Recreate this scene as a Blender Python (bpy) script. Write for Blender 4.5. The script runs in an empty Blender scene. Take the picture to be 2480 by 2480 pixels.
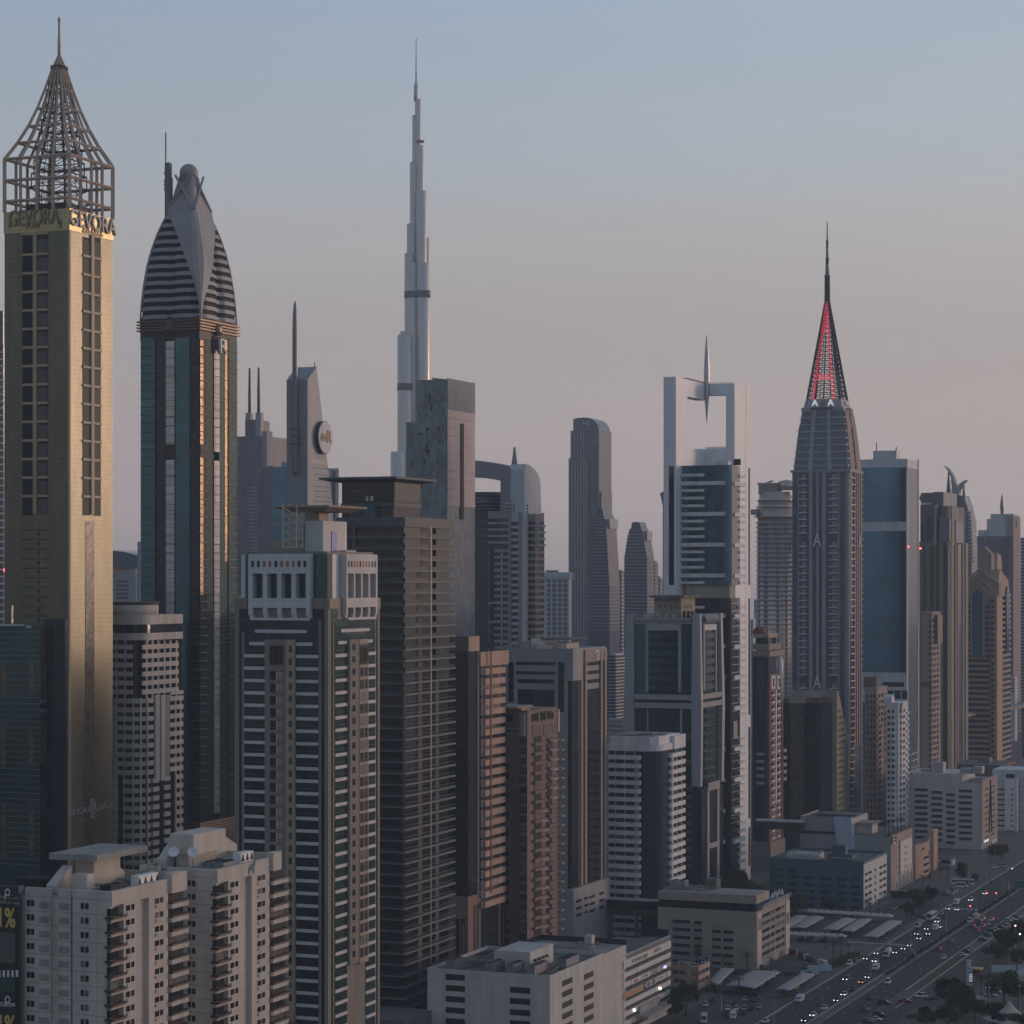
SKYSTOPS = [(0.0,(.28,.26,.275)),(0.033,(.44,.385,.385)),(0.08,(.58,.50,.49)),(0.165,(.555,.49,.47)),(0.26,(.485,.475,.485)),(0.308,(.42,.475,.54)),(0.408,(.335,.435,.56)),(0.62,(.22,.32,.45)),(1.0,(.12,.19,.30))]
SKYK = 1.0
SUNK = 2.0
HAZE, HAZECOL, HAZEG = 0.000115, (.74,.84,1.0), 0.0
import bpy, bmesh, math, random
from mathutils import Vector, Matrix
random.seed(11)
sc = bpy.context.scene
COL = sc.collection
F = 5900.0; CX = 1240.0; HV = 1400.0; H = 154.0     # focal length, optical axis and horizon of the photograph, eye height
ANG = math.atan2(2360.0, F)                         # heading of the avenue
CA, SA = math.cos(ANG), math.sin(ANG)
R = math.radians

# ------------------------------------------------------------------ camera
cam = bpy.data.cameras.new('camera'); camo = bpy.data.objects.new('camera', cam); COL.objects.link(camo)
camo.location = (0, 0, H); camo.rotation_euler = (R(90), 0, 0)
cam.sensor_width = 36.0; cam.lens = 36.0*F/2480.0; cam.shift_y = (HV-1240.0)/2480.0
cam.clip_start = 1.0; cam.clip_end = 60000.0
sc.camera = camo
sc.view_settings.view_transform = 'Standard'; sc.view_settings.look = 'None'
sc.view_settings.gamma = 1.0; sc.view_settings.exposure = 0.0
sc.cycles.use_denoising = True
sc.cycles.max_bounces = 6; sc.cycles.diffuse_bounces = 2; sc.cycles.glossy_bounces = 3
sc.cycles.transparent_max_bounces = 6; sc.cycles.volume_bounces = 0
sc.cycles.caustics_reflective = False; sc.cycles.caustics_refractive = False
sc.cycles.sample_clamp_indirect = 4.0

# ------------------------------------------------------------------ sky and sun
SUN_EL, SUN_AZ = R(3.0), R(62.0)                    # azimuth clockwise from the view axis
wd = bpy.data.worlds.new('World'); sc.world = wd; wd.use_nodes = True
nt = wd.node_tree; nt.nodes.clear()
def N(tree, typ, **kw):
    n = tree.nodes.new(typ)
    for k, v in kw.items():
        if k.startswith('_'): n.inputs[int(k[1:])].default_value = v
        else: setattr(n, k, v)
    return n
def ramp(tree, stops, interp='LINEAR'):
    r = tree.nodes.new('ShaderNodeValToRGB'); e = r.color_ramp.elements; r.color_ramp.interpolation = interp
    while len(e) < len(stops): e.new(0.5)
    for el, (p, c) in zip(e, stops): el.position = p; el.color = (c[0], c[1], c[2], 1)
    return r
out = N(nt, 'ShaderNodeOutputWorld'); bg1 = N(nt, 'ShaderNodeBackground'); bg2 = N(nt, 'ShaderNodeBackground')
add = N(nt, 'ShaderNodeAddShader')
sky = N(nt, 'ShaderNodeTexSky'); sky.sky_type = 'NISHITA'; sky.sun_disc = False
sky.sun_elevation = SUN_EL; sky.sun_rotation = SUN_AZ; sky.altitude = 0; sky.dust_density = 4.0; sky.air_density = 1.2
bg1.inputs[1].default_value = 0.05
tc = N(nt, 'ShaderNodeTexCoord'); sp = N(nt, 'ShaderNodeSeparateXYZ')
nt.links.new(tc.outputs['Generated'], sp.inputs[0])
rz = ramp(nt, SKYSTOPS)
mp = N(nt, 'ShaderNodeMapRange'); mp.inputs[1].default_value = -0.02; mp.inputs[2].default_value = 0.58
nt.links.new(sp.outputs[2], mp.inputs[0]); nt.links.new(mp.outputs[0], rz.inputs[0])
# the afterglow round the sun: warm, hugging the horizon, strongest at the sun's azimuth
dotn = N(nt, 'ShaderNodeVectorMath', operation='DOT_PRODUCT')
dotn.inputs[1].default_value = (math.sin(SUN_AZ)*math.cos(SUN_EL), math.cos(SUN_AZ)*math.cos(SUN_EL), math.sin(SUN_EL))
nt.links.new(tc.outputs['Generated'], dotn.inputs[0])
gl = ramp(nt, [(0.0, (0,0,0)), (0.55, (.012,.008,.006)), (0.80, (.04,.025,.016)), (0.93, (.14,.08,.048)), (0.985, (.55,.31,.16)), (1.0, (1.3,.70,.32))])
mg = N(nt, 'ShaderNodeMapRange'); mg.inputs[1].default_value = -0.2; mg.inputs[2].default_value = 1.0
nt.links.new(dotn.outputs['Value'], mg.inputs[0]); nt.links.new(mg.outputs[0], gl.inputs[0])
# the sky is darker and bluer away from the sunset
azm = N(nt, 'ShaderNodeMapRange'); azm.inputs[1].default_value = -0.95; azm.inputs[2].default_value = 0.9
nt.links.new(dotn.outputs['Value'], azm.inputs[0])
az = ramp(nt, [(0.0, (.66,.69,.72)), (.66, (.97,.97,.985)), (1.0, (1.22,1.19,1.15))]); nt.links.new(azm.outputs[0], az.inputs[0])
wn = N(nt, 'ShaderNodeTexNoise'); wn.inputs['Scale'].default_value = 1.0; wn.inputs['Detail'].default_value = 3
wm = N(nt, 'ShaderNodeMapping'); wm.inputs['Scale'].default_value = (3, 3, 22); nt.links.new(tc.outputs['Generated'], wm.inputs[0]); nt.links.new(wm.outputs[0], wn.inputs['Vector'])
wr = N(nt, 'ShaderNodeMapRange'); wr.inputs[3].default_value = .94; wr.inputs[4].default_value = 1.06; nt.links.new(wn.outputs[0], wr.inputs[0])
wx = N(nt, 'ShaderNodeMixRGB', blend_type='MULTIPLY'); wx.inputs[0].default_value = 1.0; nt.links.new(az.outputs[0], wx.inputs[1]); nt.links.new(wr.outputs[0], wx.inputs[2])
mulc = N(nt, 'ShaderNodeMixRGB', blend_type='MULTIPLY'); mulc.inputs[0].default_value = 1.0
nt.links.new(rz.outputs[0], mulc.inputs[1]); nt.links.new(wx.outputs[0], mulc.inputs[2])
addc = N(nt, 'ShaderNodeMixRGB', blend_type='ADD'); addc.inputs[0].default_value = 1.0
nt.links.new(mulc.outputs[0], addc.inputs[1]); nt.links.new(gl.outputs[0], addc.inputs[2])
nt.links.new(sky.outputs[0], bg1.inputs[0]); nt.links.new(addc.outputs[0], bg2.inputs[0])
bg2.inputs[1].default_value = SKYK
nt.links.new(bg1.outputs[0], add.inputs[0]); nt.links.new(bg2.outputs[0], add.inputs[1]); nt.links.new(add.outputs[0], out.inputs[0])
sun = bpy.data.lights.new('sun', 'SUN'); sun.energy = SUNK; sun.angle = R(14.0); sun.color = (1.0, .69, .52)
suno = bpy.data.objects.new('sun', sun); COL.objects.link(suno)
suno.rotation_euler = Vector((-math.sin(SUN_AZ)*math.cos(SUN_EL), -math.cos(SUN_AZ)*math.cos(SUN_EL), -math.sin(SUN_EL))).to_track_quat('-Z', 'Y').to_euler()

# ------------------------------------------------------------------ materials
MAT = {}
def _mat(name):
    m = bpy.data.materials.new(name); m.use_nodes = True; t = m.node_tree
    b = t.nodes['Principled BSDF']; MAT[name] = m
    return m, t, b
def _wall_uv(t):
    g = N(t, 'ShaderNodeNewGeometry'); v = N(t, 'ShaderNodeVectorRotate', rotation_type='Z_AXIS')
    v.inputs['Angle'].default_value = ANG
    t.links.new(g.outputs['Position'], v.inputs['Vector'])
    s = N(t, 'ShaderNodeSeparateXYZ'); t.links.new(v.outputs[0], s.inputs[0])
    a = N(t, 'ShaderNodeMath', operation='ADD'); t.links.new(s.outputs[0], a.inputs[0]); t.links.new(s.outputs[1], a.inputs[1])
    c = N(t, 'ShaderNodeCombineXYZ'); t.links.new(a.outputs[0], c.inputs[0]); t.links.new(s.outputs[2], c.inputs[1])
    return v, c
def sh(c, k): return tuple(min(1.0, x*k) for x in c[:3])
def panel(name, col, joint=None, jk=.62, var=.05, rough=.75, dirt=.22, mort=.05, spec=.3, metal=0.0):
    """painted / stone / metal cladding: panel joints and rain streaks belong to the surface"""
    m, t, b = _mat(name); v, uv = _wall_uv(t)
    if joint:
        br = N(t, 'ShaderNodeTexBrick', offset=0.0, squash=1.0)
        br.inputs['Color1'].default_value = (*sh(col, 1-var), 1); br.inputs['Color2'].default_value = (*sh(col, 1+var), 1)
        br.inputs['Mortar'].default_value = (*sh(col, jk), 1); br.inputs['Scale'].default_value = 1.0
        br.inputs['Mortar Size'].default_value = mort; br.inputs['Brick Width'].default_value = joint[0]; br.inputs['Row Height'].default_value = joint[1]
        t.links.new(uv.outputs[0], br.inputs['Vector']); src = br.outputs[0]
    else:
        rgb = N(t, 'ShaderNodeRGB'); rgb.outputs[0].default_value = (*col, 1); src = rgb.outputs[0]
    mpn = N(t, 'ShaderNodeMapping'); mpn.inputs['Scale'].default_value = (.22, .22, .035); t.links.new(v.outputs[0], mpn.inputs[0])
    no = N(t, 'ShaderNodeTexNoise'); no.inputs['Scale'].default_value = 1.0; no.inputs['Detail'].default_value = 5; no.inputs['Roughness'].default_value = .65
    t.links.new(mpn.outputs[0], no.inputs['Vector'])
    mr = N(t, 'ShaderNodeMapRange'); mr.inputs[1].default_value = .3; mr.inputs[2].default_value = .7; mr.inputs[3].default_value = 1-dirt; mr.inputs[4].default_value = 1.06
    t.links.new(no.outputs[0], mr.inputs[0])
    mx = N(t, 'ShaderNodeMixRGB', blend_type='MULTIPLY'); mx.inputs[0].default_value = 1.0
    t.links.new(src, mx.inputs[1]); t.links.new(mr.outputs[0], mx.inputs[2]); t.links.new(mx.outputs[0], b.inputs['Base Color'])
    b.inputs['Roughness'].default_value = rough; b.inputs['Specular IOR Level'].default_value = spec; b.inputs['Metallic'].default_value = metal
    return m
def glass(name, col, pane=(1.5, 1.75), var=.45, rough=.07, ior=1.75, frame=.35, mort=.035, wob=.02, metal=0.0, fcol=None):
    """coated facade glass: panes differ (blinds, tint), mullions are part of the sheet"""
    m, t, b = _mat(name); v, uv = _wall_uv(t)
    br = N(t, 'ShaderNodeTexBrick', offset=0.0, squash=1.0)
    br.inputs['Color1'].default_value = (*sh(col, 1-var), 1); br.inputs['Color2'].default_value = (*sh(col, 1+var), 1)
    br.inputs['Mortar'].default_value = (*(fcol or sh(col, frame)), 1); br.inputs['Scale'].default_value = 1.0
    br.inputs['Mortar Size'].default_value = mort; br.inputs['Brick Width'].default_value = pane[0]; br.inputs['Row Height'].default_value = pane[1]
    t.links.new(uv.outputs[0], br.inputs['Vector'])
    no = N(t, 'ShaderNodeTexNoise'); no.inputs['Scale'].default_value = .09; no.inputs['Detail'].default_value = 3
    t.links.new(v.outputs[0], no.inputs['Vector'])
    mr = N(t, 'ShaderNodeMapRange'); mr.inputs[1].default_value = .3; mr.inputs[2].default_value = .7; mr.inputs[3].default_value = .82; mr.inputs[4].default_value = 1.2
    t.links.new(no.outputs[0], mr.inputs[0])
    mx = N(t, 'ShaderNodeMixRGB', blend_type='MULTIPLY'); mx.inputs[0].default_value = 1.0
    t.links.new(br.outputs[0], mx.inputs[1]); t.links.new(mr.outputs[0], mx.inputs[2]); t.links.new(mx.outputs[0], b.inputs['Base Color'])
    b.inputs['Roughness'].default_value = rough; b.inputs['IOR'].default_value = ior; b.inputs['Metallic'].default_value = metal
    rr = N(t, 'ShaderNodeMapRange'); rr.inputs[3].default_value = rough; rr.inputs[4].default_value = .6
    t.links.new(br.outputs['Fac'], rr.inputs[0]); t.links.new(rr.outputs[0], b.inputs['Roughness'])
    n2 = N(t, 'ShaderNodeTexNoise'); n2.inputs['Scale'].default_value = .35; n2.inputs['Detail'].default_value = 2
    t.links.new(v.outputs[0], n2.inputs['Vector'])
    bp = N(t, 'ShaderNodeBump'); bp.inputs['Strength'].default_value = 1.0; bp.inputs['Distance'].default_value = wob
    t.links.new(n2.outputs[0], bp.inputs['Height']); t.links.new(bp.outputs[0], b.inputs['Normal'])
    return m
def plain(name, col, rough=.6, metal=0.0, spec=.4, var=.12, scale=.6):
    m, t, b = _mat(name)
    g = N(t, 'ShaderNodeNewGeometry'); no = N(t, 'ShaderNodeTexNoise'); no.inputs['Scale'].default_value = scale; no.inputs['Detail'].default_value = 4
    t.links.new(g.outputs['Position'], no.inputs['Vector'])
    r = ramp(t, [(.3, sh(col, 1-var)), (.7, sh(col, 1+var))]); t.links.new(no.outputs[0], r.inputs[0]); t.links.new(r.outputs[0], b.inputs['Base Color'])
    b.inputs['Roughness'].default_value = rough; b.inputs['Metallic'].default_value = metal; b.inputs['Specular IOR Level'].default_value = spec
    return m
def lamp(name, col, k):
    m, t, b = _mat(name); b.inputs['Base Color'].default_value = (*col, 1)
    b.inputs['Emission Color'].default_value = (*col, 1); b.inputs['Emission Strength'].default_value = k
    return m

# ------------------------------------------------------------------ mesh helpers
_boxes = {}
def box_mesh(sx, sy, sz, mat):
    k = (round(sx, 2), round(sy, 2), round(sz, 2), mat)
    me = _boxes.get(k)
    if me is None:
        x, y, z = max(sx, .01)/2, max(sy, .01)/2, max(sz, .01)/2
        me = bpy.data.meshes.new('box')
        me.from_pydata([(-x,-y,-z),(x,-y,-z),(x,y,-z),(-x,y,-z),(-x,-y,z),(x,-y,z),(x,y,z),(-x,y,z)], [],
                       [(0,3,2,1),(4,5,6,7),(0,1,5,4),(1,2,6,5),(2,3,7,6),(3,0,4,7)])
        me.materials.append(MAT[mat]); _boxes[k] = me
    return me
def link(name, me, parent=None, loc=(0,0,0), rz=0.0):
    o = bpy.data.objects.new(name, me); COL.objects.link(o)
    o.location = loc
    if rz: o.rotation_euler[2] = rz
    if parent is not None: o.parent = parent
    return o
def tag(o, label=None, cat=None, group=None, kind=None):
    if label: o['label'] = label
    if cat: o['category'] = cat
    if group: o['group'] = group
    if kind: o['kind'] = kind
    return o
class MB:
    """collects pieces of ONE part"""
    def __init__(s): s.v = []; s.f = []; s.sm = []
    def add(s, vs, fs, smooth=False):
        n = len(s.v); s.v += [tuple(p) for p in vs]; s.f += [tuple(i+n for i in f) for f in fs]; s.sm += [smooth]*len(fs); return s
    def box(s, x0, x1, y0, y1, z0, z1):
        return s.add([(x0,y0,z0),(x1,y0,z0),(x1,y1,z0),(x0,y1,z0),(x0,y0,z1),(x1,y0,z1),(x1,y1,z1),(x0,y1,z1)],
                     [(0,3,2,1),(4,5,6,7),(0,1,5,4),(1,2,6,5),(2,3,7,6),(3,0,4,7)])
    def loft(s, rings, caps=True, smooth=False):
        n = len(rings[0]); vs = [p for r in rings for p in r]; fs = []
        for k in range(len(rings)-1):
            for i in range(n):
                j = (i+1) % n; fs.append((k*n+i, k*n+j, (k+1)*n+j, (k+1)*n+i))
        s.add(vs, fs, smooth)
        if caps:
            b = len(s.v)-len(vs); s.f.append(tuple(b+i for i in reversed(range(n)))); s.f.append(tuple(b+(len(rings)-1)*n+i for i in range(n))); s.sm += [False, False]
        return s
    def prism(s, poly, z0, z1): return s.loft([[(x,y,z0) for x,y in poly], [(x,y,z1) for x,y in poly]])
    def lathe(s, cx, cy, prof, n=16, a0=0.0, smooth=True):
        return s.loft([[(cx+r*math.cos(a0+2*math.pi*i/n), cy+r*math.sin(a0+2*math.pi*i/n), z) for i in range(n)] for r, z in prof], smooth=smooth)
    def bar(s, p, q, r, n=4, r2=None):
        p, q = Vector(p), Vector(q); d = (q-p).normalized(); u = d.orthogonal().normalized(); w = d.cross(u); r2 = r if r2 is None else r2
        o = math.pi/n
        ring = lambda c, rr: [tuple(c+(u*math.cos(o+2*math.pi*i/n)+w*math.sin(o+2*math.pi*i/n))*rr) for i in range(n)]
        return s.loft([ring(p, r), ring(q, r2)], smooth=n > 6)
    def extr(s, prof, x0, x1):
        """profile in (y,z) pushed along x"""
        n = len(prof); vs = [(x0,y,z) for y,z in prof]+[(x1,y,z) for y,z in prof]
        return s.add(vs, [tuple(range(n)), tuple(reversed(range(n, 2*n)))]+[(i, n+i, n+(i+1)%n, (i+1)%n) for i in range(n)])
    def mesh(s, mat, name='part', fix=True):
        me = bpy.data.meshes.new(name); me.from_pydata(s.v, [], s.f)
        for p, k in zip(me.polygons, s.sm): p.use_smooth = k
        if fix:
            bm = bmesh.new(); bm.from_mesh(me); bmesh.ops.recalc_face_normals(bm, faces=bm.faces); bm.to_mesh(me); bm.free()
        if mat: me.materials.append(MAT[mat])
        return me
    def build(s, name, mat, parent=None, loc=(0,0,0), rz=0.0): return link(name, s.mesh(mat, name), parent, loc, rz)
def text(name, s, size, mat, parent, loc, face='f', depth=.25, bold=0.0, sx=1.0, shear=0.0):
    """raised lettering lying on a front ('f') or street ('r') face"""
    cu = bpy.data.curves.new(name, 'FONT'); cu.body = s; cu.size = size; cu.extrude = depth; cu.align_x = 'CENTER'; cu.align_y = 'CENTER'
    cu.offset = bold; cu.shear = shear; cu.resolution_u = 3; cu.materials.append(MAT[mat])
    tmp = bpy.data.objects.new('tmp', cu); me = bpy.data.meshes.new_from_object(tmp); bpy.data.objects.remove(tmp)
    if not me.materials: me.materials.append(MAT[mat])
    o = link(name, me, parent, loc); o.rotation_euler = (R(90), 0, 0 if face == 'f' else R(90)); o.scale = (sx, 1, 1)
    return o

# ------------------------------------------------------------------ placing
def at(u, v, D): return Vector(((u-CX)/F*D, D, H+(HV-v)/F*D))
def ground(u, v, z=0.0):
    D = (H-z)*F/(v-HV); return Vector(((u-CX)/F*D, D, z))
def ts(t, s, z=0.0): return Vector((t*CA+s*SA, -t*SA+s*CA, z))          # across / along the avenue
def to_ts(p): return (p[0]*CA-p[1]*SA, p[0]*SA+p[1]*CA)

class B:
    """a building: an Empty at the corner nearest the street, x along its front, y along the avenue"""
    def __init__(s, name, label, cat, uc, D, ul, ur, group=None, ang=None):
        a = ANG if ang is None else ang
        s.ca, s.sa = math.cos(a), math.sin(a); s.D = D; s.X = (uc-CX)/F*D
        s.o = bpy.data.objects.new(name, None); COL.objects.link(s.o); s.o.location = (s.X, D, 0); s.o.rotation_euler[2] = -a
        tag(s.o, label, cat, group)
        s.w = -s.x(ul) if ul is not None else 20.0
        s.d = s.y(ur) if ur is not None else 20.0
        s.cap = {}
    def x(s, u, y=0.0):
        k = (u-CX)/F; X = s.X+y*s.sa; Y = s.D+y*s.ca
        return (k*Y-X)/(s.ca+k*s.sa)
    def y(s, u, x=0.0):
        k = (u-CX)/F; X = s.X+x*s.ca; Y = s.D-x*s.sa
        return (k*Y-X)/(s.sa-k*s.ca)
    def z(s, v, x=0.0, y=0.0): return H+(HV-v)*(s.D-x*s.sa+y*s.ca)/F
    def box(s, name, x0, x1, y0, y1, z0, z1, mat, parent=None):
        return link(name, box_mesh(x1-x0, y1-y0, z1-z0, mat), parent or s.o, ((x0+x1)/2, (y0+y1)/2, (z0+z1)/2))
    def rep(s, name, boxes, mat, parent=None):
        """countable repeats: the first hundred are parts, what is left is one stuff part"""
        n = s.cap.get(name, 0); res = []
        if mat in ('window_glass', 'window_warm') and len(boxes) > 8:      # some rooms have their blinds drawn
            rr = random.Random(len(boxes)); pick = [rr.random() for _ in boxes]; room = max(0, 100-n)
            for b, q in list(zip(boxes, pick))[:room]: res.append(s.box(name, *b, mat if q > .22 else ('window_blind' if q > .07 else 'black'), parent))
            boxes_left = boxes[room:]; s.cap[name] = n+min(len(boxes), room)
            if boxes_left:
                m = MB()
                for b in boxes_left: m.box(*b)
                tag(m.build(name, mat, parent or s.o), kind='stuff')
            return res
        for b in boxes[:max(0, 100-n)]: res.append(s.box(name, *b, mat, parent))
        rest = boxes[max(0, 100-n):]; s.cap[name] = n+min(len(boxes), max(0, 100-n))
        if rest:
            m = MB()
            for b in rest: m.box(*b)
            tag(m.build(name, mat, parent or s.o), kind='stuff')
        return res
    def fb(s, u0, u1, z0, z1, out=.3, inn=.3, y=0.0): return (s.x(u0, y), s.x(u1, y), y-out, y+inn, z0, z1)
    def rb(s, u0, u1, z0, z1, out=.3, inn=.3, x=0.0): return (x-inn, x+out, s.y(u0, x), s.y(u1, x), z0, z1)
    def F(s, name, u0, u1, v0, v1, mat, out=.3, inn=.3, y=0.0):      # on the front: top v0, foot v1
        xm = (s.x(u0, y)+s.x(u1, y))/2
        return s.box(name, *s.fb(u0, u1, s.z(v1, xm, y), s.z(v0, xm, y), out, inn, y), mat)
    def Rt(s, name, u0, u1, v0, v1, mat, out=.3, inn=.3, x=0.0):     # on the street side
        ym = (s.y(u0, x)+s.y(u1, x))/2
        return s.box(name, *s.rb(u0, u1, s.z(v1, x, ym), s.z(v0, x, ym), out, inn, x), mat)
    def floors(s, face, name, us, v0, pitch, n, h, mat, out=.3, inn=.3, off=0.0):
        """one element per storey; heights are those at the street corner"""
        L = []
        for i in range(n):
            za, zb = s.z(v0+i*pitch+h), s.z(v0+i*pitch)
            if zb < 1: break
            for (a, b) in us:
                L.append(s.fb(a, b, max(za, .2), zb, out, inn, off) if face == 'f' else s.rb(a, b, max(za, .2), zb, out, inn, off))
        return s.rep(name, L, mat)
    def body(s, v, mat, name='wall', z0=0.0): return s.box(name, -s.w, 0, 0, s.d, z0, s.z(v), mat)
# ------------------------------------------------------------------ palette
panel('gold_tile', (.165,.155,.09), (1.3, 1.7), .5, .10, .30, .3, .09, .5, .35)
panel('gold_plain', (.46,.375,.18), (1.6, 1.7), .7, .06, .3, .2, .07, .6, .4)
panel('gold_trim', (.46,.37,.22), None, rough=.5)
panel('lattice', (.60,.46,.34), None, rough=.6, dirt=.35)
plain('dark_metal', (.05,.05,.055), .45, .5)
plain('grey_metal', (.22,.225,.235), .4, .6)
plain('silver', (.42,.43,.45), .3, .7)
panel('silver_clad', (.72,.67,.62), (2.0, 4.2), .8, .04, .36, .12, .2, .6, .35)
panel('silver_band', (.10,.11,.125), None, rough=.5)
panel('crown_grey', (.36,.35,.355), (1.5, 1.5), .78, .03, .5, .15, .05)
panel('crown_dark', (.022,.024,.032), (1.5, 30), .6, .2, .6, .2, .05, .1)
panel('crown_petal', (.20,.20,.215), (1.8, 1.8), .8, .03, .45, .2, .05)
panel('brown_dark', (.055,.045,.042), None, rough=.5)
plain('bronze', (.16,.11,.07), .4, .5)
panel('white_paint', (.70,.69,.68), (3.0, 3.6), .85, .02, .7, .2, .03)
panel('white_clad', (.80,.82,.84), (1.5, 1.5), .82, .025, .42, .1, .05, .5)
panel('white_slab', (.72,.73,.74), None, rough=.6, dirt=.3)
panel('cream', (.60,.55,.495), (60, 3.2), .6, .02, .8, .3, .09)
panel('cream_plain', (.60,.54,.48), None, rough=.8, dirt=.25)
panel('beige', (.40,.36,.30), (2.4, 3.5), .85, .03, .8, .25, .03)
panel('tan_stone', (.25,.222,.19), (1.2, .9), .8, .05, .75, .2, .03)
panel('tan_light', (.42,.33,.255), (2.0, 1.2), .85, .03, .75, .25, .03)
panel('peach', (.50,.34,.25), (6, 3.5), .9, .02, .75, .25, .03)
panel('pink_stone', (.40,.30,.285), (4, 3.5), .85, .03, .8, .25, .03)
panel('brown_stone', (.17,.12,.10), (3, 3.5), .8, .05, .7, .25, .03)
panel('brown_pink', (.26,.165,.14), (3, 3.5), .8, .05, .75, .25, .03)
panel('red_trim', (.26,.085,.06), None, rough=.7)
panel('grey_stone', (.31,.305,.315), (1.8, 1.8), .8, .03, .65, .2, .03)
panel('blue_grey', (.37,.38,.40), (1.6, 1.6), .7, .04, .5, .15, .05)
panel('grey_band', (.38,.385,.40), None, rough=.65, dirt=.3)
panel('slab_grey', (.115,.132,.136), None, rough=.6, dirt=.3)
panel('concrete', (.34,.325,.30), None, rough=.85, dirt=.35)
panel('concrete_dark', (.16,.155,.15), None, rough=.85, dirt=.35)
panel('office_white', (.56,.545,.515), (5, 3.5), .92, .015, .8, .2, .03)
panel('sand_stone', (.33,.28,.20), (2, 1.6), .82, .04, .75, .25, .03)
panel('olive_stone', (.17,.155,.12), (2, 1.6), .8, .05, .6, .25, .03)
panel('teal_paint', (.055,.13,.175), (4, 3.6), .9, .03, .7, .2, .03)
panel('roof_grey', (.17,.165,.16), None, rough=.95, dirt=.4)
panel('grey_blue_clad', (.58,.595,.61), (1.6, 3.6), .75, .04, .4, .15, .05)
panel('white_band', (.60,.58,.57), (1.2, 3), .9, .03, .6, .2, .03)
glass('glass_dark', (.012,.015,.018), (1.4, 1.75), .6, .08, 1.4)
glass('glass_black', (.007,.011,.014), (1.5, 3.5), .5, .08, 1.45)
glass('glass_teal', (.045,.12,.15), (1.3, 1.7), .2, .07, 1.6, .4, metal=.6)
glass('glass_deep', (.022,.042,.048), (1.3, 1.7), .35, .07, 1.55, .4, metal=.5)
glass('glass_blue', (.06,.155,.23), (1.5, 3.8), .15, .08, 1.55, .75, metal=.6)
glass('glass_navy', (.026,.042,.075), (1.4, 1.75), .3, .08, 1.55, .6, metal=.5)
glass('glass_green', (.030,.078,.072), (1.2, 1.6), .25, .07, 1.55, .5, metal=.5)
glass('glass_sage', (.085,.105,.085), (1.3, 1.7), .12, .12, 1.7, .7)
glass('glass_mirror', (.34,.38,.41), (6, 3.9), .1, .12, 1.9, .1, .12, metal=.5)
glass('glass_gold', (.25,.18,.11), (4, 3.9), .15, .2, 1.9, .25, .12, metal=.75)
glass('glass_grey', (.09,.14,.175), (1.35, 3.6), .3, .10, 1.7, .6, metal=.5)
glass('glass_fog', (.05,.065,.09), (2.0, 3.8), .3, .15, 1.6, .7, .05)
glass('glass_slate', (.085,.105,.135), (1.5, 3.8), .3, .15, 1.6, .6, .05)  # base raised and blued so distance haze sits in the colour
glass('balustrade', (.020,.030,.030), (1.5, 9), .3, .15, 1.5, .6)
glass('window_glass', (.013,.015,.016), (1.1, 2.4), .7, .09, 1.42, 2.2, .03)
glass('window_warm', (.045,.034,.03), (1.0, 2.0), .7, .12, 1.5, 1.8, .04)
glass('glass_bronze', (.10,.075,.035), (1.2, 1.2), .5, .12, 1.7, .5)
plain('black', (.008,.008,.009), .7)
plain('sign_white', (.75,.75,.74), .5)
plain('sign_grey', (.40,.385,.35), .5)
plain('sign_dim', (.26,.215,.12), .4)
plain('sign_red', (.45,.05,.05), .5)
plain('sign_green', (.10,.16,.09), .5)
plain('sign_gold', (.36,.27,.10), .5)
plain('sign_yellow', (.62,.46,.12), .6)
plain('sign_orange', (.55,.24,.08), .6)
plain('sign_blue', (.06,.09,.28), .5)
plain('sign_violet', (.22,.13,.28), .5)
plain('poster_black', (.012,.016,.015), .45)
plain('poster_green', (.01,.07,.05), .5)
plain('poster_grey', (.09,.09,.085), .5)
plain('blue_panel', (.10,.13,.42), .4)
plain('canopy', (.36,.345,.33), .8, var=.05)
plain('tarp', (.45,.41,.37), .8, var=.04)
plain('duct', (.30,.30,.30), .5, .4)
plain('unit_grey', (.20,.20,.21), .6)
plain('shade_window', (.008,.009,.010), .4, 0, .10, .3, .2)
plain('orange_wall', (.36,.13,.06), .7)
plain('mural_teal', (.03,.16,.18), .7)
plain('road_sign', (.01,.16,.12), .4)
plain('hoarding', (.42,.50,.56), .6)
plain('bark', (.055,.043,.032), .9)
plain('palm_bark', (.085,.068,.05), .9)
lamp('lamp_white', (1.0,.93,.82), 4.0)
lamp('lamp_head', (1.0,.95,.88), 4.0)
lamp('lamp_tail', (1.0,.05,.035), 3.0)
lamp('lamp_amber', (1.0,.42,.08), 4.0)
lamp('lamp_red', (1.0,.07,.07), 9.0)
lamp('led_red', (1.0,.07,.12), .55)
lamp('lit_letter', (.9,.97,1.0), .5)
glass('window_blind', (.12,.115,.105), (1.1, 2.4), .4, .25, 1.5, .4, .03)
glass('glass_moss', (.032,.042,.040), (1.2, 3.5), .35, .12, 1.5, .5)
panel('sky_reflection_panel', (.50,.60,.70), (1.5, 1.5), .8, .04, .4, .12, .05)  # matte blue painting the sky's reflection in the sloping glass
panel('warm_metal', (.66,.52,.42), (2, 3.5), .9, .03, .33, .15, .03, .5, .6)
panel('mauve_sunlit', (.46,.37,.37), (1.4, 3.6), .85, .04, .4, .15, .03)  # mauve carries the warm side light in its colour
lamp('lit_violet', (.6,.45,1.0), 1.5)
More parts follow.
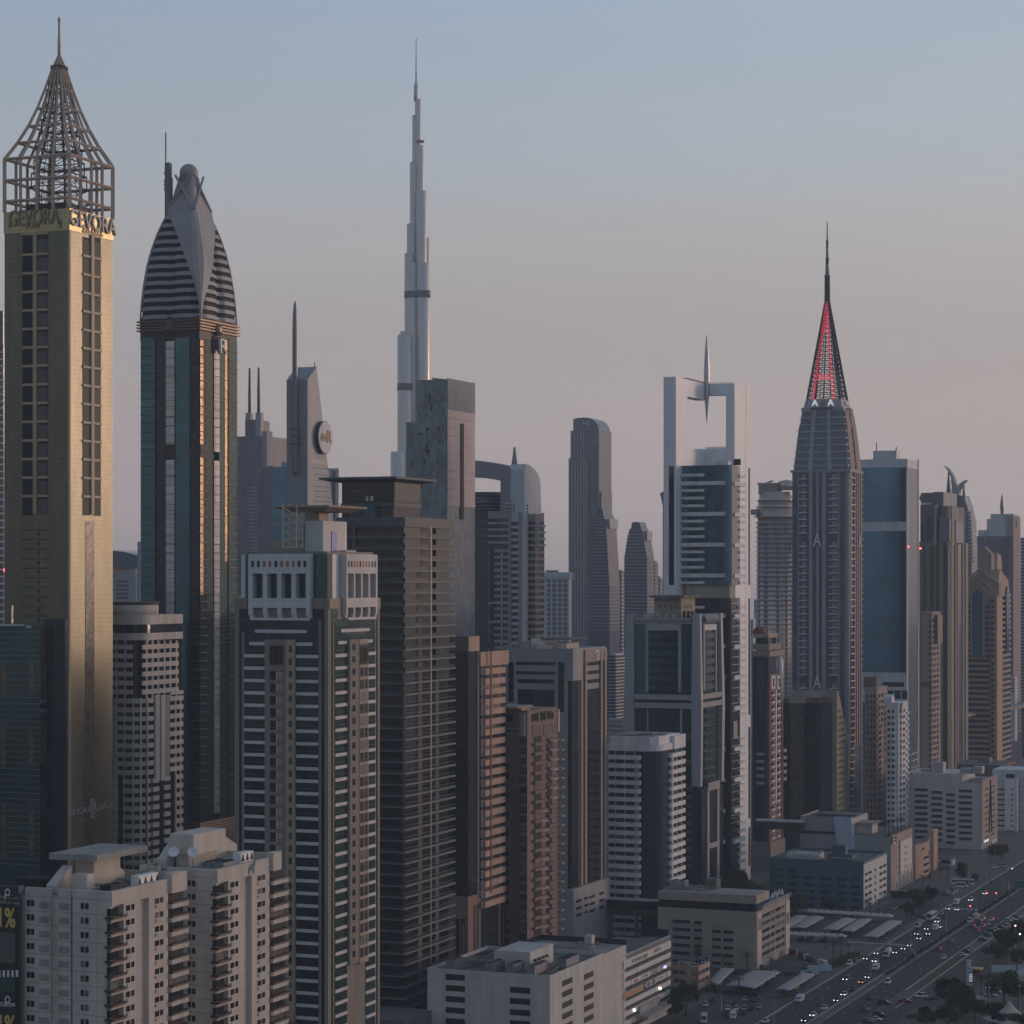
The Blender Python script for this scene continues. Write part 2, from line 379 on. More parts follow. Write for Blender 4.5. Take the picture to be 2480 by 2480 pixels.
def leafmat(name, col):
    m, t, b = _mat(name)
    g = N(t, 'ShaderNodeNewGeometry'); no = N(t, 'ShaderNodeTexNoise'); no.inputs['Scale'].default_value = .55; no.inputs['Detail'].default_value = 3
    t.links.new(g.outputs['Position'], no.inputs['Vector'])
    r = ramp(t, [(.32, sh(col, .55)), (.68, (col[0]*1.5, col[1]*1.4, col[2]*1.2))]); t.links.new(no.outputs[0], r.inputs[0]); t.links.new(r.outputs[0], b.inputs['Base Color'])
    b.inputs['Roughness'].default_value = .75; b.inputs['Specular IOR Level'].default_value = .2
leafmat('leaf_dark', (.035,.05,.022)); leafmat('leaf_mid', (.05,.065,.028)); leafmat('palm_leaf', (.045,.056,.028)); leafmat('grass', (.06,.07,.028))
# ------------------------------------------------------------------ gold lattice hotel tower
def gold_tower():
    b = B('hotel_tower', 'gold tiled hotel tower crowned by a tapering open lattice with a spire', 'hotel tower', 168, 878, 11, 273)
    b.body(557, 'gold_tile', 'shaft')
    zt, zb = b.z(504), b.z(557)
    b.box('sign_band', -b.w-.25, .25, -.25, b.d+.25, zb, zt, 'gold_plain')
    # recessed window columns with double-height ledges
    p = 45.3
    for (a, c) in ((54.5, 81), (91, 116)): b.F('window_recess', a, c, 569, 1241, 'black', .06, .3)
    L = []
    for i in range(15):
        for (a, c) in ((55.2, 80.5), (91.8, 115.4)): L.append(b.fb(a, c, b.z(569+i*p+43), b.z(569+i*p+(2 if a < 80 else 6)), .14, .1))
    b.rep('window', [q for i, q in enumerate(L) if i % 2 == 0], 'shade_window'); b.rep('window', [q for i, q in enumerate(L) if i % 2], 'glass_moss')
    b.floors('f', 'ledge', [(55, 81.5), (90, 117)], 569+p-6, p, 14, 6, 'gold_trim', .5)
    b.F('mullion', 82, 90, 565, 1244, 'gold_trim', .7); b.F('ledge', 53, 118, 563, 569, 'gold_trim', .6)
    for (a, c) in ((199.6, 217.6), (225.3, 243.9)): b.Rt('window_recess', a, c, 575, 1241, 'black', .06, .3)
    L = []
    for i in range(15):
        for (a, c) in ((200, 217.2), (225.6, 243.6)): L.append(b.rb(a, c, b.z(569+i*p+43), b.z(569+i*p+2), .14, .1))
    b.rep('window', L, 'shade_window')
    b.floors('r', 'ledge', [(199, 218), (225, 244.5)], 569+p-6, p, 14, 6, 'gold_trim', .5)
    b.Rt('mullion', 218, 225, 570, 1246, 'gold_trim', .7); b.Rt('ledge', 198, 245, 563, 569, 'gold_trim', .6)
    b.box('lit_corner_fin', -.45, .35, -.35, .45, 0, zb, 'gold_trim')  # brighter gold fin paints the corner chamfer as lit
    b.floors('f', 'slot_window', [(51, 85), (90, 117)], 1282, 23.2, 11, 3, 'glass_black', .08, .2)
    b.floors('f', 'louvre_panel', [(90, 97)], 1288, 23.2, 11, 9, 'glass_black', .07, .2)
    b.Rt('glass_strip', 206, 228, 1262, 2060, 'glass_bronze', .12, .2)
    # lattice: four storeys of open frame, then a concave taper
    w, d = b.w, b.d; cx, cy = -w/2, d/2
    zs = [zt, b.z(478), b.z(427), b.z(374)]
    tap = [(374, 1), (332, .764), (289, .566), (244, .404), (197, .268), (173, .206), (149, .144), (112, .02)]
    zc = lambda v: b.z(v, cx*.4, cy*.4)
    z3 = zs[3]
    lev = [(z, 1.0) for z in zs]+[(z3+(zc(v)-zc(374)), k) for v, k in tap[1:]]
    nb = 4
    def P(k, side, f):
        q = [(-w/2+w*f, -d/2), (w/2, -d/2+d*f), (w/2-w*f, d/2), (-w/2, d/2-d*f)][side]
        return cx+q[0]*k, cy+q[1]*k
    for side in range(4):
        for j in range(nb):
            m = MB(); f = j/nb
            for (z0, k0), (z1, k1) in zip(lev[:-1], lev[1:]):
                p0, p1 = P(k0, side, f), P(k1, side, f); r = .78 if j == 0 else .62
                r = max(.30, 1.08*r*(.5+.5*k0))
                m.bar((p0[0], p0[1], z0), (p1[0], p1[1], z1), r)
            m.build('lattice_post', 'lattice', b.o)
    for n, (z, k) in enumerate(lev[1:-1]):
        for side in range(4):
            p0, p1 = P(k, side, 0), P(k, side, 1)
            MB().bar((p0[0], p0[1], z), (p1[0], p1[1], z), max(.2, .62*(.4+.6*k))).build('lattice_beam', 'lattice', b.o)
    # dark braced mast inside the cage
    rnd = random.Random(3)
    for n in range(11):
        m = MB(); z0 = zt+n*5.0; z1 = z0+5.0; k = max(.07, .40-.03*n)
        a, c = w*k*.75, d*k*.75
        cs = [(cx-a, cy-c), (cx+a, cy-c), (cx+a, cy+c), (cx-a, cy+c)]
        for i in range(4):
            q0, q1 = cs[i], cs[(i+1) % 4]; mid = ((q0[0]+q1[0])/2, (q0[1]+q1[1])/2, (z0+z1)/2)
            m.bar((*q0, z0), (*q0, z1), .28)
            m.bar((*q0, z1), (*q1, z1), .2); m.bar((mid[0], mid[1], z0), (mid[0], mid[1], z1), .16)
            for e in ((*q0, z0), (*q1, z0), (*q0, z1), (*q1, z1)): m.bar(e, mid, .15)
        m.build('mast_truss', 'dark_metal', b.o)
    b.box('machine_room', cx-w*.3, cx+w*.3, cy-d*.3, cy+d*.3, zt, zt+3.4, 'brown_dark')
    zap = lev[-1][0]
    MB().lathe(cx, cy, [(.62, zap-2), (.55, zap+6), (.42, zap+9), (.42, b.z(52, cx, cy)), (.7, b.z(50, cx, cy)), (.5, b.z(44, cx, cy)), (.05, b.z(40, cx, cy))], 8).build('spire', 'lattice', b.o)
    # lettering
    ym = (b.y(174)+b.y(268))/2
    zl = b.z(528)
    text('lettering', 'GEVORA', 8.3, 'sign_grey', b.o, (.6, ym, b.z(527)), 'r', .35, .06, .98)
    text('lettering', 'HOTEL', 3.4, 'bronze', b.o, (.45, ym+.6, b.z(545)), 'r', .15, .05, 1.3)
    text('lettering', 'GEVORA', 8.3, 'sign_dim', b.o, ((b.x(18)+b.x(150))/2, -.6, b.z(523)), 'f', .25, .02, .66)
    text('lettering', 'HOTEL', 3.4, 'sign_dim', b.o, ((b.x(58)+b.x(106))/2, -.45, b.z(541)), 'f', .15, 0, .6)
    for u in (22, 144): b.F('niche_panel', u, u+7, 533, 552, 'bronze', .35, .1)
    for u in (184, 254): b.Rt('niche_panel', u, u+5, 531, 548, 'bronze', .35, .1)
    for (x, y) in ((.5, -.5), (.5, b.d)): MB().lathe(x, y, [(.5, zt-7), (.5, zt-5.6)], 6).build('beacon', 'lamp_red', b.o) if 0 else None
    zg = b.z(1967)
    text('lettering', 'GEVORA', 3.1, 'sign_grey', b.o, (.35, b.y(191), zg-.3), 'r', .12, .02, 1.25)
    text('lettering', 'HOTEL', 1.3, 'sign_grey', b.o, (.35, b.y(193), zg-3.6), 'r', .1, 0, 1.3)
    text('lettering', '\ufe8d\ufead\ufeed\ufed4\ufef4\ufe9f', 3.6, 'sign_grey', b.o, (.35, b.y(250), zg+.6), 'r', .12, .02, 1.5)
    m = MB(); y0 = b.y(221.5)
    for k in (-1.2, 0, 1.2): m.box(.1, .45, y0+k-.28, y0+k+.28, zg-3.5, zg+3.5)
    m.box(.1, .45, y0-1.5, y0+1.5, zg+3.0, zg+3.6); m.box(.1, .45, y0-1.5, y0+1.5, zg-3.6, zg-3.0)
    m.build('emblem', 'sign_grey', b.o)
gold_tower()

# ------------------------------------------------------------------ petal crowned tower
def petal_tower():
    b = B('hotel_tower', 'blue glass tower with grey petal crown ending in a ball and a side mast', 'hotel tower', 482, 967, 343, 570)
    w, d = b.w, b.d; cx, cy = -w/2, d/2; zc = lambda v: b.z(v, cx*.3, cy*.3)
    b.box('core', -w+.8, -.8, .8, d-.8, 0, zc(800), 'glass_deep')
    # glass bays of the front, then of the street side
    for (a, c, mt, o) in ((343.5, 378, 'glass_teal', .9), (378, 403, 'glass_black', .1), (425, 428, 'glass_deep', .4), (428, 461, 'glass_teal', .7), (461, 481, 'glass_black', .2)):
        b.F('glass_bay', a, c, 818, 2000, mt, o, 1.0)
    for (a, c, mt, o) in ((483, 491.3, 'glass_deep', .24), (491.3, 496, 'glass_deep', .3), (496, 514, 'glass_deep', .4), (528, 541, 'glass_green', .5), (541, 549, 'glass_green', .54), (549, 569.5, 'glass_green', .9)):
        b.Rt('glass_bay', a, c, 822, 2000, mt, o, 1.0)
    b.Rt('sunset_glint', 483.5, 491, 824, 1440, 'glass_gold', .32, .2); b.Rt('sunset_glint', 541.5, 548.5, 824, 1360, 'glass_gold', .62, .2)  # gold strips paint the sunset's reflection onto the glass
    zz = b.z(824)
    L = []; Lr = []
    for i in range(56):
        v = 824+i*20.6
        if 1074 < v < 1108: continue
        L.append(b.fb(404, 424.5, b.z(v+19.4), b.z(v), .75, 1.0)); Lr.append(b.rb(515, 528, b.z(v+19.4), b.z(v), .75, 1.0))
    b.rep('window', L, 'glass_mirror'); b.rep('window', Lr, 'glass_mirror')
    b.F('mechanical_band', 400, 428, 1076, 1110, 'brown_dark', .8, 1.0); b.Rt('mechanical_band', 482.5, 497, 1076, 1106, 'glass_navy', .6, 1.0)
    b.floors('f', 'sun_fin', [(342.6, 379), (461, 482)], 838, 20.6, 54, 1.2, 'dark_metal', 1.3)
    b.floors('r', 'sun_fin', [(482, 496), (549, 570.6)], 838, 20.6, 54, 1.2, 'dark_metal', 1.3)
    # collar
    z0, z1 = zc(824), zc(768)
    b.box('collar', -w-.4, .4, -.4, d+.4, z0, z1, 'brown_dark')
    for k in range(4):
        z = z0+(z1-z0)*(.40+.13*k); b.box('collar_rib', -w-1.5, 1.5, -1.5, d+1.5, z, z+.55, 'bronze')
    for (x, y, f) in ((b.x(413.5), -1.6, 'f'), (1.6, b.y(522), 'r')):
        m = MB(); prof = [(2.6, -.4), (2.6, .3), (1.9, .6), (1.9, .2), (1.2, .9)]
        zz2 = z0+(z1-z0)*.52
        rings = []
        for r, h in prof:
            rings.append([((x+r*math.cos(t), y-h, zz2+r*math.sin(t)) if f == 'f' else (x+h, y+r*math.cos(t), zz2+r*math.sin(t))) for t in [2*math.pi*i/16 for i in range(16)]])
        m.loft(rings).build('medallion', 'bronze', b.o)
    # banded ogive: alternating light and dark storeys on a lobed plan
    prof = [(772, 1.0), (720, .99), (693, .962), (660, .92), (629, .86), (600, .79), (564, .68), (532, .56), (505, .44), (480, .38)]
    def half(v):
        for (va, ka), (vb, kb) in zip(prof[:-1], prof[1:]):
            if va >= v >= vb: return ka+(kb-ka)*(va-v)/(va-vb)
        return prof[-1][1] if v < prof[-1][0] else 1.0
    def plan(k, z, grow=0.0):
        pts = []
        for side in range(4):
            for f in (0, .12, .25, .38, .47, .53, .62, .75, .88):
                q = [(-w/2+w*f, -d/2), (w/2, -d/2+d*f), (w/2-w*f, d/2), (-w/2, d/2-d*f)][side]
                n = [(0, -1), (1, 0), (0, 1), (-1, 0)][side]
                o = (.35+.9*abs(math.sin(2*math.pi*f)))+grow-(.9 if .4 < f < .6 else 0)
                if f == 0: o = 0
                pts.append((cx+(q[0]+n[0]*o)*k, cy+(q[1]+n[1]*o)*k, z))
        return pts
    v = 772.0; step = 20.6; i = 0
    while v > 505:
        a, m_, e = v, v-step*.46, v-step
        MB().loft([plan(half(a), zc(a), .55), plan(half(m_), zc(m_), .55)]).build('crown_band', 'crown_grey', b.o)
        MB().loft([plan(half(m_)*.985, zc(m_)), plan(half(e)*.985, zc(e))]).build('crown_window', 'crown_dark', b.o)
        v = e; i += 1
    # kite-shaped shields over the four corners, bending up into the tip petals
    sh_ = [(775, .012, 1.0), (735, .045, .995), (690, .115, .96), (640, .22, .885), (600, .33, .795), (560, .43, .675), (532, .48, .565), (508, .5, .455), (495, .44, .42), (470, .34, .36), (440, .24, .28), (418, .14, .21)]
    ff = {775: .012, 735: .035, 690: .10, 640: .21, 600: .32, 560: .47, 532: .64, 508: .9, 495: .9, 470: .7, 440: .5, 418: .3}
    fr_ = {775: .012, 735: .06, 690: .2, 640: .36, 600: .46, 560: .64, 532: .8, 508: .95, 495: .95, 470: .7, 440: .5, 418: .3}
    for c in range(4):
        rows = []
        for (vv, f, k) in sh_:
            z = zc(vv); g_ = 2.1 if c in (0, 2) else .7; hw, hd = (w/2+g_)*k, (d/2+g_)*k
            f, fR = (ff[vv], fr_[vv]) if c in (0, 2) else (min(.06, f), min(.06, f))
            if c and vv < 500: f = fR = .25
            sx, sy = [(1, -1), (1, 1), (-1, 1), (-1, -1)][c]
            cut = min(.12, f*.6)
            A = (cx+sx*hw*(1-2*f), cy+sy*hd, z); A2 = (cx+sx*hw*(1-2*cut), cy+sy*hd, z); M_ = (cx+sx*hw*(1-cut*.8), cy+sy*hd*(1-cut*.8), z); E2 = (cx+sx*hw, cy+sy*hd*(1-2*cut), z); E = (cx+sx*hw, cy+sy*hd*(1-2*fR), z)
            rows.append([A, A2, M_, E2, E])
        m = MB(); n = 5; vs = [p for r in rows for p in r]; fs = []
        for j in range(len(rows)-1):
            for i in range(n-1): fs.append((j*n+i, j*n+i+1, (j+1)*n+i+1, (j+1)*n+i))
        m.add(vs, fs); o = m.build('shield_panel', 'crown_grey', b.o)
        so = o.modifiers.new('thick', 'SOLIDIFY'); so.thickness = .6; so.offset = -1
    rings = []
    for (vv, k) in ((505, .42), (480, .37), (455, .31), (435, .255), (418, .215), (412, .19)):
        rings.append(plan(k, zc(vv)))
    MB().loft(rings).build('crown_cap', 'crown_petal', b.o)
    hw = lambda k: w/2*k
    for s in (-1, 1):
        m = MB(); y = cy-d/2*.30
        pa, pb = (cx+s*hw(.46), cy-d/2*.50, zc(500)), (cx-s*hw(.26), cy-d/2*.34, zc(414))
        m.bar(pa, pb, .55); m.build('crown_rib', 'crown_grey', b.o)
        m = MB(); m.bar((cx+w/2*.50, cy+s*d/2*.46, zc(500)), (cx+w/2*.34, cy-s*d/2*.26, zc(414)), .55); m.build('crown_rib', 'crown_grey', b.o)
    r = 23/5900*967; zb = zc(406)
    MB().lathe(cx, cy, [(max(.02, r*math.sin(math.pi*i/14)), zb-r*math.cos(math.pi*i/14)) for i in range(15)], 24).build('ball', 'crown_grey', b.o)
    # service mast on the front slope
    my = d*.3; mx = b.x(404, my); px = 967/5900
    m = MB(); m.box(mx-.2, mx+1.75, my-1, my+1, zc(560), zc(384)); m.box(mx+1.75, mx+2.3, my-.8, my+.8, zc(530), zc(421)); m.build('mast_base', 'crown_petal', b.o)
    MB().lathe(mx-.5, my, [(.42, zc(520)), (.42, zc(384)), (.25, zc(383)), (.25, zc(312)), (.04, zc(307))], 8).build('mast', 'dark_metal', b.o)
    for vv in (412, 431, 441, 452): MB().lathe(mx-.5, my, [(.75, zc(vv)), (.75, zc(vv)+1.1)], 8).build('aerial_drum', 'grey_metal', b.o)
    text('lettering', 'R', 8.6, 'sign_white', b.o, (2.2, b.y(527.5), b.z(833)), 'r', .5, -.05, 1.3)
    b.Rt('sign_backing', 512, 533, 816, 849, 'black', .9, .5)
    for k in range(5): b.box('base_ring', -w-1.6, 1.6, -1.6, d+1.6, b.z(1996+k*7), b.z(1996+k*7)+.45, 'bronze')
    b.box('base', -w-1, 1, -1, d+1, 0, b.z(1992), 'brown_dark')
petal_tower()

# ------------------------------------------------------------------ twin cream apartment blocks in the foreground
def cream_block(label, uc, D, ul, ur, vt, s0, louvre, first):
    b = B('apartment_block', label, 'apartment block', uc, D, ul, ur, 'cream apartment blocks')
    w, d = b.w, b.d; zt = b.z(vt); fl = 3.2; n = 21
    b.box('wall', -w+.9, -.9, .9, d, 0, zt-1.6, 'cream')
    # front skin: piers stand forward, louvred and recessed bays lie behind them
    k = lambda px: (px-1000)/3.715*535/5900*1.055     # first block's picture widths in metres
    W = -w
    bays = [(k(145), k(275), .25), (k(275), k(395), 0.0), (k(475), k(600), 0.0), (k(625), 0.0, .25)] if not louvre else [(max(W, k(300)), k(395), 0.0), (k(475), k(600), 0.0), (k(625), 0.0, .25)]
    for (a, c, o) in bays:
        if c > W: b.box('front_pier', max(a, W), c-.0, -o, 1.0, 0, zt-(0 if c < -.1 else 0), 'cream')
    b.box('recess_wall', k(395), k(475), 1.6, 2.2, 0, zt-2.2, 'cream_plain')
    rows = [zt-2.75-fl*i for i in range(n)]
    L1, L2, L3, L4, L5 = [], [], [], [], []
    for z in rows:
        for (a, c) in ((165, 200), (207, 242)):
            if k(a) > W: L1.append((k(a), k(c), -.34 if 0 else -.29, .2, z-1.35, z))
        for (a, c) in ((705, 740), (750, 785)): L1.append((k(a), k(c), -.29, .2, z-1.35, z))
        for (a, c) in ((285, 385), (482, 585)):
            if k(a) > W: L2.append((k(a), k(c), -.05, .3, z-1.5-.35, z-.35))
        L3.append((k(440), k(470), 1.45, 1.9, z-2.1-1.6, z-1.6))
    b.rep('window', L1, 'window_glass'); b.rep('louvre_panel', L2, 'concrete'); b.rep('stair_window', L3, 'window_glass')
    # storey grooves of the front
    # street side
    yy = lambda px: b.d*((px-1000)/655.0)
    q = lambda px, base=None: b.y(uc+(px-1000)/3.715*(535/D))
    for (a, c, o) in ((1000+105, 1252, .25), (1333, 1505, .25)): b.box('side_pier', -1.0, o, q(a), q(c), 0, zt-3.2, 'cream_plain')
    b.box('side_parapet', -1.0, .25, 0, d-.0, zt-3.2, zt+.003, 'cream_plain')
    b.box('recess_wall', -3.2, -2.7, q(1252), q(1333), 0, zt-3.3, 'cream_plain')
    Lw, Ls, La, Lb, Lc, Lg, Lr = [], [], [], [], [], [], []
    for i, z in enumerate(rows):
        z2 = z-1.0
        for (a, c) in ((1125, 1162), (1172, 1200), (1385, 1424), (1432, 1460)): Lw.append((-.2, .29, q(a), q(c), z2-1.25, z2))
        for (a, c) in ((1125, 1162), (1385, 1424)): Ls.append((.25, .62, q(a)+.2, q(c)-.1, z2-2.15, z2-1.5))
        Lg.append((-2.75, -2.64, q(1256), q(1285), z2-2.0, z2))
        # corner balcony: slab, dark rail, white upstand below
        La.append((-1.1, 1.15, -1.0, q(1105), z2-2.25, z2-1.75)); Lb.append((-.9, .02, -.32, q(1070), z2-1.7, z2+.05))
        Lc.append((-1.0, .25, -.25, q(1105), z2-3.05, z2-2.3))
        La.append((-.6, 1.3, q(1512), q(1655)+.5, z2-1.95, z2-1.5)); Lb.append((-.9, .3, q(1516), q(1640), z2-1.45, z2+.1))
        Lc.append((-1.0, 1.1, q(1512), q(1655)+.3, z2-3.05, z2-2.0))
    b.rep('window', Lw, 'window_glass'); b.rep('air_conditioner', Ls, 'cream_plain'); b.rep('stair_window', Lg, 'window_glass')
    b.rep('balcony_rail', La, 'brown_dark'); b.rep('balcony_window', Lb, 'window_glass'); b.rep('balcony_slab', Lc, 'cream_plain')
    # parapet round the roof
    b.box('end_parapet', -1.0, 1.1, q(1512), d+.3, zt-3.3, zt+1.2, 'cream_plain')
    b.box('roof', -w+.5, -1.0, 1.0, d-.5, zt-1.62, zt-1.4, 'roof_grey')
    b.box('back_parapet', -w, -1.0, d-.5, d, zt-1.6, zt+.8, 'cream_plain'); b.box('side_parapet', -w, -w+.4, 1.0, d-.5, zt-1.6, zt, 'cream_plain')
    return b, k, q, zt
def roof_box(b, name, x0, x1, y0, y1, z0, h, mat): return b.box(name, x0, x1, y0, y1, z0, z0+h, mat)
def wedge(b, name, x0, x1, y0, y1, z0, h0, h1, mat):
    """penthouse stair with a sloping roof: low at y0, high at y1"""
    return MB().extr([(y0, z0), (y1, z0), (y1, z0+h1), (y0, z0+h0)], x0, x1).build(name, mat, b.o)
def chiller(b, x0, x1, y0, y1, z0, h, mat='unit_grey'):
    o = b.box('cooling_unit', x0, x1, y0, y1, z0, z0+h, mat)
    m = MB(); n = max(1, int((y1-y0)/2.4))
    for i in range(n):
        yc = (i+.5)/n*(y1-y0)-(y1-y0)/2
        for xx in ([0] if x1-x0 < 3 else [-(x1-x0)/4, (x1-x0)/4]): m.lathe(xx, yc, [(.85, h/2), (.85, h/2+.25), (.6, h/2+.12)], 8)
    m.build('fan', 'dark_metal', o)
    return o
def pipes(b, x0, x1, y0, y1, z0, n, seed, mat='duct'):
    rnd = random.Random(seed)
    for i in range(n):
        m = MB(); x, y = rnd.uniform(x0, x1), rnd.uniform(y0, y1); z = z0+rnd.uniform(.3, 1.3); r = rnd.uniform(.1, .28)
        if rnd.random() < .5:
            L = min(x1-x, rnd.uniform(3, 9)); m.bar((x, y, z), (x+L, y, z), r, 6); m.bar((x, y, z), (x, y, z0), r, 6); m.bar((x+L, y, z), (x+L, y, z0), r, 6)
        else:
            L = min(y1-y, rnd.uniform(3, 9)); m.bar((x, y, z), (x, y+L, z), r, 6); m.bar((x, y, z), (x, y, z0), r, 6); m.bar((x, y+L, z), (x, y+L, z0), r, 6)
        m.build('pipe', mat, b.o)
b, k, q, zt = cream_block('cream apartment block with a flat canopied penthouse beside the dark billboard', 269, 535, 39, 441, 2160, 0, False, True)
apt1 = b; zr = zt-1.4
# penthouse with overhanging slab
x0, x1, y0, y1 = b.x(160, 12), b.x(230, 12), 11, 24
b.box('penthouse', x0+2.2, x1-.6, y0+1.5, y1, zr, b.z(2083, -8, 12), 'cream_plain')
b.box('penthouse_slab', b.x(119, 8), b.x(235, 8), 8.0, 30, b.z(2087, -8, 8), b.z(2087, -8, 8)+1.4, 'concrete')
wedge(b, 'stair_penthouse', b.x(117, 3), b.x(140, 3), 2.2, 9, zr, 1.8, 5.6, 'cream_plain')
wedge(b, 'stair_penthouse', b.x(250, 22), b.x(275, 22), 21, 27, zr, 6, 2.2, 'cream_plain')
b.box('lift_room', b.x(180, 6), b.x(217, 6), 5, 8, zr, zr+4.2, 'cream_plain')
chiller(b, b.x(25, 3)+2, b.x(105, 3), 2.5, 7.5, zr, 3.0, 'black'); chiller(b, -4.2, -1.4, 2.2, q(1180), zr, 2.4, 'black')
o = b.box('cooling_unit', -3.2, -1.2, q(1290), q(1465), zr, zr+3.2, 'sign_white')
for j in range(4):
    m = MB(); yc = (j-1.5)*2.6
    m.add([(0, yc-.65, -.3), (0, yc+.65, -.3), (0, yc, 1.2), (.1, yc-.65, -.3), (.1, yc+.65, -.3), (.1, yc, 1.2)], [(0,1,2), (3,4,5), (0,1,4,3), (1,2,5,4), (2,0,3,5)])
    m.build('vent', 'black', o, (1.02, 0, 0))
pipes(b, b.x(200, 10), -2, 6, 28, zr, 16, 5)
b2, k2, q2, zt2 = cream_block('cream apartment block further along the avenue with a tall water tank room on its roof', 524.4, 575, 332, 671, 2106.7, 0, True, False)
apt2 = b2; zr = zt2-1.4
bx = lambda u, y: b2.x(u, y)
b2.box('tank_room', bx(421, 12), bx(479, 12)+.0, 10, 26, zr+3.3, b2.z(2022, -5, 12), 'cream_plain')
b2.box('lift_room', bx(440, 12)-.6, bx(464, 12), 10.5, 24, zr, zr+3.3, 'cream_plain')
wedge(b2, 'stair_penthouse', bx(383, 8), bx(404, 8), 7.5, 15, zr, 2.2, 7.2, 'cream_plain')
wedge(b2, 'stair_penthouse', bx(515, 26), bx(530, 26)-.3, 25, 36, zr, 8, 3.2, 'cream_plain')
for (u, y, z) in ((421, 8, 4.0), (467, 9, 4.0)):
    m = MB(); c = (bx(u, y), y, zr+z); m.lathe(0, 0, [(.05, 0), (.8, .15), (1.35, .55), (1.3, .6), (.75, .25), (.05, .1)], 14)
    o = m.build('satellite_dish', 'sign_white', b2.o, c); o.rotation_euler = (R(65), 0, R(20))
    MB().bar((c[0], c[1], zr), c, .12).build('dish_post', 'grey_metal', b2.o)
chiller(b2, -4.5, -1.4, q2(1120), q2(1240), zr, 2.3); chiller(b2, -7.5, -4.9, 6, 14, zr, 2.2)
o = b2.box('cooling_unit', -4.0, -1.8, q2(1300), q2(1420), zr, zr+3.6, 'sign_white')
for j in range(3):
    m = MB(); yc = (j-1)*2.3
    m.add([(0, yc-.75, -.2), (0, yc+.75, -.2), (0, yc, 1.5), (.1, yc-.75, -.2), (.1, yc+.75, -.2), (.1, yc, 1.5)], [(0,1,2), (3,4,5), (0,1,4,3), (1,2,5,4), (2,0,3,5)])
    m.build('vent', 'black', o, (1.12, 0, 0))
pipes(b2, -11, -2, 5, 28, zr, 16, 8)
# teal painted figure under the roof edge
m = MB(); yc, z0 = q2(1335), zt2-2.9
poly = [(-2.0, 0), (-1.4, 0), (-1.0, .9), (.1, .9), (.3, 0), (.9, 0), (1.0, 1.5), (1.7, 2.6), (1.5, 3.9), (.8, 3.6), (.4, 2.6), (-1.3, 2.3), (-2.1, 1.4)]
n = len(poly); vs = [(.25, yc+a, z0+c) for a, c in poly]+[(.32, yc+a, z0+c) for a, c in poly]
m.add(vs, [tuple(range(n)), tuple(range(n, 2*n))]+[(i, (i+1) % n, n+(i+1) % n, n+i) for i in range(n)])
m.build('wall_painting', 'mural_teal', b2.o)
# tall advertising hoarding beside the first block
def billboard():
    b = B('billboard', 'tall black advertising billboard with yellow percent figures at the picture edge', 'billboard', 37.5, 540, -60, None)
    x0 = b.x(-60); b.box('frame', x0, 0, 0, 1.2, 0, b.z(2148), 'poster_black')
    b.F('poster', -60, 37, 2257, 2330, 'poster_grey', .06, .1); b.F('poster', -60, 36.5, 2362, 2400, 'poster_green', .06, .1)
    for i in range(6): b.F('poster_stripe', -14+i*10.5, -9+i*10.5, 2350, 2366, 'sign_white', .09, .1)
    for v in (2160, 2420):
        zz = b.z(v+66); text('lettering', '1%', 6.0, 'sign_yellow', b.o, (b.x(15), -.1, zz), 'f', .06, .12, .70)
        m = MB(); c = (b.x(19), -.1, b.z(v+2)); rr = [[(c[0]+r*math.cos(t), c[1]-h, c[2]+1.25*r*math.sin(t)) for t in [2*math.pi*i/18 for i in range(18)]] for r, h in ((.68, 0), (.68, .08), (.45, .08), (.45, 0))]
        m.loft(rr, caps=False); m.box(c[0]-.66, c[0]-.42, -.18, -.1, c[2]-1.5, c[2]); m.build('emblem', 'sign_white', b.o)
    text('lettering', '\ufe94\ufed8\ufeb8 \ufe96\ufef4\ufe91', 1.3, 'sign_grey', b.o, (b.x(18), -.1, b.z(2172)), 'f', .05, 0, 1.1)
    text('lettering', '\ufe94\ufed8\ufeb8 \ufe96\ufef4\ufe91', 1.5, 'sign_grey', b.o, (b.x(18), -.1, b.z(2184)), 'f', .05, 0, 1.1)
    text('lettering', 'PLACE HOMES', 1.0, 'sign_white', b.o, (b.x(12), -.1, b.z(2434)), 'f', .05, 0, .85)
    text('lettering', 'DEVELOPMENT', .5, 'sign_grey', b.o, (b.x(14), -.1, b.z(2438.5)), 'f', .05, 0, 1.2)
billboard()
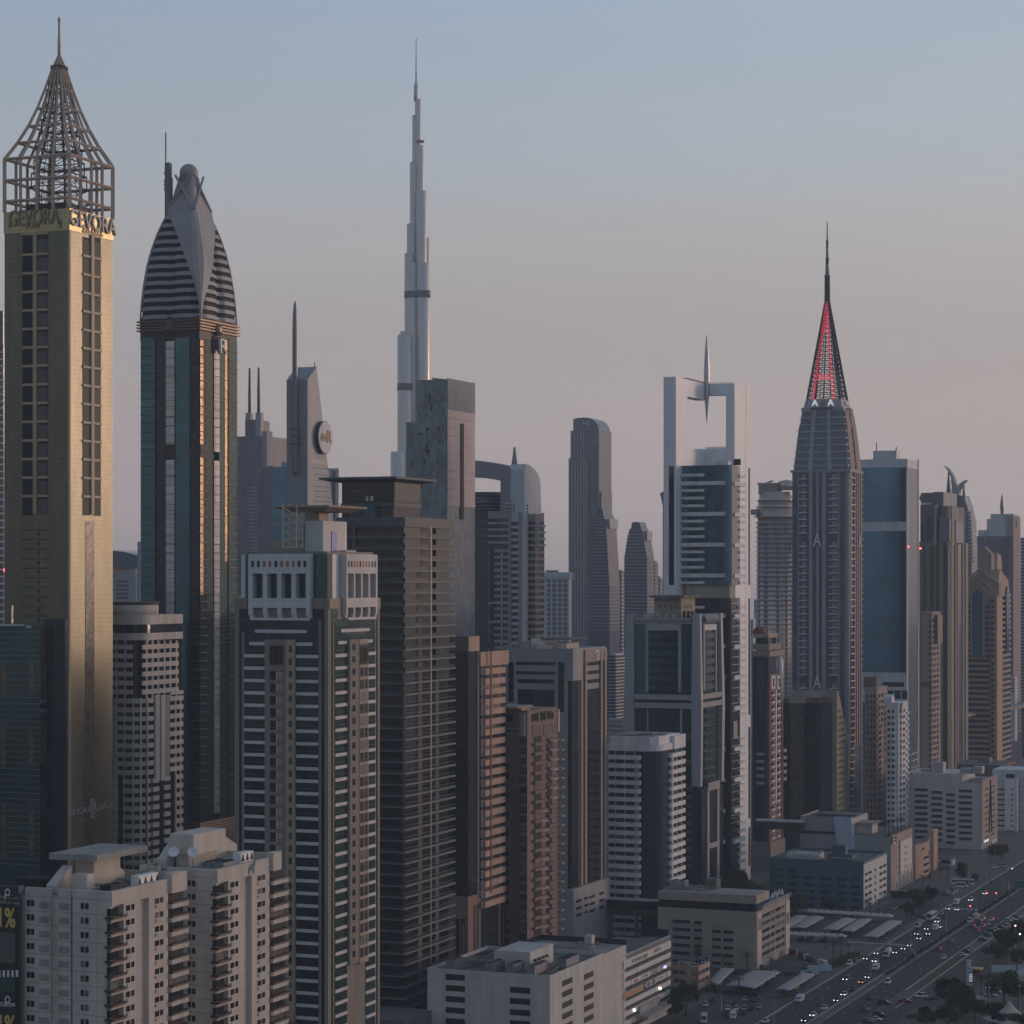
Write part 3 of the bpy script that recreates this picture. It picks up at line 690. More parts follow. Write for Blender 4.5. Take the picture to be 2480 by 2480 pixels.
# ------------------------------------------------------------------ world's tallest stepped tower far behind
def stepped_tower():
    D = 3028; k = D/F
    b = B('skyscraper', 'very tall silver stepped skyscraper with needle spire, far behind the nearer towers', 'skyscraper', 1007, D, None, None, ang=0)
    z = lambda v: H+(HV-v)*k; X = lambda u: (u-1007)*k
    def lobe(ul, ur, vt, y, name='wing', mat='silver_clad'):
        r = (ur-ul)/2*k
        return MB().lathe(X((ul+ur)/2), y, [(r, 0), (r, z(vt)), (r*.9, z(vt)+1.2)], 28).build(name, mat, b.o)
    for t in ((979.3, 1003, 615, 4), (984.3, 1010, 542, 9), (991.6, 1012, 391, 12), (997.2, 1013, 277, 14), (1004, 1012, 219, 12),
              (1006, 1019.6, 239, 10), (1008, 1026.5, 352, 8), (1008, 1033.5, 464, 2), (1009, 1041, 640, -4), (1022, 1041, 577, 6), (985, 1012, 640, 0),
              (963, 1000, 815, -8), (990, 1006, 815, -2), (947, 984, 1098, -14)): lobe(*t)
    for t in ((978.5, 1004, 705, 722, 4), (1008.4, 1043, 705, 722, -4), (984.5, 1012.5, 705, 722, 0), (962.4, 1000.6, 930, 947, -8), (1007.6, 1026.9, 338, 342, 8), (1008.6, 1034, 652, 656, 2), (984, 1010, 646, 651, 9)):
        r = (t[1]-t[0])/2*k; MB().lathe(X((t[0]+t[1])/2), t[4], [(r, z(t[3])), (r, z(t[2]))], 28).build('mechanical_band', 'silver_band', b.o)
    MB().lathe(X(976), -8, [(3.2, z(815)), (3.2, z(804))], 12).build('roof_drum', 'silver_clad', b.o); MB().lathe(X(987), -6, [(2.4, z(815)), (2.4, z(806))], 12).build('roof_drum', 'silver_clad', b.o)
    MB().lathe(X(1007), 12, [(2.2, z(230)), (1.9, z(200)), (1.2, z(190)), (1.0, z(150)), (.65, z(125)), (.5, z(88)), (.05, z(86))], 10).build('spire', 'silver', b.o)
    MB().lathe(X(1006.3), 12, [(2.6, z(240)), (2.6, z(200.5))], 14).build('spire_shaft', 'silver_clad', b.o)
stepped_tower()

# ------------------------------------------------------------------ tower with a sloping roof, a round sign and a long mast
def mast_tower():
    b = B('office_tower', 'wedge topped grey panel tower with round white sign and long steel mast', 'office tower', 745, 1050, 694, 801)
    yt, ym, yb = b.y(767), b.y(787), b.y(806)
    MB().extr([(0, 0), (yb*1.12, 0), (yb, b.z(1225)), (ym, b.z(1062)), (yt, b.z(884)), (0, b.z(919))], -b.w, 0).build('wall', 'blue_grey', b.o)
    x = b.x(718.5); px = 1050/F
    MB().lathe(x, -1.6, [(.9, b.z(1150)), (1.15, b.z(1140)), (1.15, b.z(800)), (.95, b.z(760)), (.6, b.z(738)), (.1, b.z(728))], 12).build('mast', 'grey_metal', b.o)
    for v in (1037, 1055, 1073):
        MB().lathe(x, -1.6, [(1.3, b.z(v)-.6), (1.6, b.z(v)), (1.3, b.z(v)+.6)], 12).build('mast_collar', 'grey_metal', b.o); MB().bar((x-2.4, -1.3, b.z(v)), (x+2.4, -1.3, b.z(v)), .45, 6).build('mast_bracket', 'grey_metal', b.o)
    yc = b.y(778.5); zc = b.z(1060, 0, yc); r = 39*px*1.03
    for (rr, x0, x1, mt, nm) in ((r, .2, 1.9, 'brown_dark', 'sign_rim'), (r*.96, .3, 2.1, 'sign_white', 'sign_disc')):
        ring = lambda xx: [(xx, yc+rr*math.cos(2*math.pi*i/32), zc+rr*math.sin(2*math.pi*i/32)) for i in range(32)]
        MB().loft([ring(x0), ring(x1)]).build(nm, mt if nm == 'sign_rim' else 'white_slab', b.o)
    text('lettering', 'A', 5.2, 'sign_green', b.o, (2.2, yc-4.0, zc-.2), 'r', .1, 0, .95); text('lettering', 'W', 5.2, 'sign_gold', b.o, (2.2, yc-1.2, zc-.2), 'r', .1, 0, .8); text('lettering', 'R', 7.6, 'sign_red', b.o, (2.25, yc+2.9, zc+.2), 'r', .1, .08, 1.1)
    for i, v in enumerate((1134, 1150, 1165, 1178, 1190, 1203, 1214)): b.Rt('slot_window', 757+(i % 3)*3, 803, v, v+1.0, 'black', .08, .2)
    for i in range(6): b.Rt('sign_fixing', 754+i*7, 756+i*7, 1112+i, 1121+i, 'grey_metal', .12, .1)
    b.F('vent', 748.5, 749, 890, 891, 'black')
    MB().bar((-1, yt, b.z(884)), (-1, yt, b.z(884)+2), .2).build('aerial', 'dark_metal', b.o)
mast_tower()

# twin spired tower behind, in the haze
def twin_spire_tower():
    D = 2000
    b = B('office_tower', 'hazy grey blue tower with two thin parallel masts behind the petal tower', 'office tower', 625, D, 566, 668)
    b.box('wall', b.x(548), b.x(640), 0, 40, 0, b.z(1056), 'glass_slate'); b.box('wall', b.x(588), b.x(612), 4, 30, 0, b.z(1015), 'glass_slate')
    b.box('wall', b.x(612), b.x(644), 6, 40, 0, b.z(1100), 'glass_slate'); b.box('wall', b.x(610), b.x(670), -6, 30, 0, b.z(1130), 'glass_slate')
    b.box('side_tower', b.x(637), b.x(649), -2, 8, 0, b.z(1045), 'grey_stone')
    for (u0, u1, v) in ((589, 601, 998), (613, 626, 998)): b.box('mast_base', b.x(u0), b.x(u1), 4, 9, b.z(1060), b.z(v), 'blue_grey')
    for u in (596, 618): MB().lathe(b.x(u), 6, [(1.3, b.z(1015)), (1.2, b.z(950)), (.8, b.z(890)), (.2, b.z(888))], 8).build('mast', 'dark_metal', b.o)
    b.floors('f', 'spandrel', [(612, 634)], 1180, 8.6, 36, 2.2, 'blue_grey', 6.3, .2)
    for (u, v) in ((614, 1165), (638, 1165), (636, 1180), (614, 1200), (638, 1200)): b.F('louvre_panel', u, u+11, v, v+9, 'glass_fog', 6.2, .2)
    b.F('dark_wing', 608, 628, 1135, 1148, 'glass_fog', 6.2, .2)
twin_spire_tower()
b = B('office_tower', 'plain dark blue glass slab tucked behind the wedge topped tower', 'office tower', 705, 1700, 661, 735)
b.body(1130, 'glass_blue', 'curtain_wall'); b.box('roof_room', b.x(677), b.x(700), 3, 12, b.z(1130), b.z(1118), 'blue_grey'); b.floors('f', 'spandrel', [(661, 705)], 1200, 67, 5, 1.5, 'blue_grey', .15)
b = B('office_tower', 'slim grey tower with rounded edge peeking out beside the wedge topped tower', 'office tower', 818, 1250, 795, 820)
b.body(1134, 'grey_blue_clad'); b.F('glass_strip', 804, 812, 1140, 1300, 'glass_slate', .2); b.Rt('edge_trim', 818.5, 820, 1135, 1300, 'sign_white', .3)

# ------------------------------------------------------------------ patchwork glass tower
def patchwork_tower():
    b = B('office_tower', 'flat topped grey glass tower with a tall dark slot and lower side step', 'office tower', 1083, 1150, 1010, 1150)
    b.body(921, 'glass_grey', 'curtain_wall')
    b.box('side_step', b.x(979), -b.w, 2, b.d*.8, 0, b.z(1019), 'glass_grey')
    b.Rt('street_wall', 1083.5, 1150, 955, 1227, 'mauve_sunlit', .12, .2); b.Rt('street_wall', 1083.5, 1150, 922, 997, 'grey_stone', .2, .2)  # pinkish evening light painted over the glass street face
    b.Rt('slot', 1113.5, 1122, 1026, 1258, 'black', .35, .3)
    b.floors('r', 'joint', [(1083.5, 1113), (1122.5, 1149.6)], 946, 21.5, 14, .5, 'pink_stone', .24)
    rnd = random.Random(8); L = []; Lw = []
    for i in range(60):
        u = rnd.uniform(985, 1074); v = rnd.uniform(945, 1230)
        if u < 1010 and v < 1030: continue
        (L if rnd.random() < .6 else Lw).append(b.fb(u, u+rnd.choice([2, 3, 6]), b.z(v+rnd.choice([6, 9, 20])), b.z(v), .12+.01*(i % 6), .1, 0 if u > 1011 else 2))
    b.rep('window', L, 'glass_black'); b.rep('window', Lw, 'glass_slate')
    b.box('parapet', -b.w, 0, 0, b.d, b.z(921), b.z(918.5), 'glass_sage')
    MB().bar((-2, 2, b.z(919)), (-12, 10, b.z(911)), .4).build('roof_crane', 'grey_metal', b.o); MB().bar((-.5, b.d-.5, b.z(919)), (-.5, b.d-.5, b.z(913)), .25).build('aerial', 'dark_metal', b.o)
patchwork_tower()

# ------------------------------------------------------------------ arched portal tower
def arch_tower():
    b = B('hotel_tower', 'brown grey tower joined by a rounded arch with open window and short spire', 'hotel tower', 1237, 1330, 1150, 1318)
    # the street side wing rises and curves into the arch
    w0 = b.x(1100); za = b.z(1116, 0, 0)
    # front arch slab: profile in (x,z)
    X = b.x; ax = [X(u) for u in (1092, 1118, 1152, 1185, 1212, 1228, 1237)]
    zt = [b.z(v) for v in (1122, 1114, 1113, 1118, 1124, 1129, 1135)]
    m = MB(); n = len(ax); y1 = 12
    hole_t = [b.z(v) for v in (1156, 1153, 1155, 1160, 1164)]; hx = [X(u) for u in (1094, 1130, 1160, 1195, 1212)]
    # above the opening
    def zt_at(x):
        for i in range(n-1):
            if ax[i] <= x <= ax[i+1]: return zt[i]+(zt[i+1]-zt[i])*(x-ax[i])/(ax[i+1]-ax[i])
        return zt[-1]
    xs = [X(1092)]+hx; zh = [b.z(1156)]+hole_t
    for i in range(len(xs)-1):
        xa, xb = xs[i], xs[i+1]
        m.add([(xa,0,zh[i]),(xb,0,zh[i+1]),(xb,0,zt_at(xb)),(xa,0,zt_at(xa)),(xa,y1,zh[i]),(xb,y1,zh[i+1]),(xb,y1,zt_at(xb)),(xa,y1,zt_at(xa))],
              [(0,1,2,3),(7,6,5,4),(0,4,5,1),(3,2,6,7),(1,5,6,2),(0,3,7,4)])
    m.build('arch', 'grey_stone', b.o)
    MB().prism([(X(1212), 0), (0, 0), (0, y1), (X(1212), y1)], b.z(1236), b.z(1164)).build('arch_leg', 'grey_stone', b.o)
    m = MB(); m.extr([(0, b.z(1236)), (y1, b.z(1236)), (y1, zt[-1]), (0, zt[-1])], X(1212), 0) if 0 else None
    vs = [(X(1212),0,b.z(1164)),(0,0,b.z(1164)),(0,0,zt[-1]),(X(1228),0,zt[-2]),(X(1212),0,zt[-3])]
    m.add(vs+[(x,y1,z) for x,_,z in vs], [(0,1,2,3,4),(9,8,7,6,5)]+[(i,(i+1)%5,5+(i+1)%5,5+i) for i in range(5)]); m.build('arch_shoulder', 'grey_stone', b.o)
    # second rounded slab on the street side
    prof = [(0, 0), (b.d*.75, 0), (b.y(1277), b.z(1175)), (b.y(1276), b.z(1160)), (b.y(1271), b.z(1145)), (b.y(1262), b.z(1134)), (b.y(1250), b.z(1126)), (b.y(1240), b.z(1124)), (0, b.z(1137))]
    MB().extr(prof, -.6, 8).build('rounded_wing', 'grey_blue_clad', b.o)
    MB().extr([(y+.5 if y else y+14, z) for y, z in prof], 8, 12).build('rounded_wing', 'grey_stone', b.o) if 0 else None
    MB().lathe(-1, 8, [(2.0, b.z(1130)), (1.2, b.z(1105)), (.6, b.z(1082)), (.1, b.z(1080))], 8).build('spire', 'grey_stone', b.o)
    # body below: dark glass at the front corner, banded stone bays
    b.box('curtain_wall', X(1118), 0, 1, b.d, 0, b.z(1237), 'glass_deep'); b.box('wing_wall', 0, X(1296, 6), 6, b.y(1317, X(1296, 6)), 0, b.z(1246), 'glass_deep')
    m = MB(); c = ((X(1110)+X(1190))/2, 14); m.lathe(c[0], c[1]+3, [(11, b.z(1240)), (11, b.z(1190)), (9, b.z(1189))], 20).build('drum', 'glass_navy', b.o)
    for v in (1195, 1204, 1213, 1222, 1230): MB().lathe(c[0], c[1]+3, [(11.4, b.z(v+1.6)), (11.4, b.z(v))], 20).build('drum_ring', 'grey_band', b.o)
    xa, xb = X(1183), X(1236)
    b.F('parapet', 1183, 1236, 1238, 1256, 'grey_stone', .7); b.F('parapet', 1152, 1183, 1238, 1254, 'glass_black', .5)
    b.floors('f', 'balcony_band', [(1183, 1235)], 1264, 15.6, 4, 5.5, 'grey_band', 1.2); b.floors('f', 'balcony_band', [(1152, 1183)], 1264, 15.6, 4, 3, 'slab_grey', .9)
    b.floors('f', 'spandrel', [(1198, 1234)], 1330, 15.7, 38, 7, 'tan_light', .6)
    b.floors('f', 'window', [(1186, 1196)], 1340, 15.7, 34, 9, 'glass_navy', .5); b.floors('f', 'window', [(1214, 1217)], 1338, 15.7, 34, 7, 'white_band', .5)
    b.F('pier', 1233, 1238, 1240, 1560, 'grey_stone', 1.0); b.F('glass_strip', 1183.5, 1187, 1326, 1560, 'glass_slate', .4)
    # dark recess and second wing
    b.Rt('recess', 1238.5, 1257, 1245, 1560, 'glass_black', .2, .3)
    b.floors('r', 'spandrel', [(1238.5, 1256)], 1272, 15.6, 40, 6.5, 'grey_stone', .5)
    wy = 6
    for (nm, a, c, v0, n, h, mt, o) in (('spandrel', 1279, 1307, 1334, 38, 7, 'tan_light', .5), ('balcony_band', 1276, 1316, 1271, 4, 5, 'grey_band', 1.2), ('window', 1272, 1286, 1262, 30, 9, 'glass_black', .35)):
        L = []
        for i in range(n):
            v = v0+15.6*i; zb, za_ = b.z(v), b.z(v+h)
            if zb < 3: break
            cc = c if c < 1287 else 1287+(c-1287)*.4; L.append((X(a, wy), X(cc, wy), wy-o, wy+.3, za_, zb))
            if c > 1287: L.append((X(cc, wy)-.2, X(cc, wy)+o, wy-o+.01, b.y(1317, X(cc, wy)), za_+.01, zb-.01))
        b.rep(nm, L, mt)
    b.box('pier', X(1265, wy), X(1271, wy), wy-1, wy+1, 0, b.z(1245), 'tan_stone'); b.box('parapet', X(1274, wy), X(1297, wy), wy-.8, b.y(1317, X(1296, wy)), b.z(1263), b.z(1244), 'pink_stone')
    b.floors('f', 'window', [(1239, 1255)], 1264, 15.6, 38, 8.5, 'glass_black', .2); b.F('pier', 1256, 1263, 1240, 1560, 'grey_stone', .5)
    for v in (1220, 1228, 1236):
        o = MB().bar((X(1225), -1, b.z(v)), (X(1240), -1, b.z(v)), .55, 6); o.build('roof_fin', 'silver', b.o); MB().bar((X(1244), 0, b.z(v+3)), (X(1272), 4, b.z(v+4)), .5, 6).build('roof_fin', 'dark_metal', b.o)
    for v in (1458, 1504): b.box('sky_band', X(1184), X(1236), -1.6, .2, b.z(v+4.5), b.z(v), 'grey_band'); b.box('sky_band', X(1276, wy), X(1298, wy), wy-1.6, wy+.2, b.z(v+4.5), b.z(v), 'grey_band')
arch_tower()

# ------------------------------------------------------------------ stone banded tower with the white portico crown
def portico_tower():
    b = B('apartment_tower', 'tan stone tower with white bands and a white pillared crown under a flared canopy', 'apartment tower', 794.5, 680, 568, 920)
    b.body(1449, 'tan_stone'); w, d = b.w, b.d
    P = 30.3; n = 31
    fb = [(592.5, 644.5), (718, 771.5)]; rbs = [(810, 839.5), (884.5, 907.5)]
    for (a, c) in fb: b.F('glass_bay', a, c, 1500, 2500, 'glass_deep', .12, .2)
    for (a, c) in rbs: b.Rt('glass_bay', a, c, 1500, 2500, 'glass_green', .12, .2)
    # top storeys widen in steps under the crown
    b.F('glass_bay', 618, 744, 1500, 1533, 'glass_deep', .14, .2); b.F('glass_bay', 605, 757, 1535, 1563, 'glass_deep', .15, .2)
    b.Rt('glass_bay', 825, 893, 1500, 1533, 'glass_green', .14, .2); b.Rt('glass_bay', 817, 900, 1535, 1563, 'glass_green', .15, .2)
    b.floors('f', 'spandrel', [(619, 744)], 1526, P, 1, 8, 'grey_blue_clad', .35); b.floors('r', 'spandrel', [(824, 893)], 1525, P, 1, 8, 'white_band', .35)
    b.floors('f', 'spandrel', [(605, 645), (718, 757)], 1556.5, P, 1, 8, 'grey_blue_clad', .35); b.floors('r', 'spandrel', [(817, 839), (884, 900)], 1554, P, 1, 8, 'white_band', .35)
    b.floors('f', 'spandrel', fb, 1586.5, P, n, 8, 'grey_blue_clad', .35); b.floors('r', 'spandrel', rbs, 1585.5, P, n, 8, 'white_band', .35)  # white spandrels: cool tint for the shaded front, warm for the lit side
    b.floors('f', 'rail', fb, 1578, P, 14, .8, 'slab_grey', .2); b.floors('r', 'rail', rbs, 1576, P, 14, .8, 'slab_grey', .2)
    for (a, c) in ((579.5, 585), (778.5, 785.5)): b.F('slot', a, c, 1475, 2500, 'glass_black', .06, .2)
    for (a, c) in ((802.5, 806), (911, 914)): b.Rt('slot', a, c, 1475, 2500, 'glass_black', .06, .2)
    for (a, c, v) in ((580, 604, 1475), (758, 785, 1475), (580, 597, 1503)): b.F('slot', a, c, v, v+26, 'glass_black', .07, .2)
    for (a, c, v) in ((803, 817, 1473), (904, 914, 1473)): b.Rt('slot', a, c, v, v+26, 'glass_green', .07, .2)
    # central stone bays with balconies and small windows
    b.F('bay', 645, 717.5, 1549, 2470, 'tan_stone', 1.0, .2); b.Rt('bay', 839.5, 884, 1548, 2330, 'tan_stone', 1.0, .2)
    b.F('bay_pier', 697, 717.5, 1549, 2470, 'tan_light', 1.15, .2); b.Rt('bay_pier', 863, 884, 1548, 2330, 'tan_light', 1.12, .2)
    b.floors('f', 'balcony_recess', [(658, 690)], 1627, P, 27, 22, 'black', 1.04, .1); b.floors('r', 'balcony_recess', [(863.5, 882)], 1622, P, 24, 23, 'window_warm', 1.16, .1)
    b.floors('f', 'balcony_door', [(674.5, 689.5)], 1628, P, 27, 20, 'peach' if 0 else 'pink_stone', 1.07, .1)
    b.floors('f', 'balcony_post', [(673.2, 675)], 1627, P, 27, 22, 'white_slab', 1.12, .1); b.floors('r', 'balcony_post', [(872.2, 873.4)], 1622, P, 24, 23, 'tan_light', 1.24, .1)
    b.floors('f', 'balcony_rail', [(658, 690)], 1643, P, 27, 1.2, 'slab_grey', 1.2, .1)
    b.floors('f', 'window', [(704, 711.5)], 1565, P, 29, 16, 'window_warm', 1.2, .1); b.floors('r', 'window', [(846, 852.5)], 1563, P, 26, 15, 'glass_dark', 1.06, .1)
    for (f, u0, u1) in (('f', 658, 690), ('r', 863.5, 882)):       # wrought screens at the top of the bays
        m = MB(); z0, z1 = b.z(1609), b.z(1565)
        A, C = (b.x(u0), b.x(u1)) if f == 'f' else (b.y(u0), b.y(u1)); e = (lambda p, q: (p, -1.3, q)) if f == 'f' else (lambda p, q: (1.3, p, q))
        for i in range(5): p = A+(C-A)*i/4; m.bar(e(p, z0), e(p, z1), .09)
        for i in range(7):
            zz = z0+(z1-z0)*i/6; m.bar(e(A, zz), e(C, zz), .08)
            if i < 6: zn = z0+(z1-z0)*(i+1)/6; m.bar(e(A, zz), e((A+C)/2, zn), .07); m.bar(e(C, zz), e((A+C)/2, zn), .07)
        m.build('screen', 'bronze', b.o)
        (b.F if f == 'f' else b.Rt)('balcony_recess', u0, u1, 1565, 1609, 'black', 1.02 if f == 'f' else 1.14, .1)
    # crown block
    x0, x1 = b.x(606), b.x(755.5); z0, z1 = b.z(1503), b.z(1341); D2 = d*.93; o = 1.2
    b.box('crown_core', -w+1.5, -1.5, 1.5, d-1.5, b.z(1449), b.z(1345), 'glass_green')
    b.box('glass_corner', b.x(757), -.6, .8, 4, b.z(1449), b.z(1341), 'glass_green'); b.box('glass_corner', -4, -.8, .9, b.y(829), b.z(1449), b.z(1342), 'grey_blue_clad')
    def portico(face, a, c, out, mt):
        E = (lambda u0, u1, v0, v1, oo, ii, nm, mm=mt: b.box(nm, b.x(u0), b.x(u1), -oo, ii, b.z(v1), b.z(v0), mm)) if face == 'f' else (lambda u0, u1, v0, v1, oo, ii, nm, mm=mt: b.box(nm, -ii, oo, b.y(u0), b.y(u1), b.z(v1), b.z(v0), mm))
        E(a, c, 1341, 1389, out, 2.5, 'crown_lintel'); E(a, c, 1449, 1472.5, out, 2.5, 'crown_beam'); E(a+5, c-3, 1497, 1503, out, 2.5, 'crown_sill')
        nn = 5; pw = (c-a)*(.068 if face == 'f' else .05)
        for i in range(nn):
            u = a+(c-a-pw)*i/(nn-1); E(u, u+pw, 1389, 1449, out-.02, 2.4, 'crown_column'); E(u, u+pw, 1472.5, 1490, out-.02, 2.4, 'crown_column'); E(u+pw*.1, u+pw*1.1, 1489, 1497, out-.4, 2.4, 'crown_column')
        E(a+1, c-1, 1389, 1449, -2.2, 2.6, 'crown_window', 'glass_sage' if face == 'f' else 'pink_stone'); E(a+4, c-1, 1473, 1498, -.6, 1.2, 'crown_window', 'glass_deep')
        for i in range(10):
            u = a+(c-a)*(.05+.094*i); E(u, u+(c-a)*.042, 1358, 1373, out+.06, -out+.3, 'crown_vent', 'black' if i in (0, 1, 4, 8, 9) else 'orange_wall')
    portico('f', 606, 755.5, o, 'grey_blue_clad'); portico('r', 830, 905.5, o, 'white_band')  # one white, tinted cool in front and warm streetward to paint the light
    b.F('crown_edge', 585, 595, 1344, 1448, 'grey_blue_clad', .3, 3); b.F('glass_corner', 595, 606, 1343, 1449, 'glass_green', .1, 3)
    for (a, c, f) in ((744, 785, 'f'), (570, 600, 'f')): b.F('shoulder', a, c, 1449, 1474, 'tan_stone', .35, .5)
    for (a, c) in ((796, 819), (906, 919)): b.Rt('shoulder', a, c, 1449, 1474, 'tan_light', .35, .5)
    b.box('roof_rail', -w*.9, -1, 1.2, D2, b.z(1341), b.z(1335), 'glass_sage')
    # penthouse, flared canopy, lattice mast
    py = 6
    b.box('penthouse', b.x(739, py), b.x(780, py), py, py+16, b.z(1341), b.z(1261, -3, py), 'grey_blue_clad'); xq = b.x(780, py)
    b.box('penthouse_face', xq, xq+.3, py, b.y(833, xq), b.z(1341), b.z(1261, -3, py), 'white_band')
    b.box('blue_panel', xq+.3, xq+.5, b.y(800, xq), b.y(812, xq), b.z(1337), b.z(1284), 'blue_panel')
    b.box('annex', b.x(650, py), b.x(739, py), py+2, py+14, b.z(1341), b.z(1306), 'beige'); b.box('annex', b.x(715, py), b.x(741, py), py+4, py+12, b.z(1306), b.z(1266), 'tan_stone'); b.box('lift_room', b.x(740, 8), b.x(773, 8), 8, 14, b.z(1262), b.z(1240), 'tan_light')
    xa, xb, ya, yb = b.x(664, 2), b.x(800, 2), 1, b.y(846, -6); cz = b.z(1239, -6, 6); top = b.z(1227, -6, 6); kk = 3.5
    MB().loft([[(xa+kk, ya+kk, cz), (xb-kk, ya+kk, cz), (xb-kk, yb-kk, cz), (xa+kk, yb-kk, cz)], [(xa, ya, top-.2), (xb, ya, top-.2), (xb, yb, top-.2), (xa, yb, top-.2)], [(xa, ya, top+.3), (xb, ya, top+.3), (xb, yb, top+.3), (xa, yb, top+.3)]]).build('canopy', 'tan_light', b.o)
    m = MB(); xs, ys = (b.x(686, 1), b.x(719, 1)), (.8, 4.6); z0, z1 = b.z(1325), b.z(1217)
    for x in xs:
        for y in ys: m.bar((x, y, z0), (x, y, z1), .2)
    for i in range(5):
        za, zb2 = z0+(z1-z0-3)*i/4.2, z0+(z1-z0-3)*(i+1)/4.2
        for y in ys: m.bar((xs[0], y, za), (xs[1], y, za), .14); m.bar((xs[0], y, zb2), (xs[1], y, za), .13)
        for x in xs: m.bar((x, ys[0], za), (x, ys[1], za), .14); m.bar((x, ys[0], zb2), (x, ys[1], za), .13)
    m.build('lattice_mast', 'cream_plain', b.o)
    b.box('roof_unit', b.x(840, 3), b.x(868, 3), 3, 6, b.z(1341), b.z(1330), 'cream_plain') if 0 else b.box('roof_unit', -3.5, -1.2, b.y(848), b.y(872), b.z(1341), b.z(1331), 'cream_plain')
portico_tower()

# ------------------------------------------------------------------ dark balcony tower
def balcony_tower():
    b = B('apartment_tower', 'dark glass tower wrapped in thin grey balcony slabs under a wide flat roof', 'apartment tower', 977, 770, 815, 1092)
    w, d = b.w, b.d
    b.box('curtain_wall', -w, -.9, .9, d, 0, b.z(1275), 'glass_black'); P = 27.3; n = 44
    L, R_, G, R2 = [], [], [], []
    for i in range(n):
        v = 1268+i*P; z = b.z(v)
        if z < 4: break
        L.append((-w, -.0, -.15, .95, z-1.0, z-.45)); G.append((-w, -.1, -.02, .06, z-.45, z+.55))
        R_.append((-1.0, .75, -.35, b.y(1099), z-1.02, z-.4))
        if i < 14: G.append((.5, .6, .1, b.y(1097), z-.4, z+.65))
        else: R2.append((.5, .62, .1, b.y(1097), z+.55, z+.68))
    b.rep('floor_slab', L, 'slab_grey'); b.rep('balcony_slab', R_, 'slab_grey'); b.rep('balustrade', G, 'balustrade'); b.rep('handrail', R2, 'slab_grey')
    # glazed screens on the street side, lighter in the upper half
    L, L2 = [], []
    for i in range(n):
        za, zb = b.z(1268+(i+1)*P)+.0, b.z(1268+i*P)-1.05
        if za < 4: break
        if i < 22: L.append((-.85, -.3 if i < 11 else -.5, 1.0, b.y(1008 if i > 3 else 1020), za-.4, zb)); L.append((-.85, -.3, b.y(1058), b.y(1090), za-.4, zb)) if i < 14 else None
        for (a, c) in ((1060, 1068), (1018, 1028)): L2.append((-.95, -.75, b.y(a), b.y(c), za-.4, zb))
    b.rep('glass_screen', L, 'glass_moss'); b.rep('curtain', L2, 'concrete_dark')
    for u in (857, 976): b.F('downpipe', u, u+1.6, 1275, 2460, 'grey_metal', .35, .2) if u == 857 else None
    b.box('downpipe', .62, .85, b.y(1037.5), b.y(1039), 0, b.z(1272), 'grey_metal')
    # parapet and set-back rooftop pavilion with its overhanging roof
    b.box('parapet', -w, .8, -.4, d+.6, b.z(1272), b.z(1252), 'slab_grey'); b.box('mechanical_band', -w-.05, .85, -.45, d+.3, b.z(1884), b.z(1856), 'bronze') if 0 else None
    xa, xb, ya, yb = b.x(828, 4), b.x(954, 4), 4, b.y(1018, -5)
    b.box('pavilion', xa, xb, ya, yb, b.z(1252), b.z(1166, -5, 5), 'glass_black'); b.box('pavilion_base', xa-.3, xb+.3, ya-.3, yb+.4, b.z(1226, -5, 5), b.z(1218, -5, 5), 'slab_grey')
    b.box('pavilion_face', xb, xb+.25, ya, yb, b.z(1214, -5, 5), b.z(1168, -5, 5), 'glass_moss'); b.box('pavilion_band', xa-.1, xb+.35, ya-.1, yb+.1, b.z(1190, -5, 5), b.z(1187, -5, 5), 'slab_grey')
    ex = 6.0; zt = b.z(1157, -5, 0)
    x0, x1, y0, y1 = b.x(775, 0), xb+3.2, -1.0, b.y(1056, xb+3)
    MB().loft([[(xa, ya, zt-1.3), (xb, ya, zt-1.3), (xb, yb, zt-1.3), (xa, yb, zt-1.3)], [(x0, y0, zt-.3), (x1, y0, zt-.3), (x1, y1, zt-.3), (x0, y1, zt-.3)], [(x0, y0, zt+.4), (x1, y0, zt+.4), (x1, y1, zt+.4), (x0, y1, zt+.4)]]).build('roof', 'slab_grey', b.o)
    b.box('blue_tank', b.x(876), b.x(902), 1, 3, b.z(1252), b.z(1222), 'teal_paint'); b.box('air_unit', b.x(888, 4), b.x(893, 4), 3.4, 4, b.z(1213, -5, 5), b.z(1201, -5, 5), 'white_slab'); b.box('air_unit', b.x(899, 4), b.x(905, 4), 3.4, 4, b.z(1213, -5, 5), b.z(1201, -5, 5), 'white_slab')
    m = MB(); zz = b.z(1248)
    for i in range(14): x = b.x(852+i*9); m.bar((x, 0, zz-1), (x, 0, zz+2), .07)
    m.bar((b.x(852), 0, zz+2), (b.x(969), 0, zz+2), .07); m.build('roof_rail', 'grey_metal', b.o)
    b.box('podium', b.x(855), b.x(1050), -22, 0, 0, b.z(2440), 'concrete_dark')
balcony_tower()

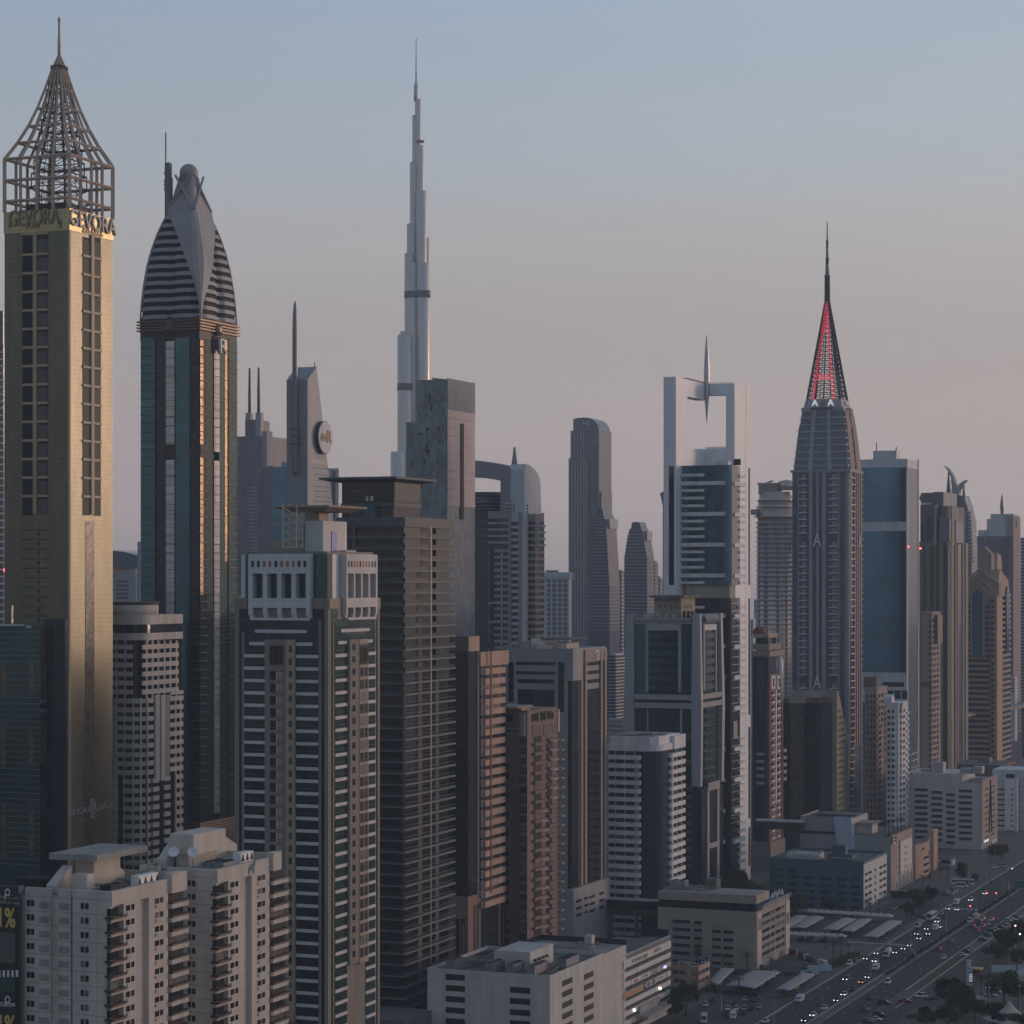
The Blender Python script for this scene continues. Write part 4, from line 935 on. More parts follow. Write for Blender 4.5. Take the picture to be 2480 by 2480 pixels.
# ------------------------------------------------------------------ brown tower with cream balconies
def arcade_tower():
    b = B('apartment_tower', 'black glass tower with a column of cream balconies above a brown arcaded base', 'apartment tower', 1133, 850, 1085, 1226)
    w, d = b.w, b.d
    b.box('curtain_wall', -w, 0, 0, d, b.z(2170), b.z(1578), 'glass_black'); b.box('attic', -w, .3, -.3, b.y(1158), b.z(1578), b.z(1541), 'brown_stone'); b.box('attic_face', .3, .5, -.2, b.y(1158), b.z(1578), b.z(1541.5), 'peach')
    b.box('base', -w-.2, .25, -.25, d+.2, 0, b.z(2172), 'brown_pink')
    for (a, c) in ((1155, 1159), (1202, 1211)): b.Rt('pier', a, c, 1578, 2180, 'tan_stone', .3 if a < 1200 else .2, .4)
    b.Rt('glass_bay', 1134, 1154, 1582, 2168, 'glass_deep', .08, .2); b.Rt('glass_bay', 1212, 1226, 1610, 2172, 'glass_deep', .1, .2)
    b.Rt('parapet', 1158, 1226, 1577, 1611, 'peach', 1.0, .6)
    P = 24.85; y0, y1 = b.y(1163), b.y(1212)
    L, W, S = [], [], []
    for i in range(24):
        z = b.z(1622+i*P)
        L.append((-.5, 2.0, y0, y1, z-2.15, z)); W.append((-.4, .3, y0, b.y(1207), z, z+1.35)); S.append((.0, 1.2, b.y(1159.5), y0, z-2.3, z+.2))
    b.rep('balcony', L, 'peach'); b.rep('window', W, 'window_warm'); b.rep('fin', S, 'grey_stone')
    b.box('downpipe', 2.0, 2.25, b.y(1187.5, 2), b.y(1190, 2), b.z(2175), b.z(1580), 'red_trim')
    b.Rt('glass_bay', 1163, 1204, 2180, 2400, 'glass_deep', .4, .2)
    for u in (1145, 1153, 1211, 1218): 
        za, zb = b.z(2460), b.z(2204 if u < 1200 else 2192)
        m = MB(); A, C = b.y(u), b.y(u+5); pts = [(A, za), (C, za), (C, zb)]+[((A+C)/2+(C-A)/2*math.cos(t), zb+(C-A)/2*math.sin(t)*1.3) for t in [math.pi*i/8 for i in range(1, 8)]]+[(A, zb)]
        m.extr(pts, .1, .4).build('arched_window', 'black', b.o)
    for u in (1104, 1118): b.F('arched_window', u, u+9, 2225, 2460, 'black', .4, .2)
    b.F('pier', 1122, 1126, 2236, 2460, 'tan_stone', .8)
arcade_tower()

# ------------------------------------------------------------------ reddish brown balcony tower
def terrace_tower():
    b = B('apartment_tower', 'reddish brown apartment tower with stacked curved balconies and plants in its top loggia', 'apartment tower', 1277, 880, 1212, 1350)
    w, d = b.w, b.d
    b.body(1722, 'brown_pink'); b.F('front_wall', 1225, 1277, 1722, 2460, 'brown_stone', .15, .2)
    b.F('stair_strip', 1259, 1272, 1725, 1783, 'grey_stone', .4, .2); b.F('pillar', 1269, 1274, 1728, 1783, 'cream_plain', .7, .2)
    for u in (1228, 1244):
        b.F('vent_frame', u, u+12, 1764, 1777, 'grey_stone', .4, .2); m = MB(); m.lathe(0, 0, [(.72, -.3), (.72, .3)], 14); o = m.build('fan', 'black', b.o, (b.x(u+6), -.5, b.z(1770.5))); o.rotation_euler[0] = R(90)
    b.F('window', 1228, 1242, 1731, 1748, 'window_glass', .3, .2)
    b.box('canopy_roof', b.x(1205), b.x(1262), -3, 12, b.z(1716), b.z(1711), 'concrete'); b.box('canopy_room', b.x(1220), b.x(1258), 2, 10, b.z(1722), b.z(1714), 'orange_wall' if 0 else 'peach')
    y = b.y; P = 23.6
    b.Rt('loggia', 1287, 1340, 1727, 1745, 'black', .15, .2)
    for (a, c) in ((1288, 1302), (1306, 1320), (1322, 1338)): 
        m = MB(); rnd = random.Random(a)
        for i in range(60):
            yy = rnd.uniform(y(a), y(c)); zz = b.z(1746)+rnd.random()**1.5*2.6; s = rnd.uniform(.2, .45); t = rnd.uniform(0, 3)
            m.add([(.35, yy-s, zz), (.5, yy+s*math.cos(t), zz+s), (.6, yy+s, zz-.1), (.3, yy, zz-s)], [(0,1,2,3)])
        m.build('planting', 'leaf_dark', b.o)
    for u in (1303, 1320): b.Rt('loggia_post', u, u+1.5, 1727, 1746, 'peach', .4, .2)
    b.Rt('wall_panel', 1289, 1310, 1755, 1783, 'brown_stone', .2, .1); b.Rt('wall_panel', 1316, 1346, 1752, 1780, 'brown_stone', .2, .1); b.Rt('edge_trim', 1350, 1353, 1718, 1772, 'cream_plain', .4, .2)
    La, Lb, Lc, Ld, Le, Lg = [], [], [], [], [], []
    for i in range(28):
        z = b.z(1787+i*P)
        if z < 5: break
        off = 1.0 if i % 1 == 0 else 0
        La.append((.0, .25, y(1293), y(1310), z-2.0, z)); La.append((.0, .25, y(1322), y(1336), z+.6-2.0, z+.6))
        Lb.append((.1, 1.3, y(1289), y(1317), z-3.15, z-2.1)); Lb.append((.1, 1.3, y(1324), y(1343), z-2.5, z-1.5))
        Lc.append((.2, 1.55, y(1306 if i > 6 else 1330), y(1320 if i > 6 else 1344), z-3.4 if i > 6 else z-2.8, z-3.1 if i > 6 else z-2.45))
        Ld.append((b.x(1257), b.x(1273), -1.2, .3, z-3.3, z-2.9)); Le.append((b.x(1259), b.x(1276), -.35, .2, z-2.4, z-.3)); Lg.append((-.6, 1.9, y(1350), y(1356), z-3.1, z-2.5))
    b.rep('window', La+Le, 'window_warm'); b.rep('balcony', Lb, 'brown_pink'); b.rep('balcony_lip', Lc, 'cream_plain'); b.rep('corner_balcony', Ld, 'tan_stone'); b.rep('end_balcony', Lg, 'tan_light')
    L = [(b.x(1226), b.x(1233), -.4, .2, b.z(1850+i*P)-2, b.z(1850+i*P)) for i in range(24)]; b.rep('window', L, 'window_glass')
terrace_tower()

# ------------------------------------------------------------------ grey stone tower with vertical glass shafts
def shaft_tower():
    b = B('office_tower', 'grey stone office tower with vertical dark glass shafts and round white emblem near its roof', 'office tower', 1383, 960, 1222, 1467)
    w, d = b.w, b.d; b.body(1572, 'grey_stone')
    b.box('corner_round', -2.0, 1.2, -.8, b.y(1404), b.z(1648), b.z(1571), 'grey_stone')
    for (a, c, v0, v1) in ((1231, 1244, 1603, 1700), (1250, 1346, 1603, 1610.5), (1250, 1346, 1626, 1633.5), (1254, 1342, 1645, 1655), (1254, 1343, 1670, 1760), (1352, 1366, 1603, 1724), (1373, 1375, 1603, 1626)): b.F('window', a, c, v0, v1, 'glass_dark', .12, .2)
    b.Rt('glass_shaft', 1384, 1402, 1649, 2160, 'glass_deep', .12, .2) if 0 else b.F('glass_shaft', 1376, 1383, 1649, 2160, 'glass_dark', .14, .2)
    b.Rt('glass_shaft', 1383.5, 1401, 1649, 2165, 'glass_dark', .14, .2)
    b.Rt('glass_shaft', 1408.5, 1413, 1604, 2155, 'glass_dark', .3, .2); b.Rt('glass_shaft', 1418, 1450.5, 1668, 2140, 'glass_dark', .35, .2); b.Rt('glass_shaft', 1455.5, 1460, 1600, 2125, 'glass_dark', .3, .2)
    for (v0, v1) in ((1603, 1611), (1624, 1632), (1645, 1654)): b.Rt('window', 1416, 1452, v0, v1, 'glass_dark', .3, .2)
    for u in (1404, 1413.5, 1451.5, 1461): b.Rt('pier', u, u+4, 1575, 2165-(u-1400)*.5, 'tan_light', .8, .3)
    b.Rt('attic', 1414, 1467, 1572, 1600, 'pink_stone', .6, .3)
    yc, zc = b.y(1442.5), b.z(1589, 0, 10)
    for r, x0, mt, nm in ((2.05, .9, 'sign_white', 'emblem'), (1.5, 1.0, 'grey_stone', 'emblem_ring')):
        ring = lambda xx: [(xx, yc+r*.98*math.cos(2*math.pi*i/20), zc+r*math.sin(2*math.pi*i/20)) for i in range(20)]
        MB().loft([ring(.5), ring(x0)]).build(nm, mt, b.o)
    MB().bar((1.05, yc-.5, zc-1), (1.05, yc, zc+1), .2).bar((1.05, yc+.5, zc-1), (1.05, yc, zc+1), .2).build('emblem_mark', 'sign_white', b.o)
    zr = b.z(1572)
    b.box('podium', -w*.7, 2.0, -2.5, b.y(1478, 2), 0, b.z(2152), 'grey_stone')
    for i in range(3):
        for (a, c) in ((1384, 1396), (1404, 1412), (1416, 1428), (1440, 1450)): b.Rt('podium_window', a, c, 2176+i*17-(a-1390)*.33, 2182+i*17-(a-1390)*.33, 'window_glass', 2.2, .2)
    b.box('roof_room', b.x(1286, 5), b.x(1320, 5), 5, 16, zr, b.z(1547, -8, 5), 'white_paint'); b.box('roof_room', b.x(1316, 6), -4, 6, 20, zr, b.z(1558, -8, 5), 'cream_plain')
    rx0, rx1 = b.x(1316, 8), b.x(1390, 8); b.box('helipad', rx0, rx1, 4, 24, b.z(1549, -5, 6), b.z(1545.5, -5, 6), 'concrete_dark')
    m = MB()
    for i in range(9): x = rx0+(rx1-rx0)*(.1+.09*i); m.bar((x, 5, b.z(1558, -5, 6)), (x+.6, 5, b.z(1548, -5, 6)), .22)
    m.build('helipad_strut', 'cream_plain', b.o)
    b.box('roof_unit', b.x(1300, 2), b.x(1335, 2), 2, 5, zr, zr+1.5, 'cream_plain'); b.box('roof_unit', b.x(1257, 3), b.x(1282, 3), 3, 8, zr, zr+3, 'duct')
    pipes(b, -30, -4, 2, 18, zr, 14, 21); m = MB()
    for u in (1240, 1251): m.bar((b.x(u), 3, zr), (b.x(u+5), 3, zr+5), .2)
    m.build('roof_ladder', 'grey_metal', b.o)
shaft_tower()
def arc_plan(w, d, r, n=7, r2=0.0):
    """front-left, front, rounded street corner, street side, back"""
    return [(-w, 0)]+[(-r+r*math.sin(t), r-r*math.cos(t)) for t in [math.pi/2*i/n for i in range(n+1)]]+[(0, d), (-w, d)]
def slab(b, name, plan, z0, z1, mat): return MB().prism(plan, z0, z1).build(name, mat, b.o)
# ------------------------------------------------------------------ rounded cream tower between the two hotels
def round_tower():
    b = B('apartment_tower', 'cream tower with rounded corner and bands of small dark windows between the hotels', 'apartment tower', 344, 915, 215, 443)
    w, d = b.w, b.d; px = 915/F; r = 6.5
    pl = lambda g, u1=443, u0=None: [(x-0, y) for x, y in arc_plan(w, d if u1 == 443 else b.y(u1), r)]
    core = [(x-.9 if i not in (0, len(pl(0))-1) else x, y+.9) for i, (x, y) in enumerate(pl(0))]
    slab(b, 'curtain_wall', core, 0, b.z(1513), 'glass_black')
    slab(b, 'parapet', pl(0), b.z(1513), b.z(1490), 'cream_plain'); slab(b, 'band', pl(0), b.z(1551), b.z(1534), 'cream_plain')
    MB().lathe(-12, 11, [(11, b.z(1490)), (11, b.z(1462))], 36).build('drum', 'cream_plain', b.o); MB().lathe(-12, 11, [(11.2, b.z(1465)), (11.5, b.z(1462)), (11.5, b.z(1458))], 36).build('drum_cap', 'brown_dark', b.o)
    P = 21.8
    def ring(u_end, u_start, shrink=0.0):
        """a rounded band from a front picture-u to a street picture-u"""
        x0 = max(-w, b.x(u_start)); y1 = b.y(u_end); t = .7
        o = [(x0, 0), (-r, 0)]+[(-r+r*math.sin(a), r-r*math.cos(a)) for a in [math.pi/2*i/6 for i in range(1, 7)]]+[(0, y1)]
        ri = r-t; n = [(-t, y1)]+[(-r+ri*math.sin(a), r-ri*math.cos(a)) for a in [math.pi/2*i/6 for i in range(6, 0, -1)]]+[(-r, t), (x0, t)]
        return o+n
    for i in range(25):
        v = 1562+i*P; z0, z1 = b.z(v+11.5), b.z(v)
        if i < 6:
            b.box('band', -w, b.x(319), 0, .7, z0, z1, 'cream_plain'); b.box('band', -.7, 0, b.y(346), b.y(433), z0, z1, 'cream_plain')
        elif i < 15:
            slab(b, 'band', ring(372, 277), z0, z1, 'cream_plain'); b.box('band', -.7, .25, b.y(411), b.y(443), z0, z1, 'cream_plain')
        else:
            slab(b, 'band', ring(357, 297), z0, z1, 'cream_plain')
            for (a, c) in ((370, 385), (398, 412), (425, 443)): b.box('band', -.7, .2, b.y(a), b.y(c), z0, z1, 'cream_plain')
            b.box('band', -w, b.x(284), 0, .7, z0, z1, 'cream_plain')
    za, zb, zc2 = b.z(1551), b.z(1690), b.z(1885)
    for u in (280, 301): b.F('post', u, u+2.5, 1551, 1690, 'cream_plain', -.06, .5)
    for u in (355, 369, 383, 398, 412, 427): b.Rt('post', u, u+3, 1551, 1690, 'cream_plain', -.06, .5)
    for (y, x) in ((0, b.x(299)), (0, b.x(320))): b.box('post', x, x+.5, .06, .5, 0, zb, 'cream_plain')
    for u in (341, 357): b.box('post', -.5, -.06, b.y(u), b.y(u)+.7, 0, zb, 'cream_plain')
    for u in (425, 437): b.Rt('post', u, u+3, 1690, 2100, 'cream_plain', -.06, .5)
    for (a, c) in ((375, 385), (389, 399)): b.Rt('column', a, c, 1683, 1890, 'cream_plain', .35, .5)
    for (a, c) in ((402, 411),): b.Rt('column', a, c, 1683, 1880, 'grey_stone', .1, .5)
    b.box('wing_band', -.5, .3, b.y(412), b.y(443), b.z(1689), b.z(1680), 'cream_plain')
    b.F('edge_pier', 275, 283, 1690, 2100, 'cream_plain', .02, .6)
round_tower()
# the two dark slabs at the picture's edge
def edge_tower():
    b = B('office_tower', 'dark green glass office block with gold strips, lower part of the picture edge', 'office tower', 97, 800, -120, 112)
    b.body(1521, 'glass_green', 'curtain_wall'); b.box('core', -b.w+4, -3, 3, b.d-1, b.z(1521), b.z(1512), 'concrete_dark')
    b.box('core_wall', -1, b.x(157, b.d), b.d, b.d+1.5, 0, b.z(1500), 'glass_black')
    for (a, c, v0, v1) in ((4, 17, 1604, 1684), (71, 85, 1602, 1682), (4, 16, 1752, 1860), (70, 83, 1745, 1850), (71, 84, 1935, 2080), (4, 16, 1950, 2080)): b.F('glass_strip', a, c, v0, v1, 'glass_bronze', .2, .2)
    for (v0, v1) in ((1524, 1680), (1745, 1850)): b.Rt('glass_strip', 97.5, 111, v0, v1, 'glass_bronze', .2, .2)
    b.floors('f', 'spandrel', [(-110, 97)], 1530, 14.5, 40, 1, 'grey_metal', .1)
    b.floors('r', 'ledge', [(97, 111)], 1694, 23, 2, 9, 'concrete_dark', .5)
    b.box('roof_cover', b.x(-40), b.x(47), 2, 9, b.z(1517), b.z(1513), 'white_slab'); b.box('roof_unit', b.x(55), b.x(65), 2, 4, b.z(1521), b.z(1516), 'white_slab'); b.box('gold_fin', b.x(21, 8), b.x(28, 8), 8, 9, b.z(1521), b.z(1468), 'glass_bronze')
edge_tower()
b = B('apartment_tower', 'distant dark tower sliver showing at the picture edge beside the gold hotel', 'apartment tower', 8, 1150, -30, 12)
b.body(835, 'glass_slate', 'curtain_wall'); b.box('upper_wall', -b.w, -.6, .6, b.d, b.z(835), b.z(752), 'glass_slate'); b.floors('f', 'floor_slab', [(-20, 8)], 850, 17, 60, 5, 'grey_blue_clad', .4)
MB().lathe(.6, 1, [(.7, b.z(1384)), (.9, b.z(1380)), (.5, b.z(1377))], 8).build('beacon', 'lamp_red', b.o)

# ------------------------------------------------------------------ white banded tower with the blue rounded corner
def cylinder_tower():
    b = B('apartment_tower', 'white banded apartment tower with blue curved glass corner, half hidden by a beige block', 'apartment tower', 1594, 1000, 1467, 1657)
    w, d = b.w, b.d; r = 8; px = 1000/F
    pl = arc_plan(w, d, r)
    slab(b, 'curtain_wall', [(x-.5 if i not in (0, len(pl)-1) else x+1.2, y+.5) for i, (x, y) in enumerate(pl)], 0, b.z(1815), 'glass_navy')
    slab(b, 'parapet', [(x*1.0, y) for x, y in arc_plan(w, d+.5, r)], b.z(1821), b.z(1806), 'white_slab'); slab(b, 'attic', [(-w+1, 1.2), (-9, .6), (-4, .6), (-1, 4), (-1, d-3), (-w+1, d-3)], b.z(1806), b.z(1786), 'white_slab')
    b.box('attic', -1, .6, b.y(1630), b.y(1657), b.z(1822), b.z(1789), 'white_slab')
    P = 20.4; L = []; S = []; G = []
    for i in range(24):
        z0, z1 = b.z(1831+i*P+10.5), b.z(1831+i*P)
        if z0 < 2: break
        x0, x1 = b.x(1475), b.x(1552)
        m = MB(); t = .9; e = x1; m.prism([(x0, -.9), (e-1.2, -.9), (e-.35, -.6), (e, .3), (e, .8), (x0, .8)], z0, z1); m.build('balcony_band', 'white_slab', b.o)
        ya, yb = b.y(1622), b.y(1655); m = MB(); m.prism([(-.4, ya-.6), (.4, ya-.4), (1.0, ya+.6), (1.0, yb), (-.4, yb)], z0, z1); m.build('balcony_band', 'white_slab', b.o)
        S.append((b.x(1538), b.x(1548), -.4, .3, z0-1.6, z0)); S.append((-.4, .5, ya+1.0, ya+4, z0-1.6, z0)); G.append((b.x(1477), b.x(1551), .15, .55, z0-1.8, z0+.02)); G.append((-.7, -.3, ya, yb, z0-1.8, z0+.02))
    b.rep('balcony_screen', S, 'grey_band'); b.rep('window', G, 'window_glass')
    for u in (1490, 1513, 1537): b.F('post', u, u+1.6, 1816, 2260, 'grey_band', .75, .2)
    for u in (1635, 1647): b.Rt('post', u, u+1.4, 1816, 2200, 'grey_band', .75, .2)
    b.box('roof', -w+2, -3, 3, d-4, b.z(1786), b.z(1784.5), 'concrete'); MB().bar((b.x(1480, 4), 4, b.z(1785)), (b.x(1612, 4), 4, b.z(1780)), .2).build('roof_rail', 'dark_metal', b.o)
    pipes(b, -16, -4, 4, 12, b.z(1785), 5, 33)
cylinder_tower()

# ------------------------------------------------------------------ tapering granite tower
def taper_tower():
    b = B('office_tower', 'grey granite tower with tapering corner piers framing green glass and a beige roof pavilion', 'office tower', 1695, 1100, 1517, 1750)
    w, d = b.w, b.d; zt, zm, zl = b.z(1487), b.z(1708), b.z(1905); px = 1100/F
    b.box('curtain_wall', -w+1.2, -1.2, 1.2, d-1.2, 0, b.z(1496), 'glass_green')
    def pier(xa, xb, ya, yb, fx, fy):
        # flares from roof to the belt, then narrows to nothing
        e = .9
        def r(z, k): return [(xa-(e*k if fx < 0 else 0), ya-(e*k if fy < 0 else 0), z), (xb+(e*k if fx > 0 else 0), ya-(e*k if fy < 0 else 0), z), (xb+(e*k if fx > 0 else 0), yb+(e*k if fy > 0 else 0), z), (xa-(e*k if fx < 0 else 0), yb+(e*k if fy > 0 else 0), z)]
        MB().loft([r(zl, .55), r(zm, 1), r(zt, 0)]).build('corner_pier', 'blue_grey', b.o)
    pw = 19*px*1.05
    pier(-w, -w+pw, 0, 4, -1, -1); pier(-pw, 0, 0, 2.2, 1, -1); pier(-pw, 0, d-3, d, 1, 1); pier(-w, -w+pw, d-3, d, -1, 1)
    for (v0, v1) in ((1682, 1694.5), (1702, 1715)):
        b.F('belt', 1537, 1676, v0, v1, 'blue_grey', .75, .6); b.box('belt', -.6, .75, b.y(1699), b.y(1745), b.z(v1), b.z(v0), 'pink_stone' if 0 else 'grey_stone')
    b.F('belt_window', 1538, 1675, 1694.5, 1702, 'black', .3, .6); b.F('parapet', 1538, 1674, 1496, 1511, 'blue_grey', .5, .6); b.F('parapet_roll', 1538, 1674, 1500, 1507, 'grey_metal', .9, .6)
    b.F('frame', 1564, 1569, 1511, 1676, 'blue_grey', .3, 1.3); b.F('frame', 1643, 1649, 1511, 1676, 'blue_grey', .3, 1.3); b.F('frame', 1564, 1649, 1511, 1527, 'blue_grey', .32, 1.3)
    b.floors('f', 'spandrel', [(1569, 1600), (1601, 1643)], 1534, 21, 7, 12, 'glass_teal', -.85, 1.3); b.floors('f', 'window', [(1569, 1643)], 1527, 21, 8, 7, 'glass_black', -.95, 1.3)
    for (a, c) in ((1540, 1563), (1650, 1673)): b.F('glass_bay', a, c, 1511, 1682, 'glass_teal', -1.05, 1.3)
    b.F('frame', 1566, 1568.5, 1716, 1905, 'blue_grey', -.4, 1.3); b.F('frame', 1646, 1651, 1716, 1905, 'blue_grey', -.4, 1.3)
    for v in (1775, 1838): b.F('pale_glass', 1570, 1672, v, v+18, 'glass_sage', -1.05, 1.3)  # two paler sage bands in the lower glass
    b.floors('r', 'spandrel', [(1712, 1735)], 1535, 21, 7, 12, 'glass_sage', -.7, 1.3); b.floors('r', 'spandrel', [(1712, 1738)], 1720, 21, 9, 12, 'glass_deep', -.7, 1.3)
    b.Rt('frame', 1706, 1709, 1512, 1672, 'grey_band', -.3, 1.3); b.Rt('frame', 1735, 1738, 1512, 1674, 'grey_stone', -.3, 1.3); b.Rt('attic', 1708, 1736, 1512, 1526, 'white_band', -.2, 1.3)
    for i in range(6): MB().bar((.6, b.y(1707+i*5.4), b.z(1489)), (1.0, b.y(1707+i*5.4), b.z(1508)), .55, 8).build('scroll', 'white_band', b.o)
    for i in range(5): MB().lathe(b.x(1562+i*17), .5, [(.9, b.z(1496)), (.9, b.z(1494)), (.3, b.z(1489)), (.05, b.z(1487))], 8).build('finial', 'blue_grey', b.o)
    # roof pavilion
    x0, x1 = b.x(1584, 4), b.x(1650, 4); zr = b.z(1496)
    b.box('pavilion', x0, x1, 4, b.y(1683, x1), zr, b.z(1448, -10, 4), 'sand_stone'); b.box('pavilion_roof', x0-1.8, x1+1.5, 2.5, b.y(1692, x1), b.z(1448, -10, 4), b.z(1442, -10, 4), 'concrete_dark')
    b.rep('bracket', [(b.x(1587+i*7.5, 4), b.x(1590+i*7.5, 4), 3.4, 4.0, b.z(1456, -10, 4), b.z(1448, -10, 4)) for i in range(9)], 'brown_stone')
    b.rep('vent', [(b.x(1596+i*14, 4), b.x(1598.5+i*14, 4), 3.9, 4.1, b.z(1474, -10, 4), b.z(1465, -10, 4)) for i in range(4)]+[(x1-.1, x1+.1, b.y(1656+i*6, x1), b.y(1658+i*6, x1), b.z(1474, -6, 6), b.z(1464, -6, 6)) for i in range(4)], 'black')
    m = MB()
    for i in range(5): x = b.x(1575+i*5, 2); m.bar((x, 2, zr), (x, 2, b.z(1481)), .12)
    for v in (1481, 1486, 1491): m.bar((b.x(1560, 2), 2, b.z(v)), (b.x(1595, 2), 2, b.z(v)), .12)
    m.build('roof_frame', 'white_slab', b.o)
    for i in range(3): MB().lathe(b.x(1657+i*10, 3), 3, [(.8, zr), (.8, zr+3)], 10).build('roof_tank', 'brown_dark', b.o)
    # slim lower shaft in front of the foot
    b.box('lower_frame', .6, 1.2, b.y(1710), b.y(1738), b.z(1920), b.z(1900), 'grey_stone')
    for u in (1709, 1733): b.Rt('lower_frame', u, u+5, 1905, 2180, 'grey_stone', .9, .6)
    b.Rt('lower_glass', 1698, 1750, 1905, 2180, 'glass_deep', .3, .6); b.Rt('lower_belt', 1709, 1738, 2040, 2052, 'grey_stone', 1.0, .6)
    b.floors('f', 'spandrel', [(1660, 1676)], 1905, 21, 10, 11, 'glass_sage', -.4, 1.3)
taper_tower()

# ------------------------------------------------------------------ white portal frame tower
def portal_tower():
    b = B('hotel_tower', 'white portal framed tower with a square opening pierced by a lens shaped spire', 'hotel tower', 1637, 1180, 1607, 1665)
    w, d = b.w, b.d; Z = b.z; k = 1180/F; T = 5.0
    yb = b.y(1709); zt = Z(912); zb = Z(958)
    b.box('frame_leg', -w, 0, 0, d, 0, zt, 'white_clad')
    b.box('frame_beam', -T, -.003, d, yb, Z(960, 0, d), zt, 'white_clad')
    xr = b.x(1779, yb); xr0 = b.x(1758, yb); yb2 = b.y(1806, xr); ye = b.y(1817, xr)
    b.box('frame_beam', 0-T, xr0, yb, yb+T, Z(958, 0, yb), zt-.02, 'white_clad')
    b.box('frame_leg', xr0, xr, yb, yb2, 0, zt-.03, 'white_clad'); b.box('edge_fin', xr-1.5, xr+.12, yb2, ye, 0, zt-.06, 'white_clad')
    b.box('frame_wall', -T, -.003, d, yb, 0, Z(1084, 0, d), 'white_clad'); b.box('frame_wall', -T, xr0, yb, yb+T, 0, Z(1087, 0, yb), 'white_clad')
    m = MB()
    for i in range(16): y = d+(yb-d)*i/16; m.box(-T*.5, .05, y, y+.25, zt, zt+.8)
    for i in range(14): x = i/14*xr; m.box(x, x+.3, yb, yb+.3, zt, zt+.8)
    m.build('roof_rail', 'grey_metal', b.o)
    m = MB()
    for i in range(20): x = i/20*xr0; m.box(x, x+.25, yb, yb+.25, Z(1087, 0, yb), Z(1087, 0, yb)+.9)
    m.build('terrace_rail', 'grey_metal', b.o)
    for (a, c) in ((1653, 1671), (1777, 1794)):
        y0 = yb; b.box('wall_opening', b.x(a, y0), b.x(c, y0), y0-.1, y0+.2, Z(1128, 0, y0), Z(1113, 0, y0), 'black')
    # slot windows
    b.F('slot_window', 1620, 1632.5, 1129, 1152, 'glass_sage', .1, .2); b.F('slot_window', 1620, 1632.5, 1152, 1417, 'glass_dark', .1, .2)
    for (v0, v1) in ((1133, 1417), (1450, 1732), (1762, 1985), (2006, 2100)): b.box('slot_window', xr+.02, xr+.3, b.y(1812, xr), b.y(1815.5, xr), Z(v1, xr, yb2), Z(v0, xr, yb2), 'glass_dark')
    # spire
    X, Y = .8, yb-.8; zz = lambda v: Z(v, X, Y)
    MB().lathe(X, Y, [(.1, zz(1024)), (.55, zz(995)), (1.15, zz(965)), (1.35, zz(935)), (1.45, zz(905)), (1.3, zz(880)), (.95, zz(850)), (.4, zz(822)), (.15, zz(812)), (.02, zz(808))], 16).build('spire', 'silver', b.o)
    # glass volume in front
    y0 = 9.0; xa, xb = b.x(1652, y0), b.x(1770.5, y0); y1 = b.y(1797, xb)
    zA = Z(1128, 0, y0)
    MB().prism([(xa, y0), (xb-1, y0-.5), (xb, y0), (xb, y1-8), (xb-1.0, y1), (xa, y1)], Z(1417, 0, y0), zA).build('curtain_wall', 'glass_blue', b.o)
    b.box('street_glass', xb, xb+.2, y0+.4, y1-8, Z(1417, 0, y0), zA, 'grey_stone')
    MB().prism([(xa+2, y0+1), (xb-1, y0+1), (xb-1, y1-8), (xa+2, y1-8)], Z(1448, 0, y0), Z(1417, 0, y0)).build('plant_floor', 'beige', b.o)
    MB().prism([(xa, y0), (xb-1, y0-.5), (xb, y0), (xb, y1-8), (xb-1.0, y1), (xa, y1)], 0, Z(1448, 0, y0)).build('curtain_wall', 'glass_black', b.o)
    b.box('roof_room', xa+16, xa+22, y0+4, y0+9, zA, zA+2.2, 'white_slab')
    P = 18.55; La, Lb, Lc = [], [], []
    def row(v, long_, low=False):
        z1, z0 = Z(v, 0, y0), Z(v+(9.3 if long_ else 6.6), 0, y0)
        La.append((b.x(1645, y0-1.3), b.x(1755.5 if long_ else 1705, y0-1.3), y0-1.4, y0+.6, z0, z1))
        # street side ends, slightly curved outwards
        ya = b.y(1779 if long_ else 1792, xb+1.0); yb_ = b.y(1806, xb+1.0)
        if long_: Lb.append((xb-.6, xb+1.2, ya, yb_, z0-.25, z1-.25))
        else: Lb.append((xb-.2, xb+1.0, ya, yb_, z0-.15, z1-.2))
        return z0, z1
    i = 0; v = 1148.0
    while v < 1412: row(v, i % 4 == 1); v += P; i += 1
    v = 1467; i = 0
    while v < 1735: row(v, i % 4 == 1); v += P; i += 1
    v = 1788; i = 0
    while v < 2100: row(v, i % 4 == 1); v += P; i += 1
    b.rep('balcony', La, 'white_slab'); b.rep('street_balcony', Lb, 'white_slab')
    for i in range(20):
        v = 1152+P*i
        if v > 1405: break
        Lc.append((b.x(1665, y0-.2), b.x(1690, y0-.2), y0-.25, y0+.2, Z(v+17, 0, y0), Z(v+8, 0, y0)))
    b.rep('window', Lc, 'glass_black')
    for (a, c) in ((1734, 1741), (1744, 1753)): b.box('window_strip', b.x(a, y0-.3), b.x(c, y0-.3), y0-.55, y0+.2, Z(1405, 0, y0), Z(1175, 0, y0), 'glass_deep')
    L = [(xb-.1, xb+.35, y0+.5, y1-3, Z(v, 0, y0)-.25, Z(v, 0, y0)) for v in [1460+P*j for j in range(15)]+[1785+P*j for j in range(16)]]; b.rep('floor_edge', L, 'grey_metal')
    b.box('plant_face', xb+.15, xb+.4, y0+3, y1-9, Z(1788, 0, y0), Z(1745, 0, y0), 'beige')
portal_tower()

